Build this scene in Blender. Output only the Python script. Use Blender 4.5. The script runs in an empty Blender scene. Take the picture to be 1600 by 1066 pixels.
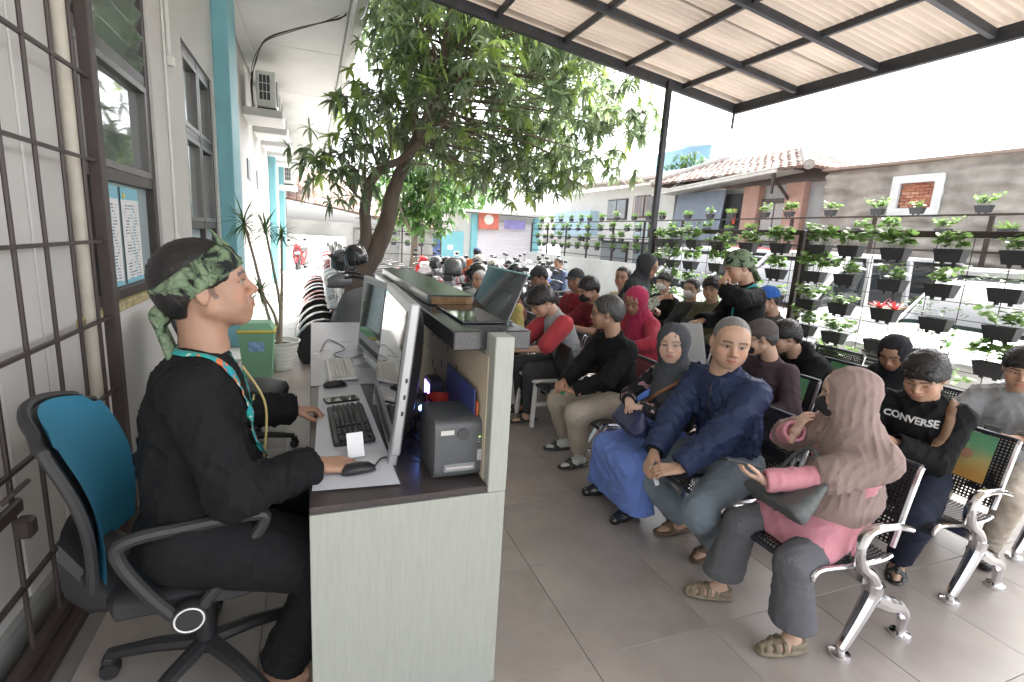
import bpy, math, random
import numpy as np
from mathutils import Vector, Matrix
from mathutils.bvhtree import BVHTree
rad = math.radians
S = bpy.context.scene
C = S.collection
# ------------------------------------------------------------------ camera
cam = bpy.data.objects.new('camera', bpy.data.cameras.new('camera')); C.objects.link(cam)
cam.data.sensor_width = 36.0; cam.data.lens = 795.0/1600*36; cam.data.clip_end = 2000; cam.data.clip_start = .02
_r = (0.93155864, 0.01568558, -0.36325261); _d = (-0.35863992, 0.20395497, -0.91092249); _u = (0.05979883, 0.9788546, 0.19562149)
cam.matrix_world = Matrix(((*_r, 0), (*_d, 0), (*_u, 1.6), (0, 0, 0, 1)))
S.camera = cam
# ------------------------------------------------------------------ light
SUN_EL, SUN_AZ = rad(58), rad(72)      # azimuth measured from +Y towards +X
wd = bpy.data.worlds.new('World'); S.world = wd; wd.use_nodes = True
nt = wd.node_tree; bg = nt.nodes['Background']
sky = nt.nodes.new('ShaderNodeTexSky'); sky.sky_type = 'NISHITA'; sky.sun_disc = False
sky.sun_elevation = SUN_EL; sky.sun_rotation = SUN_AZ; sky.air_density = .7; sky.dust_density = 5.0; sky.ozone_density = .6
hs = nt.nodes.new('ShaderNodeHueSaturation'); hs.inputs['Saturation'].default_value = .22; hs.inputs['Value'].default_value = 1.15
nt.links.new(sky.outputs[0], hs.inputs['Color']); nt.links.new(hs.outputs[0], bg.inputs['Color']); bg.inputs['Strength'].default_value = .15
sl = bpy.data.lights.new('sun', 'SUN'); sl.energy = 1.4; sl.angle = rad(14); sl.color = (1, .955, .89)
so = bpy.data.objects.new('sun', sl); C.objects.link(so)
so.rotation_euler = Vector((-math.sin(SUN_AZ)*math.cos(SUN_EL), -math.cos(SUN_AZ)*math.cos(SUN_EL), -math.sin(SUN_EL))).to_track_quat('-Z', 'Y').to_euler()
S.view_settings.view_transform = 'Standard'; S.view_settings.look = 'None'; S.view_settings.exposure = 2.65; S.view_settings.gamma = 1
S.render.engine = 'CYCLES'; S.cycles.max_bounces = 7; S.cycles.transparent_max_bounces = 12
RX, RY = 1024, 682
S.render.resolution_x = RX; S.render.resolution_y = RY
# ------------------------------------------------------------------ materials
MATS = {}
def mat(name, col=(.5, .5, .5), rough=.55, metal=0., var=.12, vs=6., bump=0., bs=60., spec=.5, emit=None, coat=0., trans=0., attr=None, stretch=None, dirt=0., transl=0., alpha=1.):
    if name in MATS: return MATS[name]
    m = bpy.data.materials.new(name); m.use_nodes = True; MATS[name] = m
    t = m.node_tree; N = t.nodes; L = t.links; b = N['Principled BSDF']
    b.inputs['Roughness'].default_value = rough; b.inputs['Metallic'].default_value = metal
    b.inputs['Specular IOR Level'].default_value = spec; b.inputs['Coat Weight'].default_value = coat
    b.inputs['Transmission Weight'].default_value = trans; b.inputs['Alpha'].default_value = alpha
    tc = N.new('ShaderNodeTexCoord'); src = tc.outputs['Object']
    if stretch:
        mp = N.new('ShaderNodeMapping'); mp.inputs['Scale'].default_value = stretch; L.new(src, mp.inputs['Vector']); src = mp.outputs[0]
    col_out = None
    if attr:
        a = N.new('ShaderNodeAttribute'); a.attribute_name = attr; col_out = a.outputs['Color']
    if var > 0:
        nz = N.new('ShaderNodeTexNoise'); nz.inputs['Scale'].default_value = vs; nz.inputs['Detail'].default_value = 5; L.new(src, nz.inputs['Vector'])
        rp = N.new('ShaderNodeMapRange'); rp.inputs['From Min'].default_value = .25; rp.inputs['From Max'].default_value = .75
        rp.inputs['To Min'].default_value = 1-var; rp.inputs['To Max'].default_value = 1+var*.7; L.new(nz.outputs['Fac'], rp.inputs['Value'])
        mx = N.new('ShaderNodeMix'); mx.data_type = 'RGBA'; mx.blend_type = 'MULTIPLY'; mx.inputs['Factor'].default_value = 1
        if col_out: L.new(col_out, mx.inputs['A'])
        else: mx.inputs['A'].default_value = (*col, 1)
        L.new(rp.outputs[0], mx.inputs['B']); col_out = mx.outputs['Result']
        rr = N.new('ShaderNodeMapRange'); rr.inputs['To Min'].default_value = max(0, rough-.08); rr.inputs['To Max'].default_value = min(1, rough+.1)
        L.new(nz.outputs['Fac'], rr.inputs['Value']); L.new(rr.outputs[0], b.inputs['Roughness'])
    if dirt > 0:
        n2 = N.new('ShaderNodeTexNoise'); n2.inputs['Scale'].default_value = vs*.35; n2.inputs['Detail'].default_value = 9; n2.inputs['Roughness'].default_value = .7; L.new(src, n2.inputs['Vector'])
        r2 = N.new('ShaderNodeMapRange'); r2.inputs['From Min'].default_value = .52; r2.inputs['From Max'].default_value = .78; r2.inputs['To Max'].default_value = dirt; L.new(n2.outputs['Fac'], r2.inputs['Value'])
        m2 = N.new('ShaderNodeMix'); m2.data_type = 'RGBA'; L.new(r2.outputs[0], m2.inputs['Factor'])
        if col_out: L.new(col_out, m2.inputs['A'])
        else: m2.inputs['A'].default_value = (*col, 1)
        m2.inputs['B'].default_value = (.12, .10, .08, 1); col_out = m2.outputs['Result']
    if col_out: L.new(col_out, b.inputs['Base Color'])
    else: b.inputs['Base Color'].default_value = (*col, 1)
    if bump > 0:
        nb = N.new('ShaderNodeTexNoise'); nb.inputs['Scale'].default_value = bs; nb.inputs['Detail'].default_value = 4; L.new(src, nb.inputs['Vector'])
        bp = N.new('ShaderNodeBump'); bp.inputs['Strength'].default_value = bump; bp.inputs['Distance'].default_value = .01
        L.new(nb.outputs['Fac'], bp.inputs['Height']); L.new(bp.outputs[0], b.inputs['Normal'])
    if emit:
        b.inputs['Emission Color'].default_value = (*emit[0], 1); b.inputs['Emission Strength'].default_value = emit[1]
    if transl > 0:
        tr = N.new('ShaderNodeBsdfTranslucent'); ms = N.new('ShaderNodeMixShader'); ms.inputs[0].default_value = transl
        if col_out: L.new(col_out, tr.inputs['Color'])
        else: tr.inputs['Color'].default_value = (*col, 1)
        L.new(b.outputs[0], ms.inputs[1]); L.new(tr.outputs[0], ms.inputs[2]); L.new(ms.outputs[0], N['Material Output'].inputs['Surface'])
    return m
def nodes_of(m): return m.node_tree.nodes, m.node_tree.links, m.node_tree.nodes['Principled BSDF']
# ------------------------------------------------------------------ mesh building
class MB:
    def __init__(s): s.v = []; s.f = []; s.n = 0
    def add(s, v, f):
        s.v.append(np.asarray(v, float).reshape(-1, 3)); k = s.n
        s.f += [tuple(i+k for i in q) for q in f]; s.n += len(s.v[-1]); return s
    def box(s, c, size, b=0., R=None):
        hx, hy, hz = [q/2 for q in size]; b = min(b, hx*.9, hy*.9, hz*.9)
        sg = [(x, y, z) for x in (-1, 1) for y in (-1, 1) for z in (-1, 1)]
        if b <= 0:
            V = np.array([(x*hx, y*hy, z*hz) for x, y, z in sg]); F = [(0, 1, 3, 2), (4, 6, 7, 5), (0, 4, 5, 1), (2, 3, 7, 6), (0, 2, 6, 4), (1, 5, 7, 3)]
        else:
            V = []; 
            for x, y, z in sg: V += [(x*hx, y*(hy-b), z*(hz-b)), (x*(hx-b), y*hy, z*(hz-b)), (x*(hx-b), y*(hy-b), z*hz)]
            V = np.array(V); ix = {q: i for i, q in enumerate(sg)}; F = []
            for a in range(3):
                o1, o2 = (a+1) % 3, (a+2) % 3
                for q in (-1, 1):
                    loop = []
                    for p1, p2 in ((-1, -1), (1, -1), (1, 1), (-1, 1)):
                        t = [0, 0, 0]; t[a] = q; t[o1] = p1; t[o2] = p2; loop.append(ix[tuple(t)]*3+a)
                    F.append(tuple(loop))
                for p1 in (-1, 1):
                    for p2 in (-1, 1):
                        t = [0, 0, 0]; t[o1] = p1; t[o2] = p2; t[a] = -1; i0 = ix[tuple(t)]; t[a] = 1; i1 = ix[tuple(t)]
                        F.append((i0*3+o1, i1*3+o1, i1*3+o2, i0*3+o2))
            for i in range(8): F.append((i*3, i*3+1, i*3+2))
            F2 = []
            for f in F:
                p = V[list(f)]; nn = np.cross(p[1]-p[0], p[2]-p[0])
                F2.append(f if nn@p.mean(0) > 0 else f[::-1])
            F = F2
        if R is not None: V = V@np.array(R).T
        return s.add(V+np.array(c), F)
    def bar(s, a, b, w, h=None, bev=0., up=(0, 0, 1)):
        a = np.array(a, float); b = np.array(b, float); d = b-a; l = np.linalg.norm(d); d /= l
        u = np.array(up, float)
        if abs(d@u) > .98: u = np.array((0, 1., 0))
        x = np.cross(u, d); x /= np.linalg.norm(x); z = np.cross(d, x)
        return s.box((a+b)/2, (w, l, h or w), bev, np.stack([x, d, z], 1))
    def tube(s, pts, r, n=8, cap=True, closed=False, flat=None):
        P = np.array(pts, float); m = len(P); r = np.broadcast_to(np.array(r, float), (m,)) if np.ndim(r) < 2 else r
        T = np.gradient(P, axis=0)
        if closed: T = np.roll(P, -1, 0)-np.roll(P, 1, 0)
        T /= np.linalg.norm(T, axis=1)[:, None]+1e-12
        u = np.array((0, 0, 1.)) if abs(T[0][2]) < .9 else np.array((1., 0, 0))
        x = np.cross(u, T[0]); x /= np.linalg.norm(x); V = []; an = np.arange(n)/n*2*math.pi
        for i in range(m):
            x = x-T[i]*(x@T[i]); x /= np.linalg.norm(x)+1e-12; y = np.cross(T[i], x)
            fy = flat if flat else 1
            V.append(P[i]+r[i]*(np.cos(an)[:, None]*x+fy*np.sin(an)[:, None]*y))
        F = []
        for i in range(m if closed else m-1):
            j = (i+1) % m
            for k in range(n): k2 = (k+1) % n; F.append((i*n+k, i*n+k2, j*n+k2, j*n+k))
        if cap and not closed: F += [tuple(range(n))[::-1], tuple(range((m-1)*n, m*n))]
        return s.add(np.concatenate(V), F)
    def lathe(s, prof, c=(0, 0, 0), n=20, axis=2, sx=1., sy=1.):
        an = np.arange(n)/n*2*math.pi; V = []; F = []
        for r, z in prof: V.append(np.stack([r*np.cos(an)*sx, r*np.sin(an)*sy, np.full(n, z)], 1))
        m = len(prof)
        for i in range(m-1):
            for k in range(n): k2 = (k+1) % n; F.append((i*n+k, i*n+k2, (i+1)*n+k2, (i+1)*n+k))
        F += [tuple(range(n))[::-1], tuple(range((m-1)*n, m*n))]
        V = np.concatenate(V)
        if axis == 0: V = V[:, [2, 0, 1]]
        if axis == 1: V = V[:, [1, 2, 0]]
        return s.add(V+np.array(c), F)
    def prism(s, poly, d0, d1, axis=1):
        "2-D outline extruded along an axis; poly coords go to the other two axes in order"
        n = len(poly); V = []
        for d in (d0, d1):
            for a, b in poly:
                p = [a, b]; p.insert(axis, d); V.append(p)
        F = [tuple(range(n)), tuple(range(2*n-1, n-1, -1))]+[((i+1) % n, i, n+i, n+(i+1) % n) for i in range(n)]
        return s.add(V, F)
    def grid(s, P):
        "P: (m,n,3) array of points -> sheet"
        m, n = P.shape[:2]; F = [(i*n+j, i*n+j+1, (i+1)*n+j+1, (i+1)*n+j) for i in range(m-1) for j in range(n-1)]
        return s.add(P.reshape(-1, 3), F)
    def xf(s, R=None, t=(0, 0, 0), sc=1.):
        s.v = [((v*sc)@np.array(R).T if R is not None else v*sc)+np.array(t) for v in s.v]; return s
    def mesh(s, name, m=None, smooth=True, ang=35):
        me = bpy.data.meshes.new(name); V = np.concatenate(s.v)
        me.from_pydata(V.tolist(), [], s.f); me.update()
        if m: me.materials.append(m)
        if smooth:
            me.polygons.foreach_set('use_smooth', [True]*len(me.polygons)); me.set_sharp_from_angle(angle=rad(ang))
        return me
    def build(s, name, m=None, parent=None, smooth=True, ang=35, fixn=False):
        me = s.mesh(name, m, smooth, ang)
        if fixn: fix_normals(me)
        return link(name, me, parent)
def fix_normals(me):
    import bmesh
    b = bmesh.new(); b.from_mesh(me); bmesh.ops.recalc_face_normals(b, faces=b.faces); b.to_mesh(me); b.free()
def link(name, me, parent=None):
    o = bpy.data.objects.new(name, me); C.objects.link(o)
    if parent is not None: o.parent = parent
    return o
def tag(o, label=None, cat=None, group=None, kind=None):
    if label: o['label'] = label
    if cat: o['category'] = cat
    if group: o['group'] = group
    if kind: o['kind'] = kind
    return o
def thing(name, label, cat, loc=(0, 0, 0), rz=0., group=None):
    o = bpy.data.objects.new(name, None); C.objects.link(o); o.location = loc; o.rotation_euler = (0, 0, rz); o.empty_display_size = .1
    return tag(o, label, cat, group)
def copy_tree(o, parent=None):
    c = o.copy(); C.objects.link(c); c.parent = parent
    for ch in o.children: copy_tree(ch, c)
    return c
def Rz(a): c, s_ = math.cos(a), math.sin(a); return np.array(((c, -s_, 0), (s_, c, 0), (0, 0, 1.)))
def Ry(a): c, s_ = math.cos(a), math.sin(a); return np.array(((c, 0, s_), (0, 1., 0), (-s_, 0, c)))
def Rx(a): c, s_ = math.cos(a), math.sin(a); return np.array(((1., 0, 0), (0, c, -s_), (0, s_, c)))
def text_mesh(body, size, m, name='lettering', parent=None, depth=.0008, bold=0.):
    cu = bpy.data.curves.new(name, 'FONT'); cu.body = body; cu.size = size; cu.align_x = 'CENTER'; cu.align_y = 'CENTER'; cu.extrude = depth; cu.offset = bold; cu.resolution_u = 3
    ob = bpy.data.objects.new('tmp_text', cu); C.objects.link(ob)
    dg = bpy.context.evaluated_depsgraph_get(); me = bpy.data.meshes.new_from_object(ob.evaluated_get(dg)); me.name = name
    bpy.data.objects.remove(ob); bpy.data.curves.remove(cu)
    me.materials.clear(); me.materials.append(m); return me
rng = np.random.default_rng(7); random.seed(7)
# ================================================================== SETTING
m_tile = [mat('floor_tile_%d' % i, c, .33, var=.2, vs=3.4, dirt=.5, bump=.02, bs=30) for i, c in enumerate([(.31, .278, .255), (.295, .266, .245), (.325, .292, .268)])]
m_grout = mat('grout', (.19, .175, .16), .8)
m_conc = mat('yard_concrete', (.42, .41, .39), .75, var=.25, vs=1.2, bump=.15, bs=40, dirt=.4)
m_path = mat('path_tile', (.72, .72, .70), .4, var=.08, vs=3, dirt=.15)
m_white = mat('wall_white', (.62, .61, .585), .6, var=.07, vs=1.5, bump=.08, bs=35, dirt=.12)
m_teal = mat('teal_paint', (.20, .47, .53), .5, var=.08, vs=3, dirt=.1)
m_soff = mat('soffit_white', (.62, .62, .605), .6, var=.08, vs=1.2, dirt=.18)
m_dframe = mat('window_frame_brown', (.075, .066, .062), .42, metal=.5, var=.2, vs=8)
m_steel = mat('dark_steel', (.05, .052, .06), .45, metal=.3, var=.25, vs=9, bump=.05, bs=80)
m_brown = mat('grille_brown', (.055, .04, .037), .45, var=.2, vs=10)
m_glass = mat('window_glass', (.20, .235, .225), .05, spec=1., var=.15, vs=2, coat=1.)
m_frost = mat('frosted_glass', (.42, .52, .55), .16, spec=.7, var=.08, vs=3)
m_plast = mat('white_plastic', (.74, .74, .71), .4, var=.06)
m_black = mat('black_plastic', (.018, .018, .02), .42, var=.15)
m_chrome = mat('chrome', (.78, .78, .80), .13, metal=1., var=.08, vs=12)
m_rubber = mat('rubber', (.02, .02, .021), .75, var=.2)
def struct(o): o['kind'] = 'structure'; return o
# ground
struct(MB().box((0, 0, -.35), (600, 600, .4)).build('ground', m_conc, smooth=False)).location = (60, 120, 0)
fl = struct(MB().box((1.93, 2.4, -.09), (5.98, 8.5, .165)).build('floor', m_grout, smooth=False))
tm = [MB().box((0, 0, 0), (.5978, .5978, .014), .0012).mesh('tile', m) for m in m_tile]
for i in range(-4, 8):
    for j in range(-7, 9):
        x = .99+.6*i-.3; y = 2.06+.6*j-.3
        if -1.0 < x < 4.8 and -1.7 < y < 6.6:
            o = link('tile', tm[random.randrange(3)], fl); o.location = (x, y, -.0068+random.uniform(-.0006, .0006)); o.rotation_euler = (0, 0, random.choice((0, math.pi/2, math.pi)))
pa = struct(MB().box((-.46, 16.2, -.13), (1.2, 19.0, .22)).build('path', m_grout, smooth=False))
pm = MB().box((0, 0, 0), (.394, .394, .016), .003).mesh('tile', m_path)
for i in range(3):
    for j in range(47):
        o = link('tile', pm, pa); o.location = (-.86+.4*i, 6.91+.4*j, -.014)
# ---------------------------------------------------------------- office building on the left
WX = -1.05
ob = thing('office_building', 'white office building with teal columns and deep white eaves along the walkway', 'building', (WX, 6, 0))
def P(mb, name, m, parent=ob, **k):
    o = mb.build(name, m, parent, **k); o.matrix_parent_inverse = Matrix.Translation(-Vector(parent.matrix_world.translation if parent.parent else parent.location)); return o
w = MB()
def wbox(y0, y1, z0, z1): w.box((WX-.11, (y0+y1)/2, (z0+z1)/2), (.22, y1-y0, z1-z0))
wbox(-2.5, 2.95, 0, 4.4); wbox(2.95, 4.62, 0, 1.1); wbox(2.95, 4.62, 3.3, 4.4); wbox(4.62, 5.66, 0, 4.4); wbox(5.66, 7.22, 0, .35); wbox(5.66, 7.22, 3.17, 4.4); wbox(7.22, 26, 0, 4.4)
P(w, 'wall', m_white, smooth=False)
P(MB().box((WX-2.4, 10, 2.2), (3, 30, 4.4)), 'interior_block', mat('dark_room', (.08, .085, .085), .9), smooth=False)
for y0, y1 in ((7.36, 8.08), (15.6, 16.2), (20.3, 21)):
    P(MB().box((WX+.085, (y0+y1)/2, 2.2), (.17, y1-y0, 4.4), .008), 'column', m_teal)
P(MB().box((WX+.02, 12, .06), (.04, 27, .14)), 'skirting', mat('skirting_grey', (.3, .3, .29), .6), smooth=False)
for k in range(9):
    y = -1.2+3.1*k
    P(MB().box((-.2, y, 4.42), (1.40, 3.085, .04), .006), 'soffit_panel', m_soff)
P(MB().box((-.94, 12, 4.37), (.16, 29, .06), .01), 'cornice', m_soff)
P(MB().box((.54, 12, 4.52), (.06, 29, .36), .008), 'fascia', m_soff)
P(MB().box((-.3, 12, 4.75), (2.2, 29, .1)), 'roof_slab', m_soff, smooth=False)
def window(name, y0, y1, zs, ys, panes):
    "frame of bars plus one pane per cell; panes: dict (col,row)->material"
    fr = MB(); X = WX-.06; t = .055
    for z in zs: fr.box((X, (y0+y1)/2, z), (.075, y1-y0, t*1.3), .004)
    for i, y in enumerate(ys): fr.box((X+.003, y, (zs[0]+zs[-1])/2), (.08, t*1.4, zs[-1]-zs[0]+t), .004)
    fo = P(fr, name, m_dframe)
    for i in range(len(ys)-1):
        for j in range(len(zs)-1):
            pm_ = panes.get((i, j), m_glass)
            pn = MB().box((X-.012, (ys[i]+ys[i+1])/2, (zs[j]+zs[j+1])/2), (.008, ys[i+1]-ys[i]-t, zs[j+1]-zs[j]-t))
            if pm_ == 'louvre':
                n = 5
                for k in range(n):
                    z = zs[j]+(zs[j+1]-zs[j])*(k+.5)/n
                    P2(MB().box((X, (ys[i]+ys[i+1])/2, z), (.05, ys[i+1]-ys[i]-t, .15), .002, Ry(.35)), 'louvre', m_glass, fo)
            else: P2(pn, 'pane', pm_, fo)
            if pm_ is m_glass and j < len(zs)-1:
                sf = MB(); a, b_, c_, d_ = ys[i]+.035, ys[i+1]-.035, zs[j]+.035, zs[j+1]-.035
                for (ya, yb, za, zb) in ((a, b_, c_, c_+.045), (a, b_, d_-.045, d_), (a, a+.045, c_+.045, d_-.045), (b_-.045, b_, c_+.045, d_-.045)):
                    sf.box((X+.012, (ya+yb)/2, (za+zb)/2), (.06, yb-ya, zb-za), .003)
                P2(sf, 'sash', mat('sash_grey', (.17, .165, .16), .4, metal=.5), fo)
    return fo
def P2(mb, name, m, parent, **k):
    return mb.build(name, m, parent, **k)
window('window', 2.95, 4.62, [1.13, 1.83, 2.52, 3.27], [2.99, 3.42, 4.57], {(0, 0): m_frost, (1, 0): m_frost, (0, 2): 'louvre', (1, 2): 'louvre'})
window('window', 5.66, 7.22, [.4, 1.55, 2.42, 3.13], [5.72, 6.46, 7.16], {(0, 0): m_frost, (1, 0): m_frost})
P(MB().box((WX+.004, 3.78, 1.085), (.05, 1.7, .05), .006), 'sill', mat('sill_chipped', (.45, .38, .2), .7, var=.5, vs=30, bump=.6, bs=60))
P(MB().tube([(WX+.035, 3.02, .05), (WX+.035, 3.02, 4.3)], .032, 12), 'drain_pipe', mat('pvc_cream', (.66, .62, .52), .4, dirt=.3))
P(MB().tube([(WX+.015, 4.98, 1.45), (WX+.015, 4.98, 4.3)], .009, 8).box((WX+.02, 4.98, 1.40), (.035, .07, .11), .006), 'conduit', m_plast)
P(MB().tube([(WX+.02, 5.1, 2.86), (WX+.02, 5.1, 4.3)], .017, 8).box((WX+.03, 5.1, 2.82), (.05, .05, .07), .006), 'lamp_tube', m_plast)
# ground-floor panel joints behind the grille
for k in range(6):
    P(MB().box((WX+.006, 1.0+.36*k, 1.9), (.012, .345, 3.7), .005), 'wall_panel', mat('white_panel', (.64, .635, .62), .45, var=.05))
for i, (y, z) in enumerate(((10.75, 2.55), (12.4, 2.5))):
    P(MB().box((WX+.01, y, z), (.03, .5, .35), .005), 'vent_window', mat('vent_grey', (.3, .33, .36), .5))
# security grille
g = thing('security_grille', 'dark brown steel security grille of thin bars in front of the white wall', 'grille', (-.93, 2.5, 0))
def PG(mb, name, m=m_brown):
    o = mb.build(name, m, g); o.matrix_parent_inverse = Matrix.Translation(-Vector(g.location)); return o
PG(MB().box((-.93, 3.035, 1.32), (.05, .07, 2.64), .004), 'post'); PG(MB().box((-.93, 1.52, 1.32), (.05, .06, 2.64), .004), 'post')
for y in (2.87, 2.665, 2.44, 2.21, 2.0, 1.78): PG(MB().tube([(-.93, y, .06), (-.93, y, 2.6)], .0085, 8), 'bar')
for z in (.08, .34, .75, 1.11, 1.475, 1.84, 2.2, 2.56):
    PG(MB().box((-.93, 2.27, z), (.016 if z > .1 else .035, 1.5, .014 if z > .1 else .04)), 'rail')
PG(MB().box((-.9, 1.9, .66), (.02, .16, .05), .006).tube([(-.89, 1.86, .72), (-.86, 1.86, .75), (-.86, 1.95, .75), (-.89, 1.95, .72)], .008).box((-.89, 1.97, .58), (.05, .05, .07), .01), 'latch')
PG(MB().box((-.93, 1.0, .02), (.12, 4.2, .045), .004), 'track')
# notices on the glass
m_paper = mat('paper', (.80, .81, .82), .55, var=.03)
def notice_mat():
    m = mat('notice_print', (.8, .81, .82), .5, var=0); N, L, b = nodes_of(m)
    tc = N.new('ShaderNodeTexCoord'); sp = N.new('ShaderNodeSeparateXYZ'); L.new(tc.outputs['Object'], sp.inputs[0])
    def mth(op, a, b_=None):
        q = N.new('ShaderNodeMath'); q.operation = op
        for i, v in enumerate((a, b_)):
            if v is None: continue
            if isinstance(v, (int, float)): q.inputs[i].default_value = v
            else: L.new(v, q.inputs[i])
        return q.outputs[0]
    y, z = sp.outputs['Y'], sp.outputs['Z']
    line = mth('GREATER_THAN', mth('FRACT', mth('MULTIPLY', z, 52.)), .62)
    nz = N.new('ShaderNodeTexNoise'); nz.inputs['Scale'].default_value = 1; mp = N.new('ShaderNodeMapping'); mp.inputs['Scale'].default_value = (1, 26, 18); L.new(tc.outputs['Object'], mp.inputs[0]); L.new(mp.outputs[0], nz.inputs['Vector'])
    wd_ = mth('GREATER_THAN', nz.outputs['Fac'], .5)
    inner = mth('LESS_THAN', mth('ABSOLUTE', y), .125)
    ink = mth('MULTIPLY', mth('MULTIPLY', line, wd_), mth('MULTIPLY', inner, mth('LESS_THAN', z, .2)))
    mx = N.new('ShaderNodeMix'); mx.data_type = 'RGBA'; mx.inputs['A'].default_value = (.8, .81, .82, 1); mx.inputs['B'].default_value = (.1, .12, .2, 1); L.new(ink, mx.inputs['Factor'])
    band = mth('MULTIPLY', mth('LESS_THAN', mth('ABSOLUTE', mth('SUBTRACT', y, .03)), .02), mth('LESS_THAN', z, .2))
    m3 = N.new('ShaderNodeMix'); m3.data_type = 'RGBA'; L.new(mx.outputs['Result'], m3.inputs['A']); m3.inputs['B'].default_value = (.35, .62, .75, 1); L.new(mth('MULTIPLY', band, .35), m3.inputs['Factor'])
    m4 = N.new('ShaderNodeMix'); m4.data_type = 'RGBA'; L.new(m3.outputs['Result'], m4.inputs['A']); m4.inputs['B'].default_value = (.22, .55, .68, 1)
    L.new(mth('ADD', mth('GREATER_THAN', z, .225), mth('LESS_THAN', z, -.275)), m4.inputs['Factor']); L.new(m4.outputs['Result'], b.inputs['Base Color']); return m
m_not = notice_mat()
for i, (y, lab) in enumerate(((3.72, 'white printed notice with teal heading on the window pane beside the grille post'), (4.12, 'white printed notice with teal heading next to the dark window jamb'))):
    o = tag(MB().box((0, 0, 0), (.003, .34, .6), .0008).build('notice_sheet', m_not, smooth=False), lab, 'notice'); o.location = (WX-.058, y, 1.475); o.rotation_euler = (rad(-.8+1.5*i), 0, 0)
    c = MB().lathe([(.0, -.002), (.02, -.002), (.02, .002), (0, .002)], (0, 0, 0), 12, axis=0).build('emblem', mat('emblem_yellow', (.7, .6, .1), .5), o); c.location = (.003, -.12, .25)
st = []
for k in range(26):
    a = k/26*2*math.pi; st.append((.05*math.cos(a)*(1+.25*math.sin(3*a)), .2*math.sin(a)))
o = tag(MB().prism([(a, b) for a, b in st], -.002, .002, 0).build('hanging_sign', mat('sign_red', (.62, .13, .09), .5), fixn=True), 'red and blue shaped card hanging on the pane behind the grille', 'sign'); o.location = (WX-.05, 3.36, 1.42)
c = MB().prism([(a*1.02, b) for a, b in st if b < 0]+[(-.06, -.0), ], .0025, .004, 0).build('lower_half', mat('sign_blue', (.06, .12, .35), .5), o, fixn=True)
# ---------------------------------------------------------------- air conditioners
m_acw = mat('ac_white', (.70, .70, .67), .45, var=.08, dirt=.25); m_acd = mat('ac_dark', (.05, .055, .06), .6)
def make_ac():
    t = thing('air_conditioner', '', 'air conditioner')
    MB().box((0, 0, .28), (.30, .82, .56), .015).build('casing', m_acw, t)
    b_ = MB().box((-.02, -.415, .3), (.17, .006, .40)); b_.build('side_opening', m_acd, t)
    q = MB()
    for k in range(4): q.box((-.105+.057*k, -.419, .3), (.009, .008, .42))
    for k in range(4): q.box((-.02, -.42, .1+.133*k), (.19, .008, .011))
    q.build('side_grille', m_acw, t)
    f_ = MB().lathe([(.0, 0), (.2, 0), (.2, .01), (0, .01)], (.15, -.1, .28), 24, axis=0); f_.build('fan_opening', m_acd, t)
    q = MB()
    for r in (.05, .1, .15, .2): q.tube([(.168, -.1+r*math.cos(a), .28+r*math.sin(a)) for a in np.linspace(0, 2*math.pi, 25)[:-1]], .004, 5, closed=True)
    q.build('fan_guard', m_acw, t)
    MB().box((0, -.3, -.02), (.3, .06, .04)).box((0, .3, -.02), (.3, .06, .04)).build('foot', m_acd, t)
    return t
ac0 = make_ac(); mled = MB().box((0, 0, 0), (.62, 1.0, .13), .01).mesh('concrete_ledge', m_soff)
AL = ['white outdoor unit nearest the teal column with side grille facing the bin', 'second outdoor unit along the eave counted from the teal column', 'third outdoor unit along the eave counted from the teal column', 'fourth outdoor unit along the eave counted from the teal column', 'fifth outdoor unit along the eave counted from the teal column', 'last and lowest outdoor unit under the far eave']
for i in range(6):
    a = ac0 if i == 0 else copy_tree(ac0); y = 10.55+1.75*i; z = 3.55 if i < 5 else 2.95
    a.location = (-.68, y, z); tag(a, AL[i], 'air conditioner', 'air conditioners along the office wall')
    l = link('concrete_ledge', mled, None); l.location = (-.74, y+.02, z-.115); tag(l, 'white concrete ledge under the '+('unit beside the teal column', 'second unit from the teal column', 'third unit from the teal column', 'fourth unit from the teal column', 'fifth unit from the teal column', 'lowest unit at the far end')[i], 'ledge', 'ledges under the air conditioners')
q = MB(); pts = [(-.88, 10.1, 3.5), (-.87, 10.0, 3.9), (-.8, 9.9, 4.18), (-.6, 9.2, 4.3), (-.2, 8.5, 4.30), (.2, 8.1, 4.34), (.5, 7.85, 4.42), (.62, 7.6, 4.7)]
def spl(pts, n=40):
    P_ = np.array(pts, float); t = np.linspace(0, len(P_)-1, n); i = np.clip(t.astype(int), 0, len(P_)-2); f = (t-i)[:, None]
    Pm = P_[np.maximum(i-1, 0)]; P0 = P_[i]; P1 = P_[i+1]; Pn = P_[np.minimum(i+2, len(P_)-1)]
    return .5*((2*P0)+(-Pm+P1)*f+(2*Pm-5*P0+4*P1-Pn)*f*f+(-Pm+3*P0-3*P1+Pn)*f**3)
q.tube(spl(pts), .009, 6)
for k in range(2): q.tube(spl([np.array(p)+rng.normal(0, .025, 3) for p in pts]), .006, 5)
tag(q.build('cable_bundle', m_black), 'black twisted cable bundle strung under the white eave', 'cable')
q = MB().tube(spl([(.62, 6.8, 4.9), (.66, 6.9, 4.3), (.6, 7.2, 4.15), (.7, 7.5, 4.4), (.75, 7.3, 4.9)]), .006, 6); tag(q.build('loose_cable', mat('cable_grey', (.4, .42, .45), .5)), 'pale loose cable loops hanging at the eave edge', 'cable')
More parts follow.
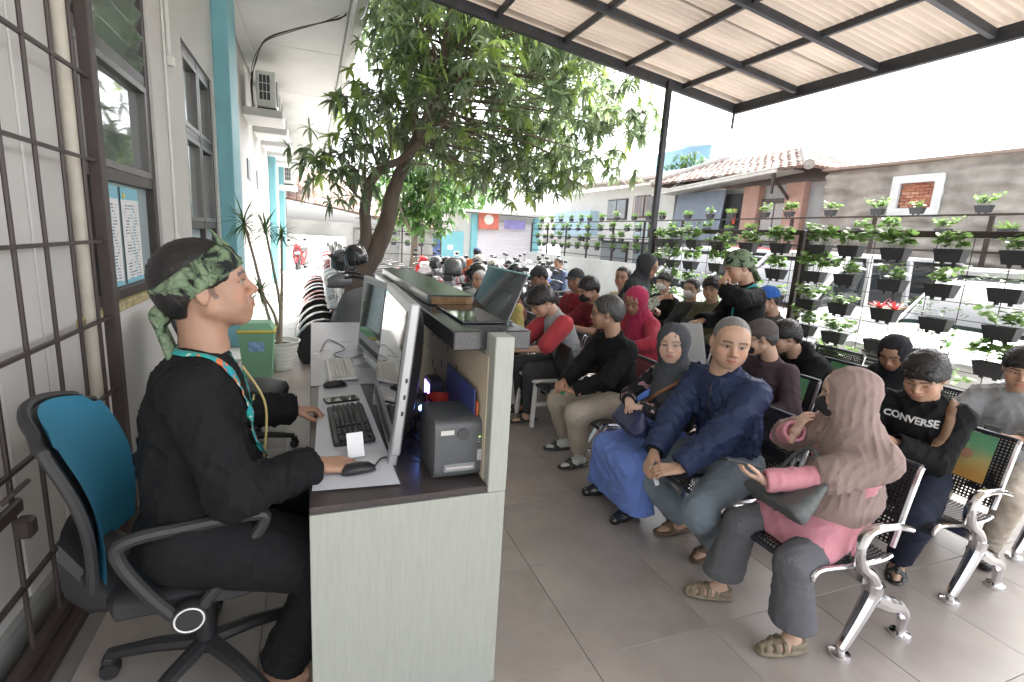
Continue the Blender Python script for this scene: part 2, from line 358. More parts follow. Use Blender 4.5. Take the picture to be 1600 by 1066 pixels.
# ---------------------------------------------------------------- canopy
cn = thing('canopy', 'dark steel canopy with warm translucent corrugated sheets over the waiting area', 'canopy', (4.82, 6.6, 0))
def cz(x): return 3.77-.128*(x-6.12)
def PC(mb, name, m, **k):
    o = mb.build(name, m, cn, **k); o.matrix_parent_inverse = Matrix.Translation(-Vector(cn.location)); return o
def beam(a, b, w_, h_, name='beam'): PC(MB().bar(a, b, w_, h_, .004), name, m_steel)
x0, x1, ya, yb = .7, 6.08, -1.3, 6.65
beam((x0, yb, cz(x0)), (x1+.03, yb, cz(x1)), .07, .13); beam((x1, ya, cz(x1)-.02), (x1, yb-.05, cz(x1)-.02), .07, .14)
for x in (1.2, 2.18, 3.12, 4.1, 5.09): beam((x, ya, cz(x)+.03), (x, yb-.04, cz(x)+.03), .05, .075, 'rafter')
for y in (5.5, 4.43, 3.34, 2.26, 1.18, .1, -1.): beam((x0, y, cz(x0)-.005), (x1-.04, y, cz(x1)-.005), .055, .085, 'purlin')
m_sheet = mat('roof_sheet', (.42, .355, .30), .6, var=.22, vs=1.6, transl=.14, dirt=.25, stretch=(.4, 2.2, 1))
y = ya
k = 0
while y < yb+.1:
    wd_ = min(.78, yb+.12-y); ny = int(wd_/.0127)+1; Pg = np.zeros((14, ny, 3)); xs = np.linspace(x0-.1, x1+.12, 14); ys_ = y+np.linspace(0, wd_+.05, ny)
    Pg[:, :, 0] = xs[:, None]; Pg[:, :, 1] = ys_[None]; Pg[:, :, 2] = (cz(xs)+.085+.012*(k % 2))[:, None]+.030*np.sin(ys_*2*math.pi/.095)[None]
    PC(MB().grid(Pg), 'roof_sheet', m_sheet, ang=80); y += .78; k += 1
PC(MB().box((4.82, 6.6, 1.95), (.075, .075, 4.0), .004), 'pole', m_steel); PC(MB().box((4.82, 6.6, .02), (.2, .2, .03), .004), 'base_plate', m_steel)
PC(MB().box((6.08, 6.62, 3.6), (.03, .03, .25)), 'downpipe_stub', m_steel)
# ================================================================== helpers for shaped bodies
def loft(secs, n=20, mb=None, caps=True):
    "secs: (x, yc, zc, hy, hz, power[, skew]) superellipse sections along x"
    mb = mb or MB(); an = (np.arange(n)+.5)/n*2*math.pi; V = []
    for s_ in secs:
        x, yc, zc, hy, hz, p = s_[:6]; sk = s_[6] if len(s_) > 6 else 0
        c, s2 = np.cos(an), np.sin(an); yy = np.sign(c)*abs(c)**(2/p)*hy; zz = np.sign(s2)*abs(s2)**(2/p)*hz
        V.append(np.stack([x+sk*zz, yc+yy, zc+zz], 1))
    F = [(i*n+k, i*n+(k+1) % n, (i+1)*n+(k+1) % n, (i+1)*n+k) for i in range(len(secs)-1) for k in range(n)]
    F = [f[::-1] for f in F]
    if caps: F += [tuple(range(n)), tuple(range((len(secs)-1)*n, len(secs)*n))[::-1]]
    if secs[-1][0] > secs[0][0]: F = [f[::-1] for f in F]
    return mb.add(np.concatenate(V), F)
def leaf(base, d, nrm, L, Wd, droop=.3, seg=3, fold=.25, tip=.0):
    "one leaf blade: seg x 2 quads, folded along its midrib"
    d = d/np.linalg.norm(d); s_ = np.cross(d, nrm); s_ /= np.linalg.norm(s_)+1e-9; u = np.cross(s_, d); V = []
    for i in range(seg+1):
        t = i/seg; w_ = Wd*math.sin(math.pi*(.06+.94*t)**.8)*(1-tip*t); w_ = max(w_, .0015)
        c = base+d*L*t+np.array((0, 0, -1.))*droop*L*t*t
        V += [c+s_*w_+u*w_*fold, c, c-s_*w_+u*w_*fold]
    F = []
    for i in range(seg): a = i*3; F += [(a, a+1, a+4, a+3), (a+1, a+2, a+5, a+4)]
    return V, F
def colour_mesh(mb, cols, name, m, smooth=True):
    "cols: per-vertex colours, stored as attribute Col"
    me = mb.mesh(name, m, smooth, 80); at = me.color_attributes.new('Col', 'FLOAT_COLOR', 'POINT')
    c = np.ones((len(me.vertices), 4)); c[:, :3] = cols; at.data.foreach_set('color', c.ravel()); return me
m_leaf = mat('leaf', rough=.34, var=.15, vs=14, attr='Col', transl=.5, spec=.8)
m_bark = mat('bark', (.16, .125, .10), .85, var=.35, vs=7, bump=.7, bs=22, stretch=(1, 1, .35), dirt=.3)
def foliage(centres, rad_, n_whorl, n_leaf, L, Wd, pal, rj=None, name='crown', seed=1, flatten=.75):
    R_ = np.random.default_rng(seed); mb = MB(); cols = []; VV = []; FF = []; k = 0
    for c in centres:
        tint = R_.uniform(.75, 1.25)
        for q in range(n_whorl):
            o = R_.normal(0, 1, 3); o /= np.linalg.norm(o); p = np.array(c)+o*rad_*R_.uniform(.35, 1)**.6*np.array((1, 1, flatten))
            if rj is not None and rj(p): continue
            bc = np.array(pal[R_.integers(len(pal))])*tint*R_.uniform(.8, 1.2); ax = o*.5+np.array((0, 0, .35))+R_.normal(0, .35, 3)
            a0 = R_.uniform(0, 6.28); u = np.cross(ax, (0.3, .2, 1)); u /= np.linalg.norm(u)+1e-9; v = np.cross(ax/np.linalg.norm(ax), u)
            for j in range(n_leaf):
                a = a0+j*2.4; d = u*math.cos(a)+v*math.sin(a)+ax*R_.uniform(.0, .7)+np.array((0, 0, -R_.uniform(.0, .7)))
                V, F = leaf(p, d, np.array((0, 0, 1.))+R_.normal(0, .25, 3), L*R_.uniform(.7, 1.15), Wd*R_.uniform(.8, 1.15), R_.uniform(.1, .5))
                VV += V; FF += [tuple(i+k for i in f) for f in F]; k += len(V); cols += [bc*R_.uniform(.85, 1.15)]*len(V)
    mb.add(VV, FF); return colour_mesh(mb, np.array(cols), name, m_leaf)
# ================================================================== big mango tree
GP = [(.21, .29, .14), (.245, .32, .16), (.17, .24, .13), (.28, .34, .20), (.34, .46, .12)]
tr = thing('mango_tree', 'large leaning mango tree with two grey brown stems rising among the motorbikes', 'tree', (.42, 8.9, 0))
def PT(mb, name, m, par, **k): o = mb.build(name, m, par, **k); o.matrix_parent_inverse = Matrix.Translation(-Vector(par.location)); return o
def jit(P_, a, R_=np.random.default_rng(3)): return P_+R_.normal(0, a, P_.shape)
mainp = spl([(.42, 8.9, -.2), (.55, 8.9, .55), (.95, 8.85, 1.2), (1.16, 8.8, 1.75), (1.28, 8.75, 2.35), (1.55, 8.7, 3.0), (1.9, 8.7, 3.8), (2.08, 8.75, 4.9), (2.15, 8.9, 5.9)], 44)
PT(MB().tube(jit(mainp, .006), np.interp(np.linspace(0, 1, 44), [0, .12, .35, .6, 1], [.25, .19, .145, .09, .035]), 14), 'trunk', m_bark, tr)
stem2 = spl([(.3, 8.9, -.2), (.38, 8.85, .5), (.6, 8.8, 1.1), (.80, 8.75, 1.4), (.80, 8.7, 1.95), (.88, 8.7, 2.35), (1.1, 8.65, 2.62), (1.3, 8.6, 2.7), (1.6, 8.4, 3.0)], 36)
PT(MB().tube(jit(stem2, .005), np.interp(np.linspace(0, 1, 36), [0, .3, .7, 1], [.15, .10, .075, .04]), 12), 'trunk', m_bark, tr)
RT = np.random.default_rng(11); cents = []
while len(cents) < 128:
    p = RT.uniform(-1, 1, 3); r = np.linalg.norm(p)
    if r > 1 or RT.random() > .30+.7*r*r: continue
    q = np.array((3.0, 9.1, 4.35))+p*np.array((2.65, 2.0, 2.0))
    if q[0] < .95 and q[2] > 3.95: continue
    if q[2] < 2.75+.25*abs(q[0]-2.6)*(q[0] < 2.6): continue
    if q[2] < 2.75 and q[0] > 4.4: continue
    cents.append(q)
cents += [np.array(q) for q in ((.65, 8.6, 2.6), (.95, 8.4, 3.6), (1.1, 8.2, 4.5), (1.25, 7.9, 5.2), (1.0, 8.0, 4.9), (.25, 8.6, 2.7), (.4, 8.5, 2.35), (.85, 8.5, 2.75), (.75, 8.4, 3.3), (3.3, 8.3, 2.55), (3.9, 8.4, 2.7), (4.4, 8.4, 2.9), (3.0, 8.4, 2.75), (1.9, 8.3, 2.65), (5.2, 8.3, 3.6), (5.1, 8.4, 3.1), (2.4, 8.3, 2.7))]
bb = MB()
allp = np.concatenate([mainp[16:], stem2[18:]])
for c in cents:
    dd = np.linalg.norm(allp-c-np.array((0, 0, -.6)), axis=1); s_ = allp[np.argmin(dd)]; mid = (s_+c)/2+RT.normal(0, .15, 3)+np.array((0, 0, .12))
    bb.tube(spl([s_, mid, c], 9), np.linspace(.024, .006, 9), 5, cap=False)
PT(bb, 'branches', m_bark, tr)
def rj(p): return (p[0] < .72 and p[2] > 4.1) or p[1] < 6.9
o = link('crown', foliage(cents, .60, 14, 10, .225, .030, GP, rj, 'crown', 5), tr); o.matrix_parent_inverse = Matrix.Translation(-Vector(tr.location))
def bg_tree(name, lab, base, cz_, rx, rz_, n, L, pal, seed):
    t = thing(name, lab, 'tree', base); R_ = np.random.default_rng(seed); cs = []
    while len(cs) < n:
        p = R_.uniform(-1, 1, 3)
        if np.linalg.norm(p) < 1: cs.append(p*np.array((rx, rx, rz_))+np.array((0, 0, cz_)))
    MB().tube(spl([(0, 0, -.2), (.1, 0, cz_*.4), (0, .1, cz_)], 10), np.linspace(.2, .06, 10), 9).build('trunk', m_bark, t)
    q = MB()
    for c in cs[::2]: q.tube([(0, .05, cz_*.6), tuple(c)], [.05, .015], 5)
    q.build('branches', m_bark, t); link('crown', foliage(cs, .7, 13, 8, L, L*.2, pal, None, 'crown', seed), t)
BP = [(.10, .20, .05), (.13, .25, .06), (.08, .16, .05)]
bg_tree('leafy_tree', 'bright green leafy tree between the tiled roof and the teal gate', (3.4, 19.0, -.15), 3.0, 1.7, 1.2, 26, .3, BP, 21)
bg_tree('leafy_tree', 'green leafy tree rising behind the white shuttered kiosk', (7.2, 27.5, -.15), 4.2, 2.6, 1.5, 26, .38, BP, 22)
# ================================================================== planter fences
m_box = mat('planter_plastic', (.045, .046, .05), .55, var=.2); m_soil = mat('soil', (.05, .035, .025), .95, bump=.6, bs=70)
def planter_box(s_=1.):
    mb = MB(); a, b_, c_, d_ = .128*s_, .07*s_, .10*s_, .045*s_; h_ = .125*s_; t = .008*s_
    V = [(-d_, -c_, -h_/2), (d_, -c_, -h_/2), (d_, c_, -h_/2), (-d_, c_, -h_/2), (-b_, -a, h_/2), (b_, -a, h_/2), (b_, a, h_/2), (-b_, a, h_/2)]
    V += [(x*.88, y*.94, h_/2) for x, y, z in V[4:8]]+[(x*.86, y*.93, h_*.28) for x, y, z in V[4:8]]
    F = [(0, 3, 2, 1)]+[(i, (i+1) % 4, 4+(i+1) % 4, 4+i) for i in range(4)]+[(4+i, 4+(i+1) % 4, 8+(i+1) % 4, 8+i) for i in range(4)]+[(8+i, 8+(i+1) % 4, 12+(i+1) % 4, 12+i) for i in range(4)]
    mb.add(V, F)
    for y in (-.05*s_, .05*s_): mb.box((-.02*s_, y, -h_/2-.012*s_), (.02*s_, .03*s_, .025*s_))
    return mb
pb_mesh = planter_box().mesh('planter_box', m_box, False); soil_mesh = MB().box((0, 0, .036), (.105, .225, .01)).mesh('soil', m_soil, False)
def plant(kind, seed):
    R_ = np.random.default_rng(seed); mb = MB(); VV = []; FF = []; cols = []; k = 0
    def put(V, F, c):
        nonlocal k, VV, FF, cols
        VV += V; FF += [tuple(i+k for i in f) for f in F]; k += len(V); cols += [np.array(c)]*len(V)
    if kind == 'round':
        ns = R_.integers(13, 20)
        for s_ in range(ns):
            b0 = np.array((R_.uniform(-.04, .04), R_.uniform(-.11, .11), .05)); hh = R_.uniform(.06, .19); tp = b0+np.array((R_.normal(0, .05), R_.normal(0, .07), hh))
            put([b0+(.003, 0, 0), b0-(.003, 0, 0), tp], [(0, 1, 2)], (.12, .2, .05))
            tint = R_.uniform(.8, 1.25)
            for j in range(R_.integers(4, 7)):
                p = b0+(tp-b0)*R_.uniform(.45, 1.05); d = np.array((R_.normal(0, 1), R_.normal(0, 1), R_.uniform(-.2, .6)))
                V, F = leaf(p, d, np.array((0, 0, 1.))+R_.normal(0, .4, 3), R_.uniform(.055, .09), R_.uniform(.024, .036), .15, 3, .12)
                put(V, F, np.array((.20, .33, .10))*tint*R_.uniform(.75, 1.3))
    elif kind == 'brom':
        for y in (-.08, .07):
            for j in range(20):
                a = j*2.4; el = .3+.9*j/20; d = np.array((math.cos(a)*math.cos(el), math.sin(a)*math.cos(el), math.sin(el)))
                V, F = leaf(np.array((0, y, .06)), d, np.array((0, 0, 1.)), R_.uniform(.1, .17), .016, .15, 3, .3); put(V, F, (.62, .09, .10) if j > 5 else (.5, .28, .08))
    elif kind == 'spiky':
        for j in range(46):
            a = R_.uniform(0, 6.28); el = R_.uniform(.5, 1.4); d = np.array((math.cos(a)*math.cos(el), math.sin(a)*math.cos(el), math.sin(el)))
            V, F = leaf(np.array((0, R_.uniform(-.1, .1), .05)), d, np.array((math.sin(a), -math.cos(a), .4)), R_.uniform(.12, .26), .010, .3, 3, .2); put(V, F, np.array((.2, .32, .09))*R_.uniform(.7, 1.3))
    elif kind == 'trail':
        for s_ in range(7):
            p = np.array((-.03, R_.uniform(-.12, .12), .05)); d = np.array((R_.normal(-.3, .3), R_.normal(0, .9), 1.2)); 
            for j in range(11):
                q = p+d/np.linalg.norm(d)*.035; put([p+(0, .002, 0), p-(0, .002, 0), q], [(0, 1, 2)], (.14, .2, .06)); p = q; d = d+np.array((R_.normal(0, .25), R_.normal(0, .3), -.22))
                V, F = leaf(p, np.array((R_.normal(0, 1), R_.normal(0, 1), .3)), np.array((0, .2, 1.)), R_.uniform(.04, .075), R_.uniform(.013, .022), .2, 2, .15); put(V, F, np.array((.11, .23, .06))*R_.uniform(.7, 1.4))
    mb.add(VV, FF); return colour_mesh(mb, np.array(cols), 'plant', m_leaf)
PL = {k: [plant(k, 30+i) for i in range(n)] for k, n in (('round', 6), ('brom', 1), ('spiky', 3), ('trail', 3))}
PLAB = {'round': 'black plastic planter of round leafed green plants hung on the steel mesh fence', 'brom': 'black plastic planter with red bromeliads on the steel mesh fence', 'spiky': 'planter with a tuft of spiky pale leaves', 'trail': 'trailing stemmed planter'}
def planter(x, y, z, kind, lab, grp, sc=1., lrng=random.Random(4)):
    t = thing('planter', lab, 'planter', (x, y, z), 0, grp); t.scale = (sc*.84,)*3
    link('planter_box', pb_mesh, t); link('soil', soil_mesh, t)
    p = link('plant', lrng.choice(PL[kind]), t); p.rotation_euler = (0, 0, lrng.choice((0, math.pi))); k_ = lrng.uniform(.85, 1.32); p.scale = (k_, k_, k_*lrng.uniform(.85, 1.25)); return t
def mesh_fence(name, lab, x, y0, y1, z0, z1, cell=.135):
    t = thing(name, lab, 'fence', (x, (y0+y1)/2, 0)); L_ = (y1-y0)/2
    for y in (-L_+.03, L_-.03): MB().box((0, y, (z1)/2), (.05, .055, z1), .004).build('post', m_brown, t)
    MB().box((0, 0, z1-.028), (.046, 2*L_-.12, .055), .004).build('top_rail', m_brown, t); MB().box((0, 0, z0), (.046, 2*L_-.12, .05), .004).build('bottom_rail', m_brown, t)
    for y in np.arange(-L_+.12, L_-.08, cell*1.9): MB().tube([(.0, y, z0), (.0, y, z1-.05)], .0035, 5).build('wire', m_brown, t, smooth=False)
    for z in np.arange(z0+.12, z1-.08, cell): MB().tube([(.007, -L_+.05, z), (.007, L_-.05, z)], .003, 5).build('wire', m_brown, t, smooth=False)
    return t
mesh_fence('mesh_fence', 'dark steel mesh fence panel with planters beside the canopy pole', 4.85, 4.005, 6.58, .25, 1.88)
mesh_fence('mesh_fence', 'dark steel mesh fence panel carrying the red bromeliads', 4.85, 1.35, 3.98, .25, 1.88)
RP = random.Random(9)
ORDN = ('first', 'second', 'third', 'fourth', 'fifth', 'sixth')
YN = [ORDN[5-i]+' from the middle post, bromeliad panel' for i in range(6)]+[ORDN[i]+' from the middle post, canopy pole panel' for i in range(6)]
for zi, z in enumerate((1.68, 1.405, 1.13, .85, .58)):
    for yi, y in enumerate((1.75, 2.17, 2.61, 3.0, 3.42, 3.77, 4.21, 4.65, 5.14, 5.6, 5.98, 6.3)):
        if zi == 4 and yi % 2: continue
        kind = 'brom' if (zi == 2 and yi == 3) else ('trail' if (zi, yi) in ((3, 2), (2, 2), (1, 1), (3, 3)) else 'round')
        planter(4.765, y+RP.uniform(-.02, .02), z+RP.uniform(-.008, .008), kind, PLAB[kind] if kind == 'brom' else 'black planter with long trailing stems, '+('top', 'second', 'third', 'fourth', 'lowest')[zi]+' row, '+YN[yi] if kind == 'trail' else 'leafy black planter, '+('top', 'second', 'third', 'fourth', 'lowest')[zi]+' row, '+YN[yi], 'planters hung on the near mesh fence')
# boundary wall with its own planter fence
m_cwall = mat('boundary_concrete', (.50, .50, .49), .8, var=.18, vs=1.5, bump=.2, bs=30, dirt=.25)
tag(MB().box((9.1, 11.2, .5), (.18, 20.5, 1.2), .01).build('boundary_wall', m_cwall), 'low grey concrete boundary wall behind the parked cars', 'wall')
bf = thing('boundary_fence', 'thin rail fence with small planters on top of the boundary wall', 'fence', (9.1, 11, 1.1))
for y in np.arange(-9.8, 10.3, 1.67): MB().box((0, y, .62), (.05, .05, 1.24)).build('post', m_brown, bf, smooth=False)
for z in (.12, .42, .72, 1.0, 1.26): MB().box((0, .2, z), (.03, 20.1, .03)).build('rail', m_brown, bf, smooth=False)
ROWN = ('top row', 'second row', 'third row', 'lowest row')
ORDS = 'first second third fourth fifth sixth seventh eighth ninth tenth eleventh twelfth thirteenth fourteenth fifteenth sixteenth seventeenth eighteenth nineteenth twentieth twenty-first twenty-second twenty-third twenty-fourth twenty-fifth twenty-sixth twenty-seventh'.split()
for zi, z in enumerate((1.33, 1.0, .68, .36)):
    for yn, y in enumerate(np.arange(2.2, 20.5, .72 if zi else .8)[::-1]):
        if zi > 1 and y < 8.2: continue
        k = ('round', 'spiky')[RP.random() < .45]
        planter(8.97, float(y)+RP.uniform(-.15, .15), 1.1+z, k, 'small '+('spiky' if k == 'spiky' else 'round leafed')+' planter on the boundary fence, '+ROWN[zi]+', '+ORDS[yn]+' from the kiosk end', 'small planters on the boundary fence', .95)
# ================================================================== houses on the right
m_render = mat('rough_render', (.36, .325, .29), .95, var=.45, vs=2.5, bump=1.0, bs=14, dirt=.3)
m_brick = [mat('brick_%d' % i, c, .9, var=.2, vs=12, bump=.3) for i, c in enumerate([(.42, .17, .10), (.36, .14, .09), (.48, .24, .16)])]
def box_at(mb, x0, x1, y0, y1, z0, z1, b_=0.): return mb.box(((x0+x1)/2, (y0+y1)/2, (z0+z1)/2), (x1-x0, y1-y0, z1-z0), b_)
hb = thing('rough_house', 'rough rendered house wall with a bricked up window above the boundary fence', 'house', (12, 4.5, 0))
HL = Vector((12, 4.5, 0))
def PH(mb, name, m, par=None, loc=None, **k):
    par = par or hb; o = mb.build(name, m, par, **k); o.matrix_parent_inverse = Matrix.Translation(-(loc or HL)); return o
w = MB(); X0, X1 = 10.5, 14.5
wy0, wy1, wz0, wz1 = 6.18, 6.78, 2.62, 3.08
box_at(w, X0, X1, -3, wy0, -.2, 3.42); box_at(w, X0, X1, wy1, 8.35, -.2, 3.42); box_at(w, X0, X1, wy0, wy1, -.2, wz0); box_at(w, X0, X1, wy0, wy1, wz1, 3.42)
# uneven rendered skin
ys_ = np.linspace(-3, 8.34, 220); zs_ = np.linspace(0, 3.43, 70); G = np.zeros((220, 70, 3)); G[:, :, 1] = ys_[:, None]; G[:, :, 2] = zs_[None]
nzv = sum(a*np.sin(ys_[:, None]*k1+zs_[None]*k2+ph) for a, k1, k2, ph in rng.uniform((.002, -9, -40, 0), (.006, 9, 40, 6), (14, 4)))
G[:, :, 0] = X0-.05+nzv*2.2; inside = (ys_[:, None] > wy0-.16) & (ys_[:, None] < wy1+.16) & (zs_[None] > wz0-.14) & (zs_[None] < wz1+.14); G[:, :, 0][inside] = X0+.03
PH(MB().grid(G), 'render_skin', m_render, ang=180); PH(w, 'wall', m_render, smooth=False)
fr = MB(); m_frm = mat('white_surround', (.66, .66, .65), .7, dirt=.2)
box_at(fr, X0-.06, X0+.05, wy0-.15, wy1+.15, wz1, wz1+.14); box_at(fr, X0-.06, X0+.05, wy0-.15, wy1+.15, wz0-.14, wz0); box_at(fr, X0-.06, X0+.05, wy0-.15, wy0, wz0, wz1); box_at(fr, X0-.06, X0+.05, wy1, wy1+.15, wz0, wz1)
wf = PH(fr, 'window_surround', m_frm)
bm_ = [MB().box((0, 0, 0), (.1, .145, .052), .004).mesh('brick', m) for m in m_brick]
for r in range(8):
    for c_ in range(5):
        y = wy0+.03+.155*c_-(.077 if r % 2 else 0)
        if wy0-.02 < y < wy1+.02:
            o = link('brick', bm_[random.randrange(3)], wf); o.location = (X0+.06+random.uniform(-.01, .006), y, wz0+.035+.06*r)
PH(MB().box((X0+.13, (wy0+wy1)/2, (wz0+wz1)/2), (.05, wy1-wy0, wz1-wz0)), 'mortar', mat('mortar', (.55, .53, .5), .9), smooth=False)
cp = MB(); 
PH(MB().bar((X0-.02, 8.4, 3.47), (X0-.02, -3, 3.40), .3, .05), 'coping', mat('coping_rust', (.30, .22, .18), .8))
far_t = thing('roof_terrace', 'pale metal roof terrace frame on top of the rough rendered house', 'terrace', (12.3, 3.6, 3.4)); 
for y in (-1.6, .9): MB().box((0, y, .7), (.06, .06, 1.4)).build('post', m_acw, far_t, smooth=False)
for k in range(4): MB().bar((-.5+.35*k, -2, 1.3+.05*k), (-.5+.35*k, 1.2, 1.42+.05*k), .06, .05).build('roof_bar', mat('grey_bar', (.4, .4, .42), .5), far_t, smooth=False)
MB().box((-.2, -.4, .22), (.08, 2.6, .3), .01).build('parapet', mat('grey_parapet', (.5, .5, .52), .7), far_t)
# red hip-roofed house
m_rtile = [mat('roof_tile_%d' % i, c, .85, var=.3, vs=9, dirt=.3) for i, c in enumerate([(.20, .12, .095), (.16, .11, .095), (.27, .20, .17), (.38, .35, .33)])]
HL2 = Vector((12, 11, 0)); h2 = thing('tiled_house', 'salmon pillared house with red hipped tile roof and white awning', 'house', HL2)
def P2h(mb, name, m, **k): return PH(mb, name, m, h2, HL2, **k)
sal = mat('salmon_paint', (.48, .29, .235), .7, var=.12, dirt=.2)
w = MB(); box_at(w, 10.75, 12.8, 8.4, 13.6, -.2, 3.3); P2h(w, 'wall', mat('grey_wall', (.42, .43, .44), .8, dirt=.2), smooth=False)
for y0, y1 in ((10.25, 10.75), (8.95, 9.45)): q = MB(); box_at(q, 10.55, 10.8, y0, y1, 0, 3.3, .01); P2h(q, 'pillar', sal)
q = MB(); box_at(q, 10.70, 10.76, 9.45, 10.25, 1.9, 2.98); dn = P2h(q, 'doorway', mat('door_dark', (.12, .10, .09), .6), smooth=False)
for y0, y1 in ((9.52, 9.80), (9.84, 10.18)):
    q = MB(); box_at(q, 10.67, 10.70, y0, y1, 1.95, 2.85, .004); o = q.build('pane', mat('curtain_pane', (.45, .42, .42), .5), dn)
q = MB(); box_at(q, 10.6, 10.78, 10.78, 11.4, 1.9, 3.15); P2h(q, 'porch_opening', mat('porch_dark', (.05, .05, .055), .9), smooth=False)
yy = np.linspace(11.25, 13.2, 30); zz = np.linspace(1.9, 3.24, 12); G = np.zeros((30, 12, 3)); G[:, :, 1] = yy[:, None]; G[:, :, 2] = zz[None]; G[:, :, 0] = 10.42+.02*np.sin(yy*9)[:, None]-.12*(1-(zz-1.9)/1.34)[None]
P2h(MB().grid(G), 'blue_tarpaulin', mat('tarp', (.20, .23, .29), .6, var=.12))
for k, (y, c_) in enumerate(((10.95, (.6, .1, .06)), (11.12, (.08, .1, .14)))): q = MB(); box_at(q, 10.5, 10.53, y-.07, y+.09, 2.35, 2.75, .01); P2h(q, 'hanging_cloth', mat('cloth_%d' % k, c_, .9))
P2h(MB().bar((9.9, 13.8, 3.22), (9.9, 9.2, 3.5), .06, .07).bar((10.3, 13.8, 3.28), (10.3, 9.2, 3.56), .9, .04), 'awning', mat('awning_white', (.6, .58, .55), .7, dirt=.3))
P2h(MB().bar((9.95, 9.35, 3.42), (10.6, 9.35, 2.9), .05, .05).bar((9.95, 9.3, 3.45), (9.95, 9.3, 3.0), .05, .05), 'bracket', m_brown)
ap = np.array((11.45, 9.9, 4.22)); co = [np.array(p) for p in ((9.95, 8.42, 3.5), (9.95, 14.0, 3.5), (12.95, 14.0, 3.5), (12.95, 8.42, 3.5))]; ap2 = ap+(0, 2.5, 0)
rf = P2h(MB().add([co[0], co[1], co[2], co[3], ap, ap2], [(0, 1, 5, 4), (1, 2, 5), (2, 3, 4, 5), (3, 0, 4)]), 'roof', m_rtile[1], smooth=False)
def tiles_on(a, b_, t0, t1, nr, nc, par, inv, lift=.03, size=(.26, .22), seed=3):
    "rows of roof tiles on the quad a-b (eave) / t0-t1 (top)"
    R_ = random.Random(seed); a, b_, t0, t1 = map(np.array, (a, b_, t0, t1)); nn = np.cross(b_-a, t0-a); nn = nn/np.linalg.norm(nn); nn = nn if nn[2] > 0 else -nn
    ms = [loft([(-.5, 0, 0, .5, .14, 2), (.5, 0, .06, .5, .14, 2)], 8).mesh('roof_tile', m, False) for m in m_rtile]
    for r in range(nr):
        f = (r+.5)/nr; l0 = a+(t0-a)*f; l1 = b_+(t1-b_)*f; n_ = max(1, int(round(nc*np.linalg.norm(l1-l0)/np.linalg.norm(b_-a))))
        u = (l1-l0)/max(1e-6, np.linalg.norm(l1-l0)); v = np.cross(nn, u)
        if v[2] > 0: v = -v
        Rm = np.stack([v, np.cross(nn, v), nn], 1)
        for k_ in range(n_):
            p = l0+(l1-l0)*(k_+.5)/n_+nn*lift; o = link('roof_tile', R_.choices(ms, (4, 4, 3, 3))[0], par); ln = np.linalg.norm(t0-a)/nr*1.12; wd_ = np.linalg.norm(l1-l0)/n_*1.02
            M4 = Matrix([[Rm[i, 0]*ln, Rm[i, 1]*wd_, Rm[i, 2]*.3, p[i]] for i in range(3)]+[[0, 0, 0, 1]])
            o.matrix_basis = M4
tiles_on(co[0], co[1], ap, ap2, 11, 24, rf, HL2)
tiles_on(co[3], co[0], ap, ap, 9, 20, rf, HL2, seed=5)
for a in (co[0], co[1]):
    e = ap if a is co[0] else ap2; n_ = 14
    for k_ in range(n_):
        p0 = a+(e-a)*k_/n_; p1 = a+(e-a)*(k_+1.1)/n_; q = MB().tube([p0+(0, 0, .06), p1+(0, 0, .09)], [.12, .10], 8); o = q.build('ridge_tile', m_rtile[3], rf)
# white two-storey house
HL3 = Vector((12, 17, 0)); h3 = thing('white_house', 'white two storey house with grey window bands behind the boundary fence', 'house', HL3)
def P3(mb, name, m, **k): return PH(mb, name, m, h3, HL3, **k)
w = MB(); box_at(w, 10.7, 16, 13.7, 21.5, -.2, 3.7); P3(w, 'wall', m_white, smooth=False)
for (y0, y1, z0, z1, kk) in ((16.3, 17.6, 2.55, 3.3, 0), (14.6, 15.8, 2.6, 3.35, 1), (14.8, 15.7, 1.9, 2.5, 2), (19.3, 19.7, 1.7, 2.7, 0), (16.0, 17.8, .9, 1.75, 0), (14.2, 15.6, .9, 1.75, 0)):
    q = MB(); box_at(q, 10.64, 10.72, y0, y1, z0, z1, .005); wn = P3(q, 'window', m_dframe)
    for a, b_ in ((y0+.05, (y0+y1)/2-.03), ((y0+y1)/2+.03, y1-.05)):
        q = MB(); box_at(q, 10.62, 10.645, a, b_, z0+.05, z1-.05); o = q.build('pane', m_frost if kk == 2 else mat('house_pane', (.25, .28, .3), .1), wn, smooth=False)
    if kk == 1:
        for y in np.linspace(y0, y1, 7): q = MB(); box_at(q, 10.57, 10.59, y-.012, y+.012, z0, z1); o = q.build('window_bar', sal, wn, smooth=False)
q = MB(); box_at(q, 10.35, 10.72, 13.7, 18.4, 1.78, 1.9, .01); P3(q, 'ledge', m_soff)
P3(MB().bar((10.4, 13.8, 3.78), (10.4, 21.5, 3.9), .8, .08), 'eave', mat('eave_pinkish', (.5, .4, .36), .7))
q = MB(); box_at(q, 10.3, 12, 18.3, 21.5, 1.9, 2.9); P3(q, 'blue_annex', mat('pale_blue', (.45, .6, .7), .7), smooth=False)
HL4 = Vector((14, 16.5, 3.7)); h4 = thing('upper_terrace', 'white upper terrace with potted shrubs and a blue wall above the tiled house', 'terrace', HL4)
q = MB(); box_at(q, 12, 13, 14.2, 18.5, 3.7, 4.35, .01); PH(q, 'parapet', m_white, h4, HL4); q = MB(); box_at(q, 14, 16, 16.2, 19.5, 3.5, 5.6); PH(q, 'wall', mat('sky_blue_wall', (.30, .52, .72), .7, dirt=.3), h4, HL4, smooth=False)
PH(MB().bar((13.4, 19.8, 5.8), (13.4, 15.6, 5.5), 1.4, .06), 'roof_sheet', m_acw, h4, HL4)
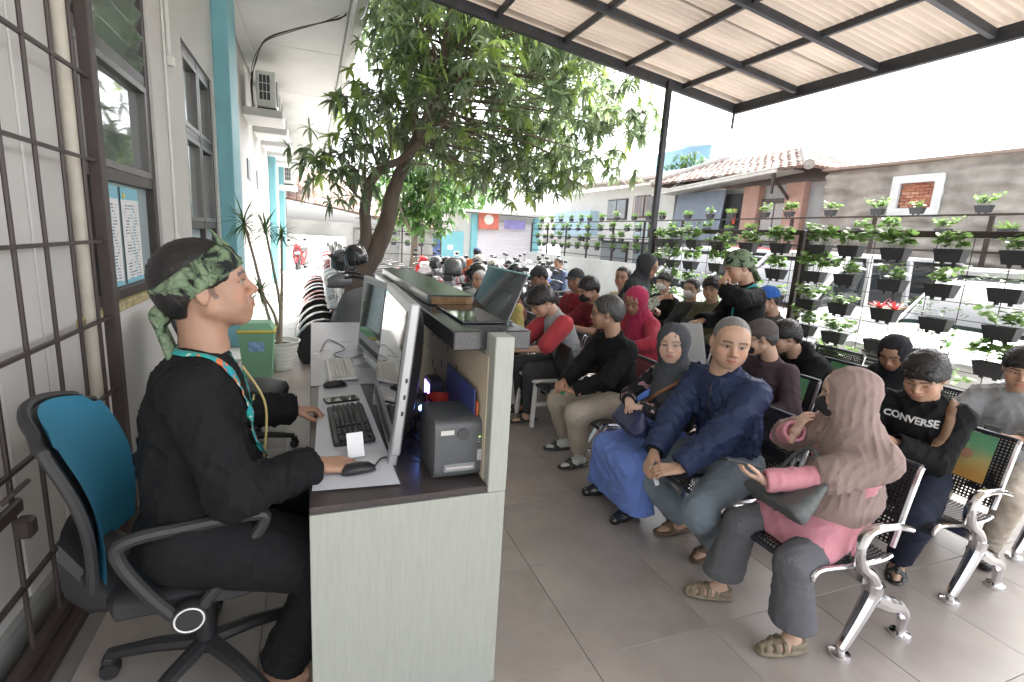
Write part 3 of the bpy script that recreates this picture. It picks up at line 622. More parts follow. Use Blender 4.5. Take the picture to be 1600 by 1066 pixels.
for k, (y, n_) in enumerate(((15.6, 5), (16.4, 4), (14.8, 3))):
    t = thing('terrace_shrub', ('large pale shrub on the white upper terrace parapet', 'medium shrub beside the large one on the upper terrace', 'small shrub at the end of the upper terrace parapet')[k], 'shrub', (12.5, y, 4.35))
    link('foliage', foliage([rng.normal(0, .16, 3)+(0, 0, .32) for _ in range(n_)], .28, 9, 7, .16, .02, BP, None, 'foliage', 60+k), t); MB().tube([(0, 0, 0), (0, 0, .3)], .03, 7).build('stem', m_bark, t)
# ================================================================== far end of the yard
kz = thing('shutter_kiosk', 'small white kiosk with teal pillars and a pale roller shutter', 'kiosk', (8, 23.5, 0)); KL = Vector((8, 23.5, 0))
def PK(mb, name, m, **k): return PH(mb, name, m, kz, KL, **k)
w = MB(); box_at(w, 6.0, 10.2, 22.4, 25, -.2, 2.62); PK(w, 'wall', m_white, smooth=False)
for x in (6.75, 9.75): q = MB(); box_at(q, x-.14, x+.14, 22.2, 22.4, -.2, 2.6, .01); PK(q, 'pillar', m_teal)
for k in range(20):
    q = MB(); box_at(q, 6.9, 9.6, 22.33, 22.37, .02+.115*k, .13+.115*k, .012); PK(q, 'shutter_slat', mat('shutter', (.72, .68, .72), .45, var=.05))
PK(MB().box((8.1, 22.6, 2.72), (5.2, 1.8, .1)), 'flat_roof', m_white, smooth=False)
bn = tag(MB().box((0, 0, 0), (.95, .02, .75), .004).build('banner', mat('banner_red', (.62, .17, .12), .6, var=.25, vs=3)), 'red and white banner hung over the kiosk shutter', 'banner'); bn.location = (7.35, 22.1, 2.35)
c = MB().lathe([(0, 0), (.22, 0), (.22, .01), (0, .01)], (0, 0, 0), 20, axis=1).build('white_roundel', m_plast, bn); c.location = (.0, -.02, .05)
bn = tag(MB().box((0, 0, 0), (1.0, .02, .4), .004).build('banner', mat('banner_violet', (.3, .26, .55), .6, var=.4, vs=5)), 'violet patterned banner beside the red one on the kiosk', 'banner'); bn.location = (8.6, 22.1, 2.25)
tg = thing('teal_gate', 'teal metal gate leaf with pasted papers next to the kiosk', 'gate', (5.75, 22.2, 0)); MB().box((0, 0, .85), (1.0, .06, 1.9), .006).build('panel', m_teal, tg)
for x, z in ((-.1, 1.1), (.2, .85)): MB().box((x, -.035, z), (.24, .004, .2)).build('paper', m_paper, tg, smooth=False)
tag(MB().box((5.05, 22.2, .8), (.3, .08, 1.75), .006).build('blue_post', mat('blue_panel', (.07, .13, .32), .6)), 'narrow dark blue panel beside the teal gate', 'panel')
# old tiled house across the back-left
HL5 = Vector((1, 27, 0)); h5 = thing('old_house', 'weathered grey walled house with a long red tiled roof behind the walkway end', 'house', HL5)
def P5(mb, name, m, **k): return PH(mb, name, m, h5, HL5, **k)
w = MB(); box_at(w, -2.6, 5.8, 25.2, 32, -.2, 1.9); P5(w, 'wall', mat('stained_wall', (.55, .54, .52), .85, var=.35, vs=.8, dirt=.6), smooth=False)
q = MB(); box_at(q, .05, 1.0, 25.14, 25.22, .7, 1.2, .004); wn = P5(q, 'window', m_dframe)
for k in range(4): q = MB(); box_at(q, .09+.23*k, .28+.23*k, 25.12, 25.145, .75, 1.15); o = q.build('pane', m_frost, wn, smooth=False)
for (x0, x1) in ((1.8, 2.8), (3.2, 3.9)): q = MB(); box_at(q, x0, x1, 25.1, 25.2, .1, 1.7, .02); P5(q, 'grey_patch', mat('cement_patch', (.3, .3, .29), .9, var=.3))
ea, eb, ta, tb = (-2.4, 24.7, 2.9), (6.2, 24.7, 1.75), (-2.4, 29, 4.9), (6.2, 29, 3.2)
rf = P5(MB().add([ea, eb, tb, ta, (-2.4, 32, 3.4), (6.2, 32, 1.8)], [(0, 1, 2, 3), (3, 2, 5, 4)]), 'roof', m_rtile[1], smooth=False)
tiles_on(ea, eb, ta, tb, 12, 24, rf, HL5, .05, seed=8)
ef = thing('end_fence', 'far rail fence hung with small planters in front of the old tiled house', 'fence', (3.2, 21.2, 0))
for x in np.arange(-1.4, 1.9, .8): MB().box((x, 0, 1.0), (.05, .05, 2.2)).build('post', m_brown, ef, smooth=False)
for z in (.75, 1.2, 1.65, 2.05): MB().box((.1, 0, z), (3.4, .03, .03)).build('rail', m_brown, ef, smooth=False)
for zi, z in enumerate((1.95, 1.55, 1.15)):
    for xn, x in enumerate(np.arange(1.95, 4.9, .55)):
        t = planter(float(x), 21.08, z, 'round', 'small planter on the far rail fence, '+('top', 'middle', 'bottom')[zi]+' row, '+ORDS[xn]+' from the walkway', 'planters on the far fence', 1.0); t.rotation_euler = (0, 0, math.pi/2)
tag(MB().box((-.3, 24.2, .55), (3.4, .15, 1.4), .01).build('end_wall', m_white), 'low white wall closing the far end of the walkway', 'wall')
# ================================================================== cars
m_carw = mat('car_white', (.78, .79, .80), .22, var=.03, coat=.8); m_carg = mat('car_glass', (.03, .035, .04), .05, coat=.5, spec=.8); m_lamp = mat('lamp_clear', (.6, .62, .65), .12, spec=.8); m_redl = mat('lamp_red', (.45, .02, .02), .2)
def make_car(L_=4.2, W_=1.66, H_=1.68, van=False):
    "front faces -X; origin under the front bumper"
    t = thing('parked_car', '', 'car'); w_ = W_/2
    hood = 1.0 if not van else .45; hz = .98 if not van else 1.05
    loft([(0.02, 0, .52, w_*.80, .22, 5), (.1, 0, .55, w_*.93, .30, 5), (.35, 0, .60, w_*.98, .36, 5), (hood, 0, .66, w_, .36, 5), (hood+.4, 0, .68, w_, .38, 6), (L_-.4, 0, .70, w_, .40, 6), (L_-.05, 0, .70, w_*.95, .38, 5), (L_, 0, .68, w_*.85, .3, 4)], 28).build('body', m_carw, t)
    loft([(hood-.05, 0, .98, w_*.84, .08, 4), (hood+.35, 0, 1.2, w_*.83, .26, 5, ), (hood+.75, 0, 1.33, w_*.80, H_-1.36, 6), (L_-.5, 0, 1.33, w_*.80, H_-1.36, 6), (L_-.1, 0, 1.2, w_*.82, .3, 5)], 28).build('window_glass', m_carg, t)
    loft([(hood+.62, 0, H_-.05, w_*.70, .03, 4), (hood+.9, 0, H_-.02, w_*.78, .045, 5), (L_-.6, 0, H_-.02, w_*.78, .045, 5), (L_-.2, 0, H_-.08, w_*.72, .04, 4)], 20).build('roof', m_carw, t)
    for s_ in (-1, 1):
        q = MB()
        q.tube([(hood-.02, s_*w_*.86, 1.0), (hood+.7, s_*w_*.79, H_-.05)], .035, 8); 
        q.build('pillar', m_carw, t)
        for x in (hood+1.15, hood+2.05): MB().bar((x, s_*w_*.84, 1.0), (x, s_*w_*.79, H_-.05), .08, .05).build('pillar', m_carw, t)
        MB().bar((L_-.12, s_*w_*.84, 1.0), (L_-.4, s_*w_*.78, H_-.06), .16, .06).build('pillar', m_carw, t)
        MB().lathe([(0, -.1), (.16, -.1), (.30, -.09), (.32, -.04), (.32, .04), (.30, .09), (0, .09)], (.75, s_*(w_-.08), .32), 22, axis=1).build('wheel', m_rubber, t); MB().lathe([(0, -.11), (.2, -.11), (.2, .1), (0, .1)], (.75, s_*(w_-.08), .32), 16, axis=1).build('rim', m_chrome, t)
        MB().lathe([(0, -.1), (.16, -.1), (.30, -.09), (.32, -.04), (.32, .04), (.30, .09), (0, .09)], (L_-.75, s_*(w_-.08), .32), 22, axis=1).build('wheel', m_rubber, t)
        loft([(.04, s_*w_*.66, .72, .13, .07, 3), (.30, s_*w_*.80, .76, .13, .10, 3)], 14).build('headlight', m_lamp, t)
        loft([(hood+.2, s_*(w_+.08), 1.08, .03, .06, 3), (hood+.3, s_*(w_+.1), 1.1, .09, .09, 3), (hood+.36, s_*(w_+.1), 1.1, .08, .08, 3)], 12).build('mirror', m_black, t)
    q = MB()
    for k in range(4): q.box((.02-.004*k, 0, .58+.045*k), (.05, W_*.52, .022), .004)
    q.build('grille', m_black, t); MB().box((.005, 0, .36), (.06, W_*.7, .1), .02).build('bumper_vent', m_black, t)
    return t
c1 = make_car(); c1.location = (5.75, 3.35, -.1); tag(c1, 'white people carrier with black grille parked facing the bromeliad fence panel', 'car', 'cars parked behind the fence')
c2 = make_car(4.3, 1.7, 1.78, True); c2.location = (5.9, 5.75, -.1); tag(c2, 'white van with red lettering parked behind the fence near the canopy pole', 'car', 'cars parked behind the fence')
c3 = copy_tree(c1); c3.location = (6.3, 1.35, -.1); tag(c3, 'white car parked to the side of the people carrier, furthest from the pole', 'car', 'cars parked behind the fence')
q = link('lettering', text_mesh('IMMA', .16, m_redl, depth=.002, bold=.003), c2); q.location = (.0, -.35, .93); q.rotation_euler = (rad(90), 0, rad(-90)); q.location.x = -.02
q = MB().prism([(-.5, 1.14), (-.62, 1.3), (-.3, 1.3), (-.42, 1.14)], -.015, -.005, 0).build('red_mark', m_redl, c2, fixn=True); q.location = (.15, .15, -.1)
rc = copy_tree(c2); rc.location = (11.5-2.0, 9.5, -.1); rc.location = (6.2, 8.2, -.1); rc.rotation_euler = (0, 0, .05); tag(rc, 'white van with red roof stripe parked past the canopy pole', 'car', 'cars parked behind the fence')
for ch in list(rc.children):
    if ch.name.startswith(('lettering', 'red_mark')): bpy.data.objects.remove(ch)
MB().box((2.6, 0, 1.8), (1.6, 1.1, .07), .02).build('roof_stripe', m_redl, rc)
# ================================================================== motorbikes
def paint(n, c): return mat('bike_'+n, c, .25, var=.1, coat=.6)
PA = {'black': paint('black', (.02, .02, .022)), 'red': paint('red', (.42, .03, .035)), 'white': paint('white', (.72, .72, .74)), 'grey': paint('grey', (.16, .165, .17)), 'blue': paint('blue', (.06, .13, .36)), 'silver': paint('silver', (.45, .46, .48)), 'orange': paint('orange', (.7, .22, .04))}
m_seat = mat('bike_seat', (.025, .025, .027), .6, bump=.2, bs=120, var=.15); m_metal = mat('engine_metal', (.25, .25, .26), .4, metal=.8, var=.3)
def make_scooter():
    "front faces +X, origin between the wheels on the ground"
    t = thing('motor_scooter', '', 'motorbike')
    for x in (.63, -.6):
        wv = MB().lathe([(.17, -.035), (.235, -.05), (.275, -.035), (.285, 0), (.275, .035), (.235, .05), (.17, .035)], (0, 0, 0), 26, axis=1).build('wheel', m_rubber, t); wv.location = (x, 0, .285)
        q = MB().lathe([(.02, -.05), (.05, -.05), (.05, .05), (.02, .05)], (0, 0, 0), 12, axis=1)
        for k in range(5): a = k*1.2566; q.bar((0, 0, 0), (.19*math.cos(a), 0, .19*math.sin(a)), .03, .02)
        q.tube([(.18*math.cos(a), 0, .18*math.sin(a)) for a in np.linspace(0, 6.283, 21)[:-1]], .02, 6, closed=True); q.build('rim', m_metal, wv)
    loft([(-.95, 0, .80, .05, .05, 2.5), (-.8, 0, .76, .12, .10, 2.5), (-.5, 0, .68, .155, .16, 3), (-.2, 0, .58, .15, .19, 3), (-.02, 0, .47, .13, .15, 3), (.1, 0, .36, .12, .06, 3)], 18).build('rear_cowl', PA['black'], t)
    loft([(-.78, 0, .86, .11, .045, 3), (-.5, 0, .85, .14, .05, 3), (-.2, 0, .80, .15, .055, 3), (.0, 0, .77, .12, .05, 3), (.06, 0, .75, .07, .03, 2.5)], 16).build('seat', m_seat, t)
    loft([(-.05, 0, .31, .15, .05, 4), (.3, 0, .30, .15, .05, 4)], 12).build('footboard', m_black, t)
    q = MB(); loft([(.28, 0, .33, .16, .06, 3), (.36, 0, .45, .18, .13, 3), (.42, 0, .62, .20, .14, 2.6), (.44, 0, .80, .17, .10, 2.6), (.42, 0, .93, .12, .05, 2.5)], 18, q); q.build('leg_shield', PA['black'], t)
    loft([(.34, 0, .99, .12, .05, 2.5), (.44, 0, 1.0, .14, .085, 2.5), (.54, 0, .985, .10, .07, 2.3), (.58, 0, .97, .05, .04, 2)], 16).build('handlebar_cowl', PA['black'], t)
    loft([(.50, 0, .74, .11, .06, 2.4), (.57, 0, .73, .07, .04, 2.2)], 14).build('headlight', m_lamp, t)
    MB().tube(spl([(.26, .34, 1.0), (.34, .25, 1.03), (.42, .1, 1.02), (.42, -.1, 1.02), (.34, -.25, 1.03), (.26, -.34, 1.0)], 18), .014, 7).build('handlebar', m_black, t)
    for s_ in (-1, 1):
        MB().tube([(.36, s_*.22, 1.03), (.34, s_*.28, 1.2)], .006, 6).box((.335, s_*.29, 1.23), (.02, .11, .075), .015).build('mirror', m_black, t)
        MB().tube([(.62, s_*.07, .28), (.45, s_*.07, .72)], .022, 8).build('fork', m_metal, t)
        MB().box((.5, s_*.15, .66), (.03, .06, .03), .01).build('indicator', PA['orange'], t)
    q = MB(); an = np.linspace(.4, 2.7, 9)
    q.grid(np.array([[(.63+.31*math.cos(a), y, .285+.31*math.sin(a)-abs(y)*.25) for y in (-.07, -.04, 0, .04, .07)] for a in an])); q.build('front_fender', PA['black'], t)
    MB().box((-.93, 0, .74), (.06, .16, .06), .015).build('tail_light', m_redl, t); MB().box((-.98, 0, .55), (.01, .22, .12), .004, Ry(.3)).build('number_plate', m_plast, t)
    MB().tube([(-.1, -.14, .3), (-.35, -.17, .3), (-.45, -.18, .32)], .025, 8).tube([(-.45, -.18, .32), (-.9, -.2, .42)], .055, 10).build('exhaust', m_metal, t)
    loft([(-.6, .1, .3, .05, .1, 3), (-.25, .1, .33, .08, .13, 3), (0, .06, .33, .06, .08, 3)], 12).build('engine', m_metal, t)
    MB().tube(spl([(-.55, .15, .86), (-.75, .14, .9), (-.95, .08, .93), (-.98, 0, .93), (-.95, -.08, .93), (-.75, -.14, .9), (-.55, -.15, .86)], 16), .012, 6).build('grab_rail', m_black, t)
    return t
sc0 = make_scooter(); PAINTED = ('rear_cowl', 'leg_shield', 'handlebar_cowl', 'front_fender')
def set_paint(t, colour, second=None):
    for ch in t.children:
        b_ = ch.name.split('.')[0]
        if b_ in PAINTED: ch.material_slots[0].link = 'OBJECT'; ch.material_slots[0].material = PA[second] if (second and b_ in ('front_fender', 'handlebar_cowl')) else PA[colour]
RB = random.Random(5); first = True
def bike(x, y, yaw, colour, lab, grp, lean=.1, second=None, z=-.13, sc=1.):
    global first
    t = sc0 if first else copy_tree(sc0); first = False
    t.location = (x, y, z); t.rotation_euler = (lean, 0, yaw); t.scale = (sc,)*3; set_paint(t, colour, second); return tag(t, lab, 'motorbike', grp)
ORD = ['beside the end of the counter', 'second from the counter', 'third from the counter', 'fourth from the counter', 'fifth from the counter', 'sixth from the counter', 'seventh from the counter', 'eighth from the counter', 'ninth from the counter', 'tenth from the counter', 'eleventh from the counter']
CO = ['grey', 'black', 'red', 'white', 'red', 'black', 'white', 'blue', 'red', 'orange', 'white']; CO2 = [None, 'white', 'white', 'red', None, 'red', None, 'white', None, 'white', 'red']
for i in range(11):
    bike(.82, 6.55+.62*i, math.pi+RB.uniform(.08, .3), CO[i], CO[i]+' motor scooter in the row along the walkway, '+ORD[i], 'motorbikes parked along the walkway', RB.uniform(.06, .16), CO2[i], sc=1.12)
bike(-.35, 21.6, -math.pi/2-.2, 'red', 'red motorbike standing alone at the far end of the walkway', 'motorbikes in the yard')
yard = [(1.75, 7.0, 'silver'), (2.15, 6.75, 'grey'), (2.35, 7.6, 'black'), (2.95, 8.0, 'silver'), (3.6, 7.7, 'black'), (4.2, 8.6, 'blue'), (2.3, 9.6, 'silver'), (3.0, 10.0, 'red'), (3.7, 9.9, 'white'), (4.4, 10.4, 'black'), (5.2, 10.6, 'silver'), (2.5, 11.9, 'white'), (3.2, 12.2, 'red'), (4.0, 12.4, 'black'), (4.8, 12.8, 'silver'), (5.6, 12.9, 'white'), (6.4, 13.2, 'black'), (5.4, 15.4, 'silver'), (6.2, 15.8, 'black'), (7.0, 16.1, 'white'), (7.8, 16.4, 'black'), (3.0, 15.2, 'red'), (3.8, 15.4, 'white')]
cnt = {}
for i, (x, y, c_) in enumerate(yard):
    row = ('behind the old man', 'in the middle rows of the yard', 'in the rear rows before the kiosk')[0 if y < 9 else (1 if y < 14 else 2)]; k = cnt.get((row, c_), 0); cnt[(row, c_)] = k+1
    bike(x, y, RB.uniform(1.3, 1.9)+(math.pi if RB.random() < .4 else 0), c_, ('', 'second ', 'third ')[k]+c_+' motor scooter '+row+(', counted from the walkway' if k else ''), 'motorbikes in the yard', RB.uniform(.05, .14))
m_hel = {'black': mat('helmet_black', (.02, .02, .022), .25, coat=.7, var=.1), 'grey': mat('helmet_grey', (.13, .135, .14), .3, coat=.5, var=.1), 'cream': mat('helmet_cream', (.55, .54, .47), .3, coat=.5), 'teal': mat('helmet_teal', (.03, .22, .22), .35, coat=.5)}
def make_helmet():
    t = thing('helmet', '', 'helmet'); prof = [(.002, .15), (.05, .145), (.09, .12), (.118, .07), (.127, .01), (.125, -.05), (.115, -.09), (.105, -.1), (.09, -.08)]
    MB().lathe(prof, (0, 0, 0), 22, sx=1.1).build('shell', m_hel['black'], t)
    G = np.array([[(.145*math.cos(a)*1.02, .134*math.sin(a), z-.02*abs(math.sin(a))) for a in np.linspace(-1.15, 1.15, 12)] for z in (-.07, -.03, .02, .05)]); MB().grid(G).build('visor', m_carg, t)
    MB().box((.13, 0, .075), (.07, .17, .014), .006, Ry(.2)).build('peak', m_black, t); MB().tube(spl([(0, .11, -.08), (.04, .06, -.16), (.04, -.06, -.16), (0, -.11, -.08)], 9), .006, 5).build('strap', m_black, t); return t
he0 = make_helmet(); hf = True
HEL = [(.50, 6.60, 1.36, 'black', 'black open helmet hung on the grey scooter beside the counter'), (.36, 6.95, 1.28, 'grey', 'grey helmet on the handlebar of the second scooter by the walkway'), (1.82, 6.95, 1.24, 'grey', 'grey helmet on the silver scooter just behind the raised ledge'), (2.12, 6.70, 1.20, 'black', 'black helmet on the grey scooter just behind the raised ledge'), (2.45, 7.95, 1.08, 'black', 'black helmet on a scooter mirror behind the old man'), (3.05, 8.3, 1.05, 'grey', 'grey visor helmet on the silver scooter behind the old man'), (3.2, 8.05, 1.14, 'black', 'black helmet with teal lining between the parked scooters'), (2.3, 10.1, 1.12, 'grey', 'grey helmet on a silver scooter under the tree'), (2.55, 10.2, 1.12, 'black', 'black helmet beside the grey one under the tree'), (2.85, 10.3, 1.12, 'grey', 'third helmet in the row under the tree'), (3.3, 10.4, 1.18, 'cream', 'cream helmet on the red scooter under the tree'), (3.55, 10.2, 1.12, 'cream', 'cream helmet nearest the teal gate'), (4.1, 10.7, 1.1, 'black', 'black helmet on the black scooter near the blue shirted man')]
for x, y, z, c_, lab in HEL:
    t = he0 if hf else copy_tree(he0); hf = False; t.location = (x, y, z-.08); t.rotation_euler = (RB.uniform(-.3, .3), RB.uniform(.1, .5), RB.uniform(2.4, 4.2)); tag(t, lab, 'helmet', 'helmets left on motorbikes'); sh = [c for c in t.children if c.name.startswith('shell')][0]; sh.material_slots[0].link = 'OBJECT'; sh.material_slots[0].material = m_hel[c_]
t = thing('rain_cover', 'dark grey rain cover draped over the front of the nearest scooter', 'cover', (.76, 6.45, -.06))
G = np.zeros((22, 26, 3))
for i in range(22):
    for j in range(26):
        u = i/21; v = j/25*2-1; prof_z = np.interp(u, [0, .2, .5, 1], [.40, .92, 1.0, .72]); x = -.62+1.0*u; yy_ = v*(.30+.08*math.sin(u*3)); z = prof_z-(abs(v)**2.2)*(.55-.1*u)+.02*math.sin(v*14+u*5)*abs(v); G[i, j] = (x, yy_, z)
MB().grid(G).build('sheet', mat('cover_grey', (.10, .105, .108), .5, var=.2, bump=.3, bs=18), t, ang=180)
# ================================================================== bin, potted dracaena, stools
b_ = thing('rubbish_bin', 'green plastic rubbish bin with yellow rim and blue sticker beside the plant pot', 'bin', (-.55, 5.85, 0))
def frustum(x0, y0, x1, y1, z0, z1): return MB().add([(-x0, -y0, z0), (x0, -y0, z0), (x0, y0, z0), (-x0, y0, z0), (-x1, -y1, z1), (x1, -y1, z1), (x1, y1, z1), (-x1, y1, z1)], [(0, 3, 2, 1), (0, 1, 5, 4), (1, 2, 6, 5), (2, 3, 7, 6), (3, 0, 4, 7), (4, 5, 6, 7)])
m_bin = mat('bin_green', (.20, .42, .26), .45, var=.08)
frustum(.13, .12, .165, .15, 0, .5).build('body', m_bin, b_, smooth=False); MB().box((0, 0, .515), (.36, .33, .03), .01).build('rim', mat('bin_yellow', (.6, .5, .08), .5), b_)
frustum(.17, .155, .12, .12, .53, .60).build('lid', m_bin, b_, smooth=False); MB().box((.0, -.147, .36), (.15, .004, .1), .001, Rx(.06)).build('sticker', mat('sticker_blue', (.25, .45, .7), .5, var=.5, vs=30), b_)
pt = thing('potted_dracaena', 'spiky dracaena with bare stems in a ribbed white pot by the teal column', 'potted plant', (-.36, 6.15, 0))
prof = [(.12, 0), (.13, .01)]
for k in range(6): z = .03+.045*k; prof += [(.135+.012*k, z), (.142+.012*k, z+.02), (.137+.012*k, z+.04)]
prof += [(.215, .31), (.225, .335), (.205, .335), (.19, .29), (.02, .28)]
MB().lathe(prof, (0, 0, 0), 30).build('pot', m_plast, pt); MB().lathe([(0, .27), (.18, .285), (.0, .295)], (0, 0, 0), 16).build('soil', m_soil, pt)
R_ = np.random.default_rng(4); stems = [([(0, 0, .28), (.02, 0, .7), (-.03, -.02, 1.1), (-.1, -.05, 1.55)], .3), ([(0, .02, .28), (-.04, .05, .6), (-.18, .0, .9)], .34), ([(.01, 0, .28), (.04, .02, .9), (.05, .06, 1.5)], .28), ([(0, 0, .3), (-.1, .0, .6), (-.22, -.05, 1.25), (-.3, -.08, 1.62)], .3)]
for p, L_ in stems:
    P_ = spl(p, 12); stx = MB().tube(P_, np.linspace(.02, .012, 12), 8).build('stem', mat('dracaena_stem', (.3, .25, .19), .8, bump=.4, bs=60), pt); VV = MB(); cols = []
    for j in range(58):
        a = j*2.4; el = R_.uniform(-.5, 1.3); d = np.array((math.cos(a)*math.cos(el), math.sin(a)*math.cos(el), math.sin(el))); V, F = leaf(P_[-1]+np.array((0, 0, R_.uniform(-.06, .02))), d, np.array((-math.sin(a)*.2, .1, 1)), L_*R_.uniform(.7, 1.2), .0085, R_.uniform(.1, .55), 4, .3, .3); VV.add(V, F); cols += [np.array((.07, .14, .05))*R_.uniform(.7, 1.4)]*len(V)
    link('leaves', colour_mesh(VV, np.array(cols), 'leaves', m_leaf), stx)
def office_chair(name, lab, loc, rz, blue, arms=True):
    "faces +X"
    t = thing(name, lab, 'chair', loc, rz); mb_ = mat('chair_blue_mesh', (.035, .26, .42), .7, bump=.25, bs=300, var=.1); md = mat('chair_black', (.028, .028, .03), .5, var=.15)
    for k in range(5):
        a = k*2*math.pi/5+.3; e = (.32*math.cos(a), .32*math.sin(a), .09)
        MB().tube([(0, 0, .13), (.16*math.cos(a), .16*math.sin(a), .12), e], [.032, .028, .022], 8, flat=.8).build('base_arm', md, t)
        cs = MB().lathe([(.0, -.025), (.028, -.025), (.032, 0), (.028, .025), (0, .025)], (e[0], e[1], .032), 14, axis=1).box((e[0], e[1], .07), (.04, .05, .03), .008); cs.build('caster', md, t)
    MB().tube([(0, 0, .1), (0, 0, .28)], .035, 12).tube([(0, 0, .28), (0, 0, .42)], .02, 10).build('gas_lift', md, t)
    loft([(-.24, 0, .46, .14, .03, 3), (-.2, 0, .465, .23, .045, 4), (.1, 0, .465, .245, .05, 4), (.24, 0, .45, .22, .04, 3), (.27, 0, .44, .15, .025, 3)], 18).build('seat', md, t)
    G = np.zeros((16, 15, 3))
    for i in range(16):
        for j in range(15):
            u = i/15; v = j/14*2-1; w_ = .205+.03*math.sin(u*2.6); zz = .55+.50*u; cur = -.27-.10*u+.05*math.sin(u*3.1)+.055*v*v
            rr = 1-.25*max(0, (u-.8)/.2)**2; G[i, j] = (cur, v*w_*rr, zz-.03*v*v*(u > .9))
    MB().grid(G).build('backrest', mb_ if blue else md, t, ang=180); G2 = G.copy(); G2[:, :, 0] -= .028; G2[:, :, 1] *= 1.06; fr = MB(); edge = np.concatenate([G2[:, 0], G2[-1, 1:], G2[::-1, -1][1:], G2[0, ::-1][1:-1]]); fr.tube(edge, .015, 8, closed=True); fr.build('back_frame', md, t); G3 = G.copy(); G3[:, :, 0] -= .022; MB().grid(G3).build('back_shell', mat('chair_grey_shell', (.14, .145, .15), .6), t, ang=180)
    loft([(-.34, 0, .56, .12, .12, 3), (-.28, 0, .50, .16, .10, 3), (-.18, 0, .44, .16, .04, 3)], 14).build('back_bracket', md, t)
    if arms:
        for s_ in (-1, 1):
            y = s_*.275; a_ = MB().tube(spl([(-.05, y, .45), (-.12, y, .56), (-.17, y, .68), (-.13, y, .72), (.0, y, .73), (.17, y, .735), (.2, y, .71), (.14, y, .62), (.02, y, .46), (-.02, y, .43)], 34), .019, 9).build('armrest', md, t)
            MB().lathe([(0, -.022), (.045, -.022), (.05, 0), (.045, .022), (0, .022)], (-.01, y, .44), 20, axis=1).build('pivot', md, t); MB().tube([(-.01+.038*math.cos(a), y+s_*.022, .44+.038*math.sin(a)) for a in np.linspace(0, 6.283, 25)[:-1]], .0028, 5, closed=True).build('pivot_ring', m_plast, t)
    return t
office_chair('office_chair', 'blue mesh office chair with black arms under the desk clerk', (-.375, 1.84, .0), .1, True)
office_chair('office_chair', 'spare office chair with black seat and blue back beside the wall', (-.46, 3.8, 0), -.15, True, False)
# ================================================================== counter and desk
DZ = .785
ct = thing('reception_counter', 'cream service counter with dark desk top and black granite ledge', 'counter', (.3, 3.2, 0)); CL = Vector((.3, 3.2, 0))
def PD(mb, name, m, **k): return PH(mb, name, m, ct, CL, **k)
m_lam = mat('laminate_cream', (.345, .362, .325), .55, var=.08, dirt=.08, vs=18, bump=.03, bs=200, stretch=(8, 8, .6)); m_lamin = mat('laminate_inner', (.52, .45, .33), .6, var=.12, vs=3, dirt=.25)
m_dtop = mat('desk_top_dark', (.055, .045, .045), .3, var=.25, vs=4, dirt=.2); m_gran = mat('granite', (.03, .032, .037), .22, var=.7, vs=160, spec=.6)
q = MB(); box_at(q, -.02, .60, 1.482, 1.51, 0, DZ-.025, .002); PD(q, 'end_panel', m_lam)
q = MB(); box_at(q, -.02, .535, 1.484, 4.68, DZ-.022, DZ, .003); PD(q, 'desk_top', m_dtop)
q = MB(); box_at(q, -.018, .535, 2.74, 4.678, DZ+.001, DZ+.005, .001); PD(q, 'desk_sheet', mat('desk_grey', (.36, .37, .41), .28, var=.12, vs=3))
q = MB(); box_at(q, .535, .60, 1.478, 3.78, DZ-.022, 1.295, .003); PD(q, 'partition', m_lam)
q = MB(); box_at(q, .531, .5348, 1.53, 3.77, DZ+.002, 1.22); PD(q, 'inner_lining', m_lamin, smooth=False)
q = MB(); box_at(q, .575, .602, 1.511, 4.68, 0, DZ-.025); PD(q, 'front_panel', m_lam, smooth=False)
for y in (3.1, 4.2, 4.64): q = MB(); box_at(q, .0, .57, y, y+.03, 0, DZ-.024); PD(q, 'support_panel', m_lam, smooth=False)
q = MB(); box_at(q, .42, .534, 1.56, 3.78, 1.235, 1.30, .004); box_at(q, .601, .69, 1.56, 3.78, 1.235, 1.30, .004); box_at(q, .534, .601, 1.56, 3.78, 1.2955, 1.2995); PD(q, 'granite_ledge', m_gran)
q = MB(); box_at(q, .46, .67, 2.16, 3.70, 1.302, 1.345, .003); PD(q, 'raised_ledge', m_gran); q = MB(); box_at(q, .475, .655, 2.153, 2.16, 1.306, 1.338); PD(q, 'chipboard_edge', mat('chipboard', (.25, .15, .07), .8, var=.4, vs=40), smooth=False)
R_ = random.Random(3); q = MB()
for k in range(16): y = R_.uniform(1.7, 2.6); z = R_.uniform(.95, 1.18); q.box((.5305, y, z), (.002, R_.uniform(.004, .012), R_.uniform(.01, .05)))
PD(q, 'scuff', mat('scuff', (.05, .035, .03), .8), smooth=False)
# acrylic stand on the ledge
a = thing('acrylic_stand', 'clear dark acrylic display stand leaning on the granite ledge', 'display stand', (.58, 1.9, 1.30))
m_acr = mat('acrylic', (.03, .03, .035), .08, spec=.8, coat=.5); m_edge = mat('acrylic_edge', (.25, .55, .55), .2)
MB().box((.0, 0, .006), (.19, .42, .008), .002).build('base', m_acr, a); MB().box((.10, 0, .085), (.008, .44, .20), .002, Ry(.38)).build('back_plate', m_acr, a); MB().box((.139, 0, .178), (.012, .442, .006), .001, Ry(.38)).build('edge_strip', m_edge, a); MB().box((.075, 0, .006), (.006, .42, .02)).build('front_lip', m_edge, a)
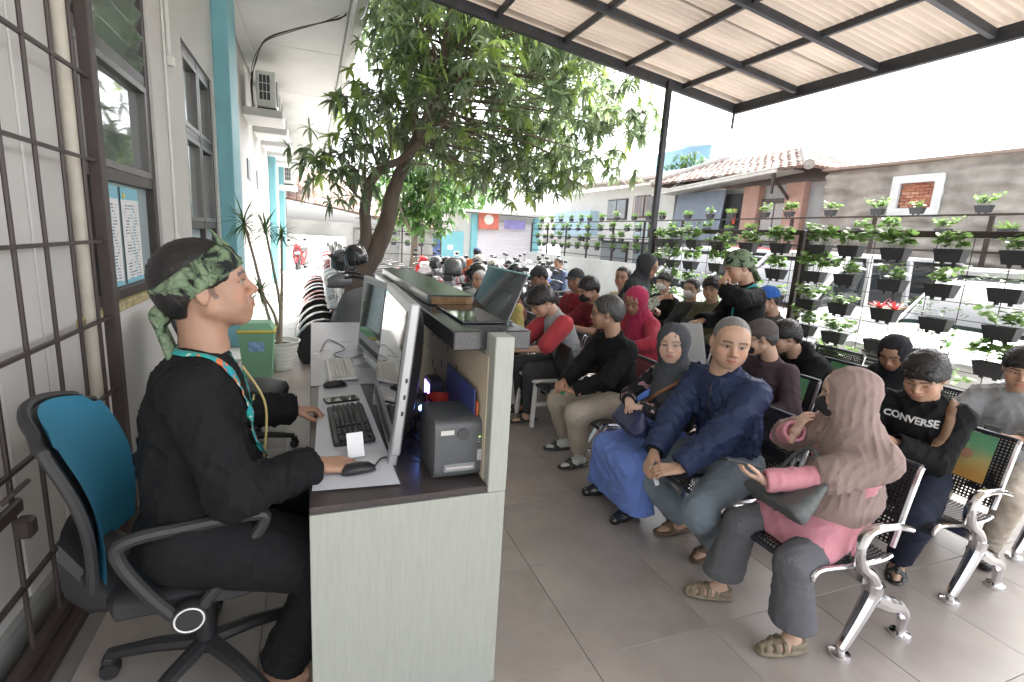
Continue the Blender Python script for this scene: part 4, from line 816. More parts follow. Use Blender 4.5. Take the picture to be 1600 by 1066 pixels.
# monitors
m_silver = mat('monitor_silver', (.45, .46, .47), .35, metal=.4, var=.06); m_scr = mat('screen_glass', (.015, .018, .02), .03, spec=.9, coat=1.)
def aio(name, lab, loc, rz, w_=.62, h_=.53):
    "screen faces -X"
    t = thing(name, lab, 'computer', loc, rz)
    MB().box((0, 0, .04+h_/2), (.035, w_, h_), .006, ).build('front_frame', m_silver, t); MB().box((-.0185, 0, .075+h_/2), (.004, w_-.07, h_-.14), .001).build('screen', m_scr, t)
    loft([(.018, 0, .04+h_/2, w_/2-.01, h_/2-.01, 8), (.05, 0, .04+h_/2, w_/2-.04, h_/2-.04, 6), (.075, 0, .02+h_/2, w_/2-.14, h_/2-.13, 5)], 24).build('back_shell', m_black, t)
    MB().box((-.0185, 0, .085), (.006, w_-.12, .035), .002).build('speaker_strip', m_black, t)
    MB().box((-.005, -w_/2+.03, .02), (.03, .05, .06), .004).box((-.005, w_/2-.03, .02), (.03, .05, .06), .004).build('foot', m_silver, t); MB().box((.06, 0, .17), (.025, .12, .3), .01, Ry(-.25)).build('rear_stand', m_black, t)
    for k in range(3): MB().box((.004, -w_/2-.0008, .2+.06*k), (.008, .002, .016)).build('port', m_black, t, smooth=False)
    return t
aio('all_in_one_computer', 'silver all in one computer with glossy screen facing the clerk', (.27, 2.08, DZ-.005), -.03, .74, .55).rotation_euler[1] = .11
aio('all_in_one_computer', 'second silver all in one computer beside the white keyboard', (.33, 3.25, DZ), .12, .62, .48).rotation_euler[1] = .09
# keyboards
def keyboard(name, lab, loc, rz, mb_, mk, L_=.44, W_=.155):
    t = thing(name, lab, 'keyboard', loc, rz)     # length along Y, front edge towards -X
    MB().box((0, 0, .010), (W_, L_, .018), .006, Ry(-.06)).build('case', mb_, t); kmesh = MB().box((0, 0, 0), (.0155, .0155, .008), .003).mesh('key', mk)
    for r in range(6):
        n_ = 21; c_ = 0
        while c_ < n_:
            w_ = 1
            if r == 0 and 4 <= c_ < 10: w_ = 6
            elif r < 4 and c_ == 0: w_ = 2
            elif r in (1, 2, 3) and c_ == 12: w_ = 2
            if c_ not in (14, 18) or w_ > 1:
                o = link('key', kmesh, t); o.location = (-W_/2+.028+r*.0205+(.006 if r == 5 else 0), -(-L_/2+.022+(c_+w_/2-.5)*.0198), .0225+r*.0013); o.scale = (1, w_*1.27-.27, 1)
            c_ += w_
    return t
keyboard('keyboard', 'black computer keyboard with wrist rest in front of the silver screen', (.135, 2.13, DZ+.006), .03, m_black, mat('key_black', (.03, .03, .033), .4))
keyboard('keyboard', 'white computer keyboard further along the desk', (.145, 3.02, DZ+.006), .02, m_plast, mat('key_white', (.72, .71, .67), .5))
tag(MB().add(*(lambda P_: (P_, [(0, 1, 2, 3)]))([(0, 0, 0), (.27, -.02, 0), (.24, 1.15, 0), (.035, 1.15, 0)])).build('desk_paper', mat('desk_white_sheet', (.62, .64, .68), .5, var=.06), smooth=False), 'pale paper sheet lying under the keyboards on the desk', 'paper').location = (-.012, 1.58, DZ+.0055)
def mouse(lab, loc, rz):
    t = thing('computer_mouse', lab, 'mouse', loc, rz); loft([(-.055, 0, .012, .018, .011, 2.4), (-.035, 0, .016, .029, .016, 2.6), (.0, 0, .018, .031, .018, 2.6), (.04, 0, .015, .028, .013, 2.5), (.055, 0, .010, .018, .008, 2.3)], 16).build('shell', m_black, t); MB().lathe([(0, -.003), (.009, -.003), (.009, .003), (0, .003)], (.03, 0, .026), 10, axis=1).build('wheel', m_rubber, t)
    return t
mouse('black mouse under the clerk\'s right hand', (.135, 1.675, DZ+.006), .15); mouse('black mouse beside the white keyboard', (.10, 2.70, DZ+.006), .2)
for k, (lab, pts) in enumerate((('thin black mouse cable beside the foot of the silver screen', [(.19, 1.69, .80), (.22, 1.75, .80), (.27, 1.78, .795), (.35, 1.85, .795)]), ('thin black cables curling across the desk by the white keyboard', [(.04, 3.5, .80), (.1, 3.9, .796), (.2, 3.6, .796), (.12, 3.4, .8), (.2, 3.3, .796), (.3, 3.4, .796)]), ('thin black cable coiled behind the silver screen', [(.34, 1.9, .795), (.33, 1.78, .80), (.38, 1.76, .81), (.36, 1.9, .83), (.40, 2.0, .80), (.37, 2.2, .80)]))):
    tag(MB().tube(spl(pts, 36), .0032, 6).build('cable', m_black), lab, 'cable')
ph_ = thing('smartphone', 'black smartphone lying flat above the black keyboard', 'phone', (.12, 2.47, DZ+.006), -1.35); MB().box((0, 0, .005), (.075, .155, .009), .003).build('case', m_black, ph_); MB().box((0, 0, .0098), (.068, .146, .0008)).build('screen', m_scr, ph_)
cd_ = tag(MB().box((0, 0, 0), (.058, .088, .001)).build('paper_slip', m_paper, smooth=False), 'small white paper slip leaning on the black keyboard', 'paper'); cd_.location = (.135, 1.80, DZ+.055); cd_.rotation_euler = (rad(65), 0, rad(8))
# label printer
pr = thing('receipt_printer', 'dark grey desktop receipt printer under the granite ledge', 'printer', (.455, 1.675, DZ)); m_pr = mat('printer_grey', (.075, .08, .085), .45, var=.08)
loft([(-.088, 0, .105, .115, .098, 8), (-.086, 0, .107, .12, .105, 8), (.086, 0, .107, .12, .105, 8), (.088, 0, .105, .115, .098, 8)], 32).build('case', m_pr, pr)
MB().box((0, -.119, .045), (.11, .012, .028), .003).build('paper_slot', mat('slot_grey', (.2, .21, .22), .4), pr); MB().box((0, -.123, .046), (.095, .008, .009), .001).build('tear_bar', m_chrome, pr)
MB().box((.072, -.122, .085), (.022, .01, .04), .003).build('button', m_silver, pr); MB().box((-.045, -.1205, .172), (.045, .003, .016)).build('badge', mat('badge_silver', (.55, .55, .5), .4), pr, smooth=False)
MB().lathe([(0, -.002), (.021, -.002), (.021, .002), (0, .002)], (.01, -.1205, .163), 18, axis=1).build('round_mark', mat('mark_dark', (.055, .05, .055), .5), pr)
for k in range(6): MB().box((.062+.006*(k % 2), -.1205, .150-.009*(k//2)), (.003, .002, .003)).build('led', mat('led_green', (.2, .6, .1), .4, emit=((.4, 1, .1), 1.2)) if k == 1 else m_silver, pr, smooth=False)
MB().box((0, 0, .208), (.12, .16, .006), .002).build('lid', mat('printer_lid', (.06, .062, .066), .35), pr)
scn = thing('barcode_scanner', 'black barcode scanner with a blue light behind the printer', 'scanner', (.40, 1.98, DZ)); loft([(-.04, 0, .10, .028, .03, 2.5), (-.02, 0, .12, .04, .055, 2.5), (.03, 0, .12, .04, .06, 2.5), (.05, 0, .11, .03, .04, 2.5)], 16).build('head', m_black, scn); MB().lathe([(.05, 0), (.05, .012), (.025, .03), (.02, .09)], (0, 0, 0), 16).build('stand', m_black, scn)
MB().lathe([(0, 0), (.012, 0), (.012, .004), (0, .004)], (0, -.043, .13), 12, axis=1).build('blue_light', mat('led_blue', (.1, .2, .9), .4, emit=((.15, .3, 1), 5)), scn)
rt = thing('red_tray', 'red plastic tray leaning behind the printer', 'tray', (.47, 1.90, DZ)); MB().lathe([(.06, 0), (.085, .18), (.08, .18), (.056, .01)], (0, 0, 0), 20, sx=.7).build('tray', mat('red_plastic', (.45, .04, .03), .35), rt)
ul = thing('lamp_box', 'small box glowing violet against the counter lining', 'lamp', (.49, 2.12, DZ)); MB().box((0, 0, .10), (.06, .12, .2), .004).build('case', mat('lampbox_dark', (.05, .05, .1), .4), ul); MB().box((-.0315, 0, .14), (.003, .09, .09)).build('glow_face', mat('violet_glow', (.2, .1, .6), .4, emit=((.32, .18, 1), 1.6)), ul, smooth=False)
for k, (c_, z, lab) in enumerate((((.55, .13, .05), .26, 'orange document folder standing between printer and counter wall'), ((.04, .06, .2), .30, 'dark blue document folder standing between printer and counter wall'))):
    tag(MB().box((.523-.008*k, 1.80, DZ+z/2+.001), (.006, .42-.03*k, z), .002).build('folder', mat('folder_%d' % k, c_, .5)), lab, 'folder')
# ================================================================== waiting benches
m_perf = mat('perforated_steel', (.02, .021, .024), .35, metal=.3, var=.08)
N, L, b_ = nodes_of(m_perf); tc = N.new('ShaderNodeTexCoord'); mp = N.new('ShaderNodeMapping'); mp.inputs['Scale'].default_value = (1/.016,)*3; L.new(tc.outputs['UV'], mp.inputs[0]); vm = N.new('ShaderNodeVectorMath'); vm.operation = 'FRACTION'; L.new(mp.outputs[0], vm.inputs[0])
v2 = N.new('ShaderNodeVectorMath'); v2.operation = 'SUBTRACT'; v2.inputs[1].default_value = (.5, .5, 0); L.new(vm.outputs[0], v2.inputs[0]); v3 = N.new('ShaderNodeVectorMath'); v3.operation = 'LENGTH'; L.new(v2.outputs[0], v3.inputs[0]); ma = N.new('ShaderNodeMath'); ma.operation = 'GREATER_THAN'; ma.inputs[1].default_value = .27; L.new(v3.outputs['Value'], ma.inputs[0]); L.new(ma.outputs[0], b_.inputs['Alpha'])
m_navyedge = mat('seat_edge', (.03, .035, .05), .3, metal=.3)
def poster_mat():
    m = mat('seat_poster', (.1, .3, .2), .45, var=0); N, L, b_ = nodes_of(m); tc = N.new('ShaderNodeTexCoord'); nz = N.new('ShaderNodeTexNoise'); nz.inputs['Scale'].default_value = 3; L.new(tc.outputs['UV'], nz.inputs['Vector']); sp = N.new('ShaderNodeSeparateXYZ'); L.new(tc.outputs['UV'], sp.inputs[0]); ad = N.new('ShaderNodeMath'); ad.operation = 'MULTIPLY_ADD'; ad.inputs[1].default_value = .35; L.new(nz.outputs['Fac'], ad.inputs[0]); L.new(sp.outputs['Y'], ad.inputs[2])
    cr = N.new('ShaderNodeValToRGB'); e = cr.color_ramp.elements; e[0].position = .16; e[0].color = (.55, .30, .08, 1); e[1].position = .5; e[1].color = (.05, .26, .13, 1)
    for p, c_ in ((.26, (.45, .40, .16, 1)), (.34, (.16, .36, .2, 1))): x = cr.color_ramp.elements.new(p); x.color = c_
    L.new(ad.outputs[0], cr.inputs[0]); L.new(cr.outputs[0], b_.inputs['Base Color']); return m
m_post = poster_mat(); m_tealseat = mat('teal_seat', (.04, .27, .30), .4, var=.05)
def sheet(prof, y0, y1, ny, name, m, parent, thick=.0):
    "prof: (x,z) polyline swept along y with UVs in metres"
    P_ = np.array(prof); d = np.r_[0, np.cumsum(np.linalg.norm(np.diff(P_, axis=0), axis=1))]; ys_ = np.linspace(y0, y1, ny); G = np.zeros((len(P_), ny, 3)); G[:, :, 0] = P_[:, :1]; G[:, :, 2] = P_[:, 1:]; G[:, :, 1] = ys_[None]
    mb = MB().grid(G); me = mb.mesh(name, m, True, 80); uv = me.uv_layers.new(name='UVMap'); li = np.zeros(len(me.loops), int); me.loops.foreach_get('vertex_index', li); U = np.stack([ys_[li % ny], d[li//ny]], 1); uv.data.foreach_set('uv', U.ravel()); return link(name, me, parent)
def sp2(pts, n): return spl([(a, 0, b__) for a, b__ in pts], n)[:, [0, 2]]
def make_bench(n, lab, loc, posters=(), grp='steel waiting benches', teal=False):
    "faces -X; origin on floor under the middle of the bench's near end; runs along +Y"
    t = thing('waiting_bench', lab, 'bench', loc, 0, grp); pitch = .53; Lb = n*pitch
    MB().box((-.08, Lb/2, .325), (.07, Lb-.02, .05), .006).build('beam', m_chrome if not teal else m_plast, t)
    sp = sp2([(-.40, .375), (-.395, .40), (-.35, .412), (-.17, .392), (-.01, .387), (.05, .40)], 16); bp = sp2([(.045, .44), (.06, .51), (.085, .635), (.112, .755), (.125, .785)], 14)
    for k in range(n):
        y0 = k*pitch+.025; y1 = (k+1)*pitch-.025
        mm = m_tealseat if teal else m_perf
        s_ = sheet(sp, y0, y1, 6, 'seat', mm, t); b2 = sheet(bp, y0, y1, 6, 'backrest', mm, t)
        for y in (y0, y1):
            MB().tube([(p[0], y, p[1]) for p in sp], .011, 7).build('seat_edge', m_chrome, s_); MB().tube([(p[0], y, p[1]) for p in bp], .013, 7).build('back_edge', m_chrome, b2)
        MB().tube([(-.40, y0, .38), (-.40, y1, .38)], .012, 7).build('front_edge', m_navyedge, s_); MB().tube([(.125, y0, .785), (.125, y1, .785)], .012, 7).build('top_edge', m_navyedge, b2)
        if k in posters:
            pr_ = [(a-.006, z) for a, z in bp[4:12]]; po = sheet(pr_, y0+.07, y1-.07, 5, 'poster', m_post, b2); ym = (y0+y1)/2
            for dy, rr_, mm_ in ((-.07, .026, mat('portrait_tone', (.4, .22, .15), .6)), (.03, .018, mat('poster_orange', (.65, .25, .04), .5))): e_ = MB().lathe([(0, 0), (rr_, 0), (rr_, .001), (0, .001)], (0, 0, 0), 16).build('roundel', mm_, po); e_.location = (.082-.004*(rr_ < .03), ym+dy, .66); e_.rotation_euler = (0, -1.25, 0)
            e_ = link('lettering', text_mesh('AK', .06, mat('poster_cyan', (.4, .7, .75), .5), depth=.0005, bold=.002), po); e_.location = (.062, ym+.11, .59); e_.rotation_euler = (rad(72), 0, rad(-90))
    for y in ([0, Lb] if n < 4 else [0, Lb/2, Lb]):
        arm = MB().tube(spl([(.10, y, .525), (.0, y, .555), (-.12, y, .565), (-.18, y, .545), (-.205, y, .48), (-.175, y, .41), (-.11, y, .36), (-.065, y, .30)], 34), np.interp(np.linspace(0, 1, 34), [0, .3, .6, 1], [.016, .022, .026, .034]), 10, flat=.8); arm.build('armrest', m_chrome, t)
        lg = MB().tube(spl([(-.065, y, .31), (-.07, y, .25), (-.125, y, .14), (-.19, y, .035)], 18), np.linspace(.040, .022, 18), 10).tube(spl([(-.07, y, .25), (.03, y, .195), (.13, y, .155), (.183, y, .10), (.19, y, .035)], 18), np.linspace(.040, .020, 18), 10); lg.build('leg', m_chrome, t)
        for x in (-.19, .19): MB().lathe([(.016, .05), (.018, .02), (.04, .014), (.042, .0), (0, 0)][::-1], (x, y, .001), 16).build('foot', m_chrome, t)
    return t
make_bench(4, 'chrome armed bench seating the woman in pink and the man in the navy jacket', (2.19, 1.165, 0))
make_bench(4, 'chrome armed bench in the front row beyond the man in black jacket', (2.19, 3.45, 0))
make_bench(4, 'chrome armed bench with green poster seating the man in the lettered hoodie', (3.06, 1.24, 0), (0, 2))
make_bench(4, 'chrome armed bench in the second row beside the woman in the red headscarf', (3.06, 3.55, 0))
make_bench(4, 'chrome armed bench with posters seating the youth in the grey sweatshirt', (3.88, 1.36, 0), (2, 3))
make_bench(3, 'teal seated bench against the planter fence, beside the masked woman', (4.38, 4.0, 0), (), teal=True)
make_bench(2, 'teal seated bench at the far end near the canopy pole', (4.38, 5.65, 0), (), teal=True)
make_bench(2, 'short bench against the fence under the man in the blue cap', (4.38, 2.9, 0))
# ================================================================== people: implicit surfaces polygonised with surface nets
def smin(a, b, k): h_ = np.clip(.5+.5*(b-a)/k, 0, 1); return b+(a-b)*h_-k*h_*(1-h_)
class Fld:
    def __init__(s, lo, hi, h_):
        s.lo = np.array(lo, float); s.h = h_; n = np.ceil((np.array(hi)-s.lo)/h_).astype(int)+1; s.d = np.full(n, .3, np.float32); s.n = n
        s.ax = [(s.lo[i]+h_*np.arange(n[i])).astype(np.float32) for i in range(3)]
    def _sub(s, lo, hi):
        a = np.clip(np.floor((lo-s.lo)/s.h).astype(int), 0, s.n-1); b_ = np.clip(np.ceil((hi-s.lo)/s.h).astype(int)+1, 1, s.n); b_ = np.maximum(b_, a+1)
        sl = tuple(slice(a[i], b_[i]) for i in range(3)); return sl, s.ax[0][sl[0]][:, None, None], s.ax[1][sl[1]][None, :, None], s.ax[2][sl[2]][None, None]
    def _put(s, sl, dd, k, op):
        if op == '+': s.d[sl] = smin(s.d[sl], dd, k) if k > 0 else np.minimum(s.d[sl], dd)
        elif op == '-': s.d[sl] = -smin(-s.d[sl], dd, k)
        else: s.d[sl] = -smin(-s.d[sl], -dd, k)
    def cone(s, a, b_, ra, rb, k=.015, sq=None, op='+'):
        a = np.array(a, float); b_ = np.array(b_, float); r = max(ra, rb)+k+3*s.h; sl, X, Y, Z = s._sub(np.minimum(a, b_)-r, np.maximum(a, b_)+r)
        v = b_-a; L2 = v@v+1e-9; px, py, pz = X-a[0], Y-a[1], Z-a[2]; t = np.clip((px*v[0]+py*v[1]+pz*v[2])/L2, 0, 1)
        dx, dy, dz = px-t*v[0], py-t*v[1], pz-t*v[2]
        q2 = dx*dx+dy*dy+dz*dz
        if sq is not None:
            w, f = sq; c = dx*w[0]+dy*w[1]+dz*w[2]; q2 = q2+(f*f-1)*c*c
            dd = (np.sqrt(q2)-(ra+(rb-ra)*t))/math.sqrt(f)
        else: dd = np.sqrt(q2)-(ra+(rb-ra)*t)
        s._put(sl, dd, k, op); return s
    def chain(s, pts, rs, k=.015, **kw):
        for i in range(len(pts)-1): s.cone(pts[i], pts[i+1], rs[i], rs[i+1], k, **kw)
        return s
    def ell(s, c, r, k=.012, R=None, op='+'):
        c = np.array(c, float); r = np.array(r, float); m = (r.max()+k+3*s.h); sl, X, Y, Z = s._sub(c-m, c+m); x, y, z = X-c[0], Y-c[1], Z-c[2]
        if R is not None: x, y, z = (x*R[0, j]+y*R[1, j]+z*R[2, j] for j in range(3))
        k0 = np.sqrt((x/r[0])**2+(y/r[1])**2+(z/r[2])**2); k1 = np.sqrt((x/r[0]**2)**2+(y/r[1]**2)**2+(z/r[2]**2)**2)+1e-6
        s._put(sl, k0*(k0-1)/k1, k, op); return s
    def plane(s, p, n, k=.006):
        "keep the side n points to"
        n = np.array(n, float)/np.linalg.norm(n); X, Y, Z = s.ax[0][:, None, None], s.ax[1][None, :, None], s.ax[2][None, None]
        dd = -((X-p[0])*n[0]+(Y-p[1])*n[1]+(Z-p[2])*n[2]); s.d = -smin(-s.d, -dd, k); return s
    def cut(s, c, n, r):
        "open end of a sleeve or trouser leg: flat cut at c, hollowed out behind it"
        R_ = r+.035; sl, X, Y, Z = s._sub(c-R_, c+R_); x, y, z = X-c[0], Y-c[1], Z-c[2]; ax_ = x*n[0]+y*n[1]+z*n[2]; rr = np.sqrt(np.maximum(0, x*x+y*y+z*z-ax_*ax_)); near = (x*x+y*y+z*z) < R_*R_
        dd = np.maximum(s.d[sl], np.where(near, np.maximum(ax_, -np.maximum(rr-(r-1.8*s.h), -ax_-.03)), -1)); s.d[sl] = np.where(near & (rr < r+.03), dd, s.d[sl]); return s
    def folds(s, amp, wl, seed, n=4, dirs=None, wfun=None):
        R_ = np.random.default_rng(seed); ix = np.nonzero(np.abs(s.d) < .035); P_ = np.stack([s.ax[i][ix[i]] for i in range(3)], 1); tot = np.zeros(len(P_), np.float32)
        for i in range(n):
            k_ = R_.normal(0, 1, 3); k_[2] *= .75; k_ *= 2*math.pi/(wl*R_.uniform(.6, 1.5))/np.linalg.norm(k_); k2 = R_.normal(0, 1, 3)*2*math.pi/(wl*3.2)
            k3 = R_.normal(0, 1, 3)*2*math.pi/(wl*3.6); msk_ = np.clip(.5+.9*np.sin(P_@k3+R_.uniform(0, 6)), 0, 1)
            tot += msk_*((1-np.abs(np.sin(P_@k_+R_.uniform(0, 6)+1.6*np.sin(P_@k2+R_.uniform(0, 6)))))**2.6-.22)*1.5
        if wfun is not None: tot *= wfun(P_)
        s.d[ix] -= amp*tot/math.sqrt(n); return s
    def creases(s, joints, amp, wl=.045, seed=1, rad_=.09):
        R_ = np.random.default_rng(seed); ix = np.nonzero(np.abs(s.d) < .03); P_ = np.stack([s.ax[i][ix[i]] for i in range(3)], 1); tot = np.zeros(len(P_), np.float32)
        for p, a in joints:
            v = P_-np.array(p, np.float32); w_ = np.exp(-(v*v).sum(1)/rad_**2); k_ = R_.normal(0, 1, 3); ph = v@np.array(a)*2*math.pi/wl/R_.uniform(.8, 1.3)+1.4*np.sin(v@k_*28+R_.uniform(0, 6))+R_.uniform(0, 6); tot += w_*((1-np.abs(np.sin(ph*.5)))**2-.3)
        s.d[ix] -= amp*tot; return s
    def net(s):
        d = s.d; I = d < 0; n = np.array(d.shape)-1
        cs = sum(I[i:n[0]+i, j:n[1]+j, k:n[2]+k].astype(np.int8) for i in (0, 1) for j in (0, 1) for k in (0, 1)); act = np.argwhere((cs > 0) & (cs < 8))
        if len(act) == 0: return np.zeros((0, 3)), np.zeros((0, 4), int)
        cor = np.array([(i, j, k) for i in (0, 1) for j in (0, 1) for k in (0, 1)]); cv = np.stack([d[act[:, 0]+c[0], act[:, 1]+c[1], act[:, 2]+c[2]] for c in cor], 1)
        acc = np.zeros((len(act), 3)); cnt = np.zeros(len(act))
        for a in range(8):
            for b_ in range(a+1, 8):
                if np.abs(cor[a]-cor[b_]).sum() != 1: continue
                m = (cv[:, a] < 0) != (cv[:, b_] < 0); t = np.where(m, cv[:, a]/np.where(m, cv[:, a]-cv[:, b_], 1), 0); acc += m[:, None]*(cor[a]+t[:, None]*(cor[b_]-cor[a])); cnt += m
        V = s.lo+s.h*(act+acc/cnt[:, None]); idx = np.full(n, -1); idx[act[:, 0], act[:, 1], act[:, 2]] = np.arange(len(act)); Q = []
        for ax in range(3):
            o1, o2 = (ax+1) % 3, (ax+2) % 3; sl0 = [slice(None)]*3; sl1 = [slice(None)]*3; sl0[ax] = slice(0, -1); sl1[ax] = slice(1, None); e = I[tuple(sl0)] != I[tuple(sl1)]; p = np.argwhere(e); p = p[(p[:, o1] > 0) & (p[:, o2] > 0) & (p[:, o1] < n[o1]) & (p[:, o2] < n[o2])]
            ins = I[p[:, 0], p[:, 1], p[:, 2]]; c = []
            for a, b_ in ((0, 0), (1, 0), (1, 1), (0, 1)):
                q = p.copy(); q[:, o1] -= a; q[:, o2] -= b_; c.append(idx[q[:, 0], q[:, 1], q[:, 2]])
            c = np.stack(c, 1); c[~ins] = c[~ins][:, ::-1]; Q.append(c)
        return V, np.concatenate(Q)
def fast_mesh(name, V, Q, m, cols=None):
    me = bpy.data.meshes.new(name); nq = len(Q); me.vertices.add(len(V)); me.vertices.foreach_set('co', np.asarray(V, np.float32).ravel()); me.loops.add(nq*4); me.loops.foreach_set('vertex_index', np.asarray(Q, np.int32).ravel()); me.polygons.add(nq); me.polygons.foreach_set('loop_start', np.arange(nq, dtype=np.int32)*4); me.polygons.foreach_set('use_smooth', np.ones(nq, bool)); me.update(calc_edges=True); me.validate()
    if cols is not None: c = np.ones((len(V), 4), np.float32); c[:, :3] = cols; at = me.color_attributes.new('Col', 'FLOAT_COLOR', 'POINT'); at.data.foreach_set('color', c.ravel())
    me.materials.append(m); return me
m_skin = mat('skin', rough=.48, var=.11, vs=18, attr='Col', bump=.04, bs=220); nodes_of(m_skin)[2].inputs['Subsurface Weight'].default_value = .08; nodes_of(m_skin)[2].inputs['Subsurface Radius'].default_value = (.01, .004, .002)
m_hair = {'black': mat('hair_black', (.012, .010, .010), .42, var=.35, vs=70, bump=.3, bs=170, stretch=(.25, 1, .4)), 'grey': mat('hair_grey', (.16, .155, .15), .6, var=.35, vs=140, bump=.15, bs=260, stretch=(.35, 1, .5)), 'salt': mat('hair_salt', (.05, .048, .047), .5, var=.6, vs=120, bump=.2, bs=200, stretch=(.22, 1, .35)), 'white': mat('hair_white', (.42, .42, .41), .6, var=.3, vs=90, bump=.4, bs=160)}
_cl = {}
def cloth(name, c, rough=.85, bump=.12, bs=260, var=.12, vs=9, crease=.55):
    new = 'cloth_'+name not in MATS; m = mat('cloth_'+name, c, rough, var=var, vs=vs, bump=bump, bs=bs)
    if new:   # soft creases below the fine weave
        N, L, b_ = nodes_of(m); tc = N.new('ShaderNodeTexCoord'); mp = N.new('ShaderNodeMapping'); mp.inputs['Scale'].default_value = (1, 1, .55); mp.inputs['Rotation'].default_value = (.4, .5, .3); nz = N.new('ShaderNodeTexNoise'); nz.inputs['Scale'].default_value = 15; nz.inputs['Detail'].default_value = 3; nz.inputs['Distortion'].default_value = .7
        L.new(tc.outputs['Object'], mp.inputs[0]); L.new(mp.outputs[0], nz.inputs['Vector']); bp = N.new('ShaderNodeBump'); bp.inputs['Strength'].default_value = crease*.45; bp.inputs['Distance'].default_value = .025; L.new(nz.outputs['Fac'], bp.inputs['Height']); old_ = [n for n in N if n.type == 'BUMP' and n is not bp][0]; L.new(bp.outputs[0], old_.inputs['Normal'])
        b_.inputs['Sheen Weight'].default_value = .1 if max(c) > .2 else 0; b_.inputs['Specular IOR Level'].default_value = .25
    return m
def unit(v): v = np.array(v, float); return v/(np.linalg.norm(v)+1e-12)
def ik(a, t, l1, l2, pole):
    a = np.array(a, float); t = np.array(t, float); v = t-a; D = np.linalg.norm(v); D2 = min(D, (l1+l2)*.995); v = v/D; t = a+v*D2
    x = (l1*l1-l2*l2+D2*D2)/(2*D2); hh = math.sqrt(max(1e-6, l1*l1-x*x)); p = np.array(pole, float); p = p-v*(p@v); p = unit(p); return a+v*x+p*hh, t
def head_field(h_, P_):
    "head frame: x forward, y left, z up, origin at ear/eye level"
    f = Fld((-.125, -.105, -.185), (.14, .105, .14), h_); jw = P_.get('jaw', 1.); nw = P_.get('nose', 1.); fl_ = P_.get('full', 0.)
    f.ell((-.014, 0, .032), (.098, .077, .09), .02); f.ell((.026, 0, -.03), (.062, .061+fl_, .085), .03); f.ell((.045, 0, .035), (.05, .062, .055), .03)
    f.cone((-.03, 0, -.05), (-.045, 0, -.2), .056, .058, .03)
    f.ell((.066, 0, -.098), (.024, .026, .02), .025)
    for s_ in (-1, 1):
        f.cone((.004, s_*.056*jw, -.055), (.06, s_*.018, -.1), .02+fl_, .016, .02); f.ell((.058, s_*.043, -.026), (.026, .023, .02), .02)
        f.cone((.088, s_*.012, .02), (.07, s_*.048, .018), .010, .010, .014)
        f.ell((.1015, s_*.032, -.001), (.020, .017, .010), .012, op='-'); f.ell((.0715, s_*.0315, -.001), (.0175, .0175, .0135), .006); f.ell((.052, s_*.036, -.058), (.03, .026, .032), .025)
        f.ell((-.008, s_*.081, -.008), (.017, .007, .032), .006, R=Rz(s_*-.35)); f.ell((-.002, s_*.090, -.004), (.009, .006, .018), .004, op='-')
        f.ell((.096, s_*.0125*nw, -.037), (.0105, .0085*nw, .0075), .006)
    f.cone((.090, 0, .012), (.110, 0, -.030), .0075, .0115, .012); f.ell((.076, 0, -.066), (.024, .032, .026), .02)
    f.ell((.0975, 0, -.0605), (.009, .023, .0052), .005); f.ell((.096, 0, -.0715), (.009, .020, .0062), .005); f.ell((.108, 0, -.0658), (.012, .024, .0012), .003, op='-')
    return f
def head_cols(V, P_):
    sk = np.array(P_['skin']); c = np.tile(sk, (len(V), 1)); x, y, z = V.T; ay = np.abs(y); fr = x > .055
    def mixc(m, col, a): c[m] = c[m]*(1-a)+np.array(col)*a
    mixc(fr & (((ay-.045)/.025)**2+((z+.035)/.025)**2 < 1), sk*np.array((1.12, .86, .82)), .45); mixc((x > .09) & (ay < .02) & (z < -.015) & (z > -.048), sk*np.array((1.08, .84, .8)), .4)
    mixc(fr & ((y/.0255)**2+((z+.066)/.0115)**2 < 1) & (x > .084), P_.get('lips', sk*np.array((1.0, .58, .56))), .75); mixc(fr & (ay < .021) & (np.abs(z+.0658) < .0018) & (x > .075), sk*.25, .8)
    ey = ((ay-.0315)/.0150)**2+((z-.0)/.0052)**2
    if P_.get('eyes', 'open') == 'open':
        gz = P_.get('gaze', 0.)
        mixc(fr & (ey < 1), (.36, .33, .31), .9); mixc(fr & (((y-gz)*(1)-np.sign(y)*.0315)**2+(z-.0005)**2 < .0062**2) & (ey < 1.1), (.012, .008, .006), 1.); mixc(fr & (ey >= .7) & (ey < 2.0) & (z > .001), (.03, .02, .017), .75)
    else: mixc(fr & (((ay-.0315)/.0165)**2+((z+.0055)/.0035)**2 < 1), (.02, .014, .012), .85)
    mixc(fr & (ey < 3.2) & (z < -.004) & (ey > 1.2), sk*.72, .35)
    br = np.abs(z-(.0245+.0055*np.sin(np.clip((ay-.012)/.04, 0, 1)*2.6)-.006*np.clip((ay-.012)/.04, 0, 1))) < P_.get('brow', .0048); mixc((x > .03) & br & (ay > .012) & (ay < .053), P_.get('browc', (.02, .015, .013)), .85)
    if P_.get('stubble'): m = ((x > .02) & (z < -.042) & (z > -.125) & ~((ay < .026) & (np.abs(z+.066) < .012))); mixc(m & ((ay > .03) | (z < -.08) | (z > -.057)), sk*.45, P_['stubble'])
    if P_.get('mous'): mixc((x > .075) & (ay < .028) & (z < -.045) & (z > -.058), (.03, .024, .02), P_['mous'])
    if P_.get('burns'): mixc((np.abs(x-.014+.2*(z)) < .007) & (ay > .05) & (z < .03) & (z > -.028), (.03, .022, .018), .6)
    return c
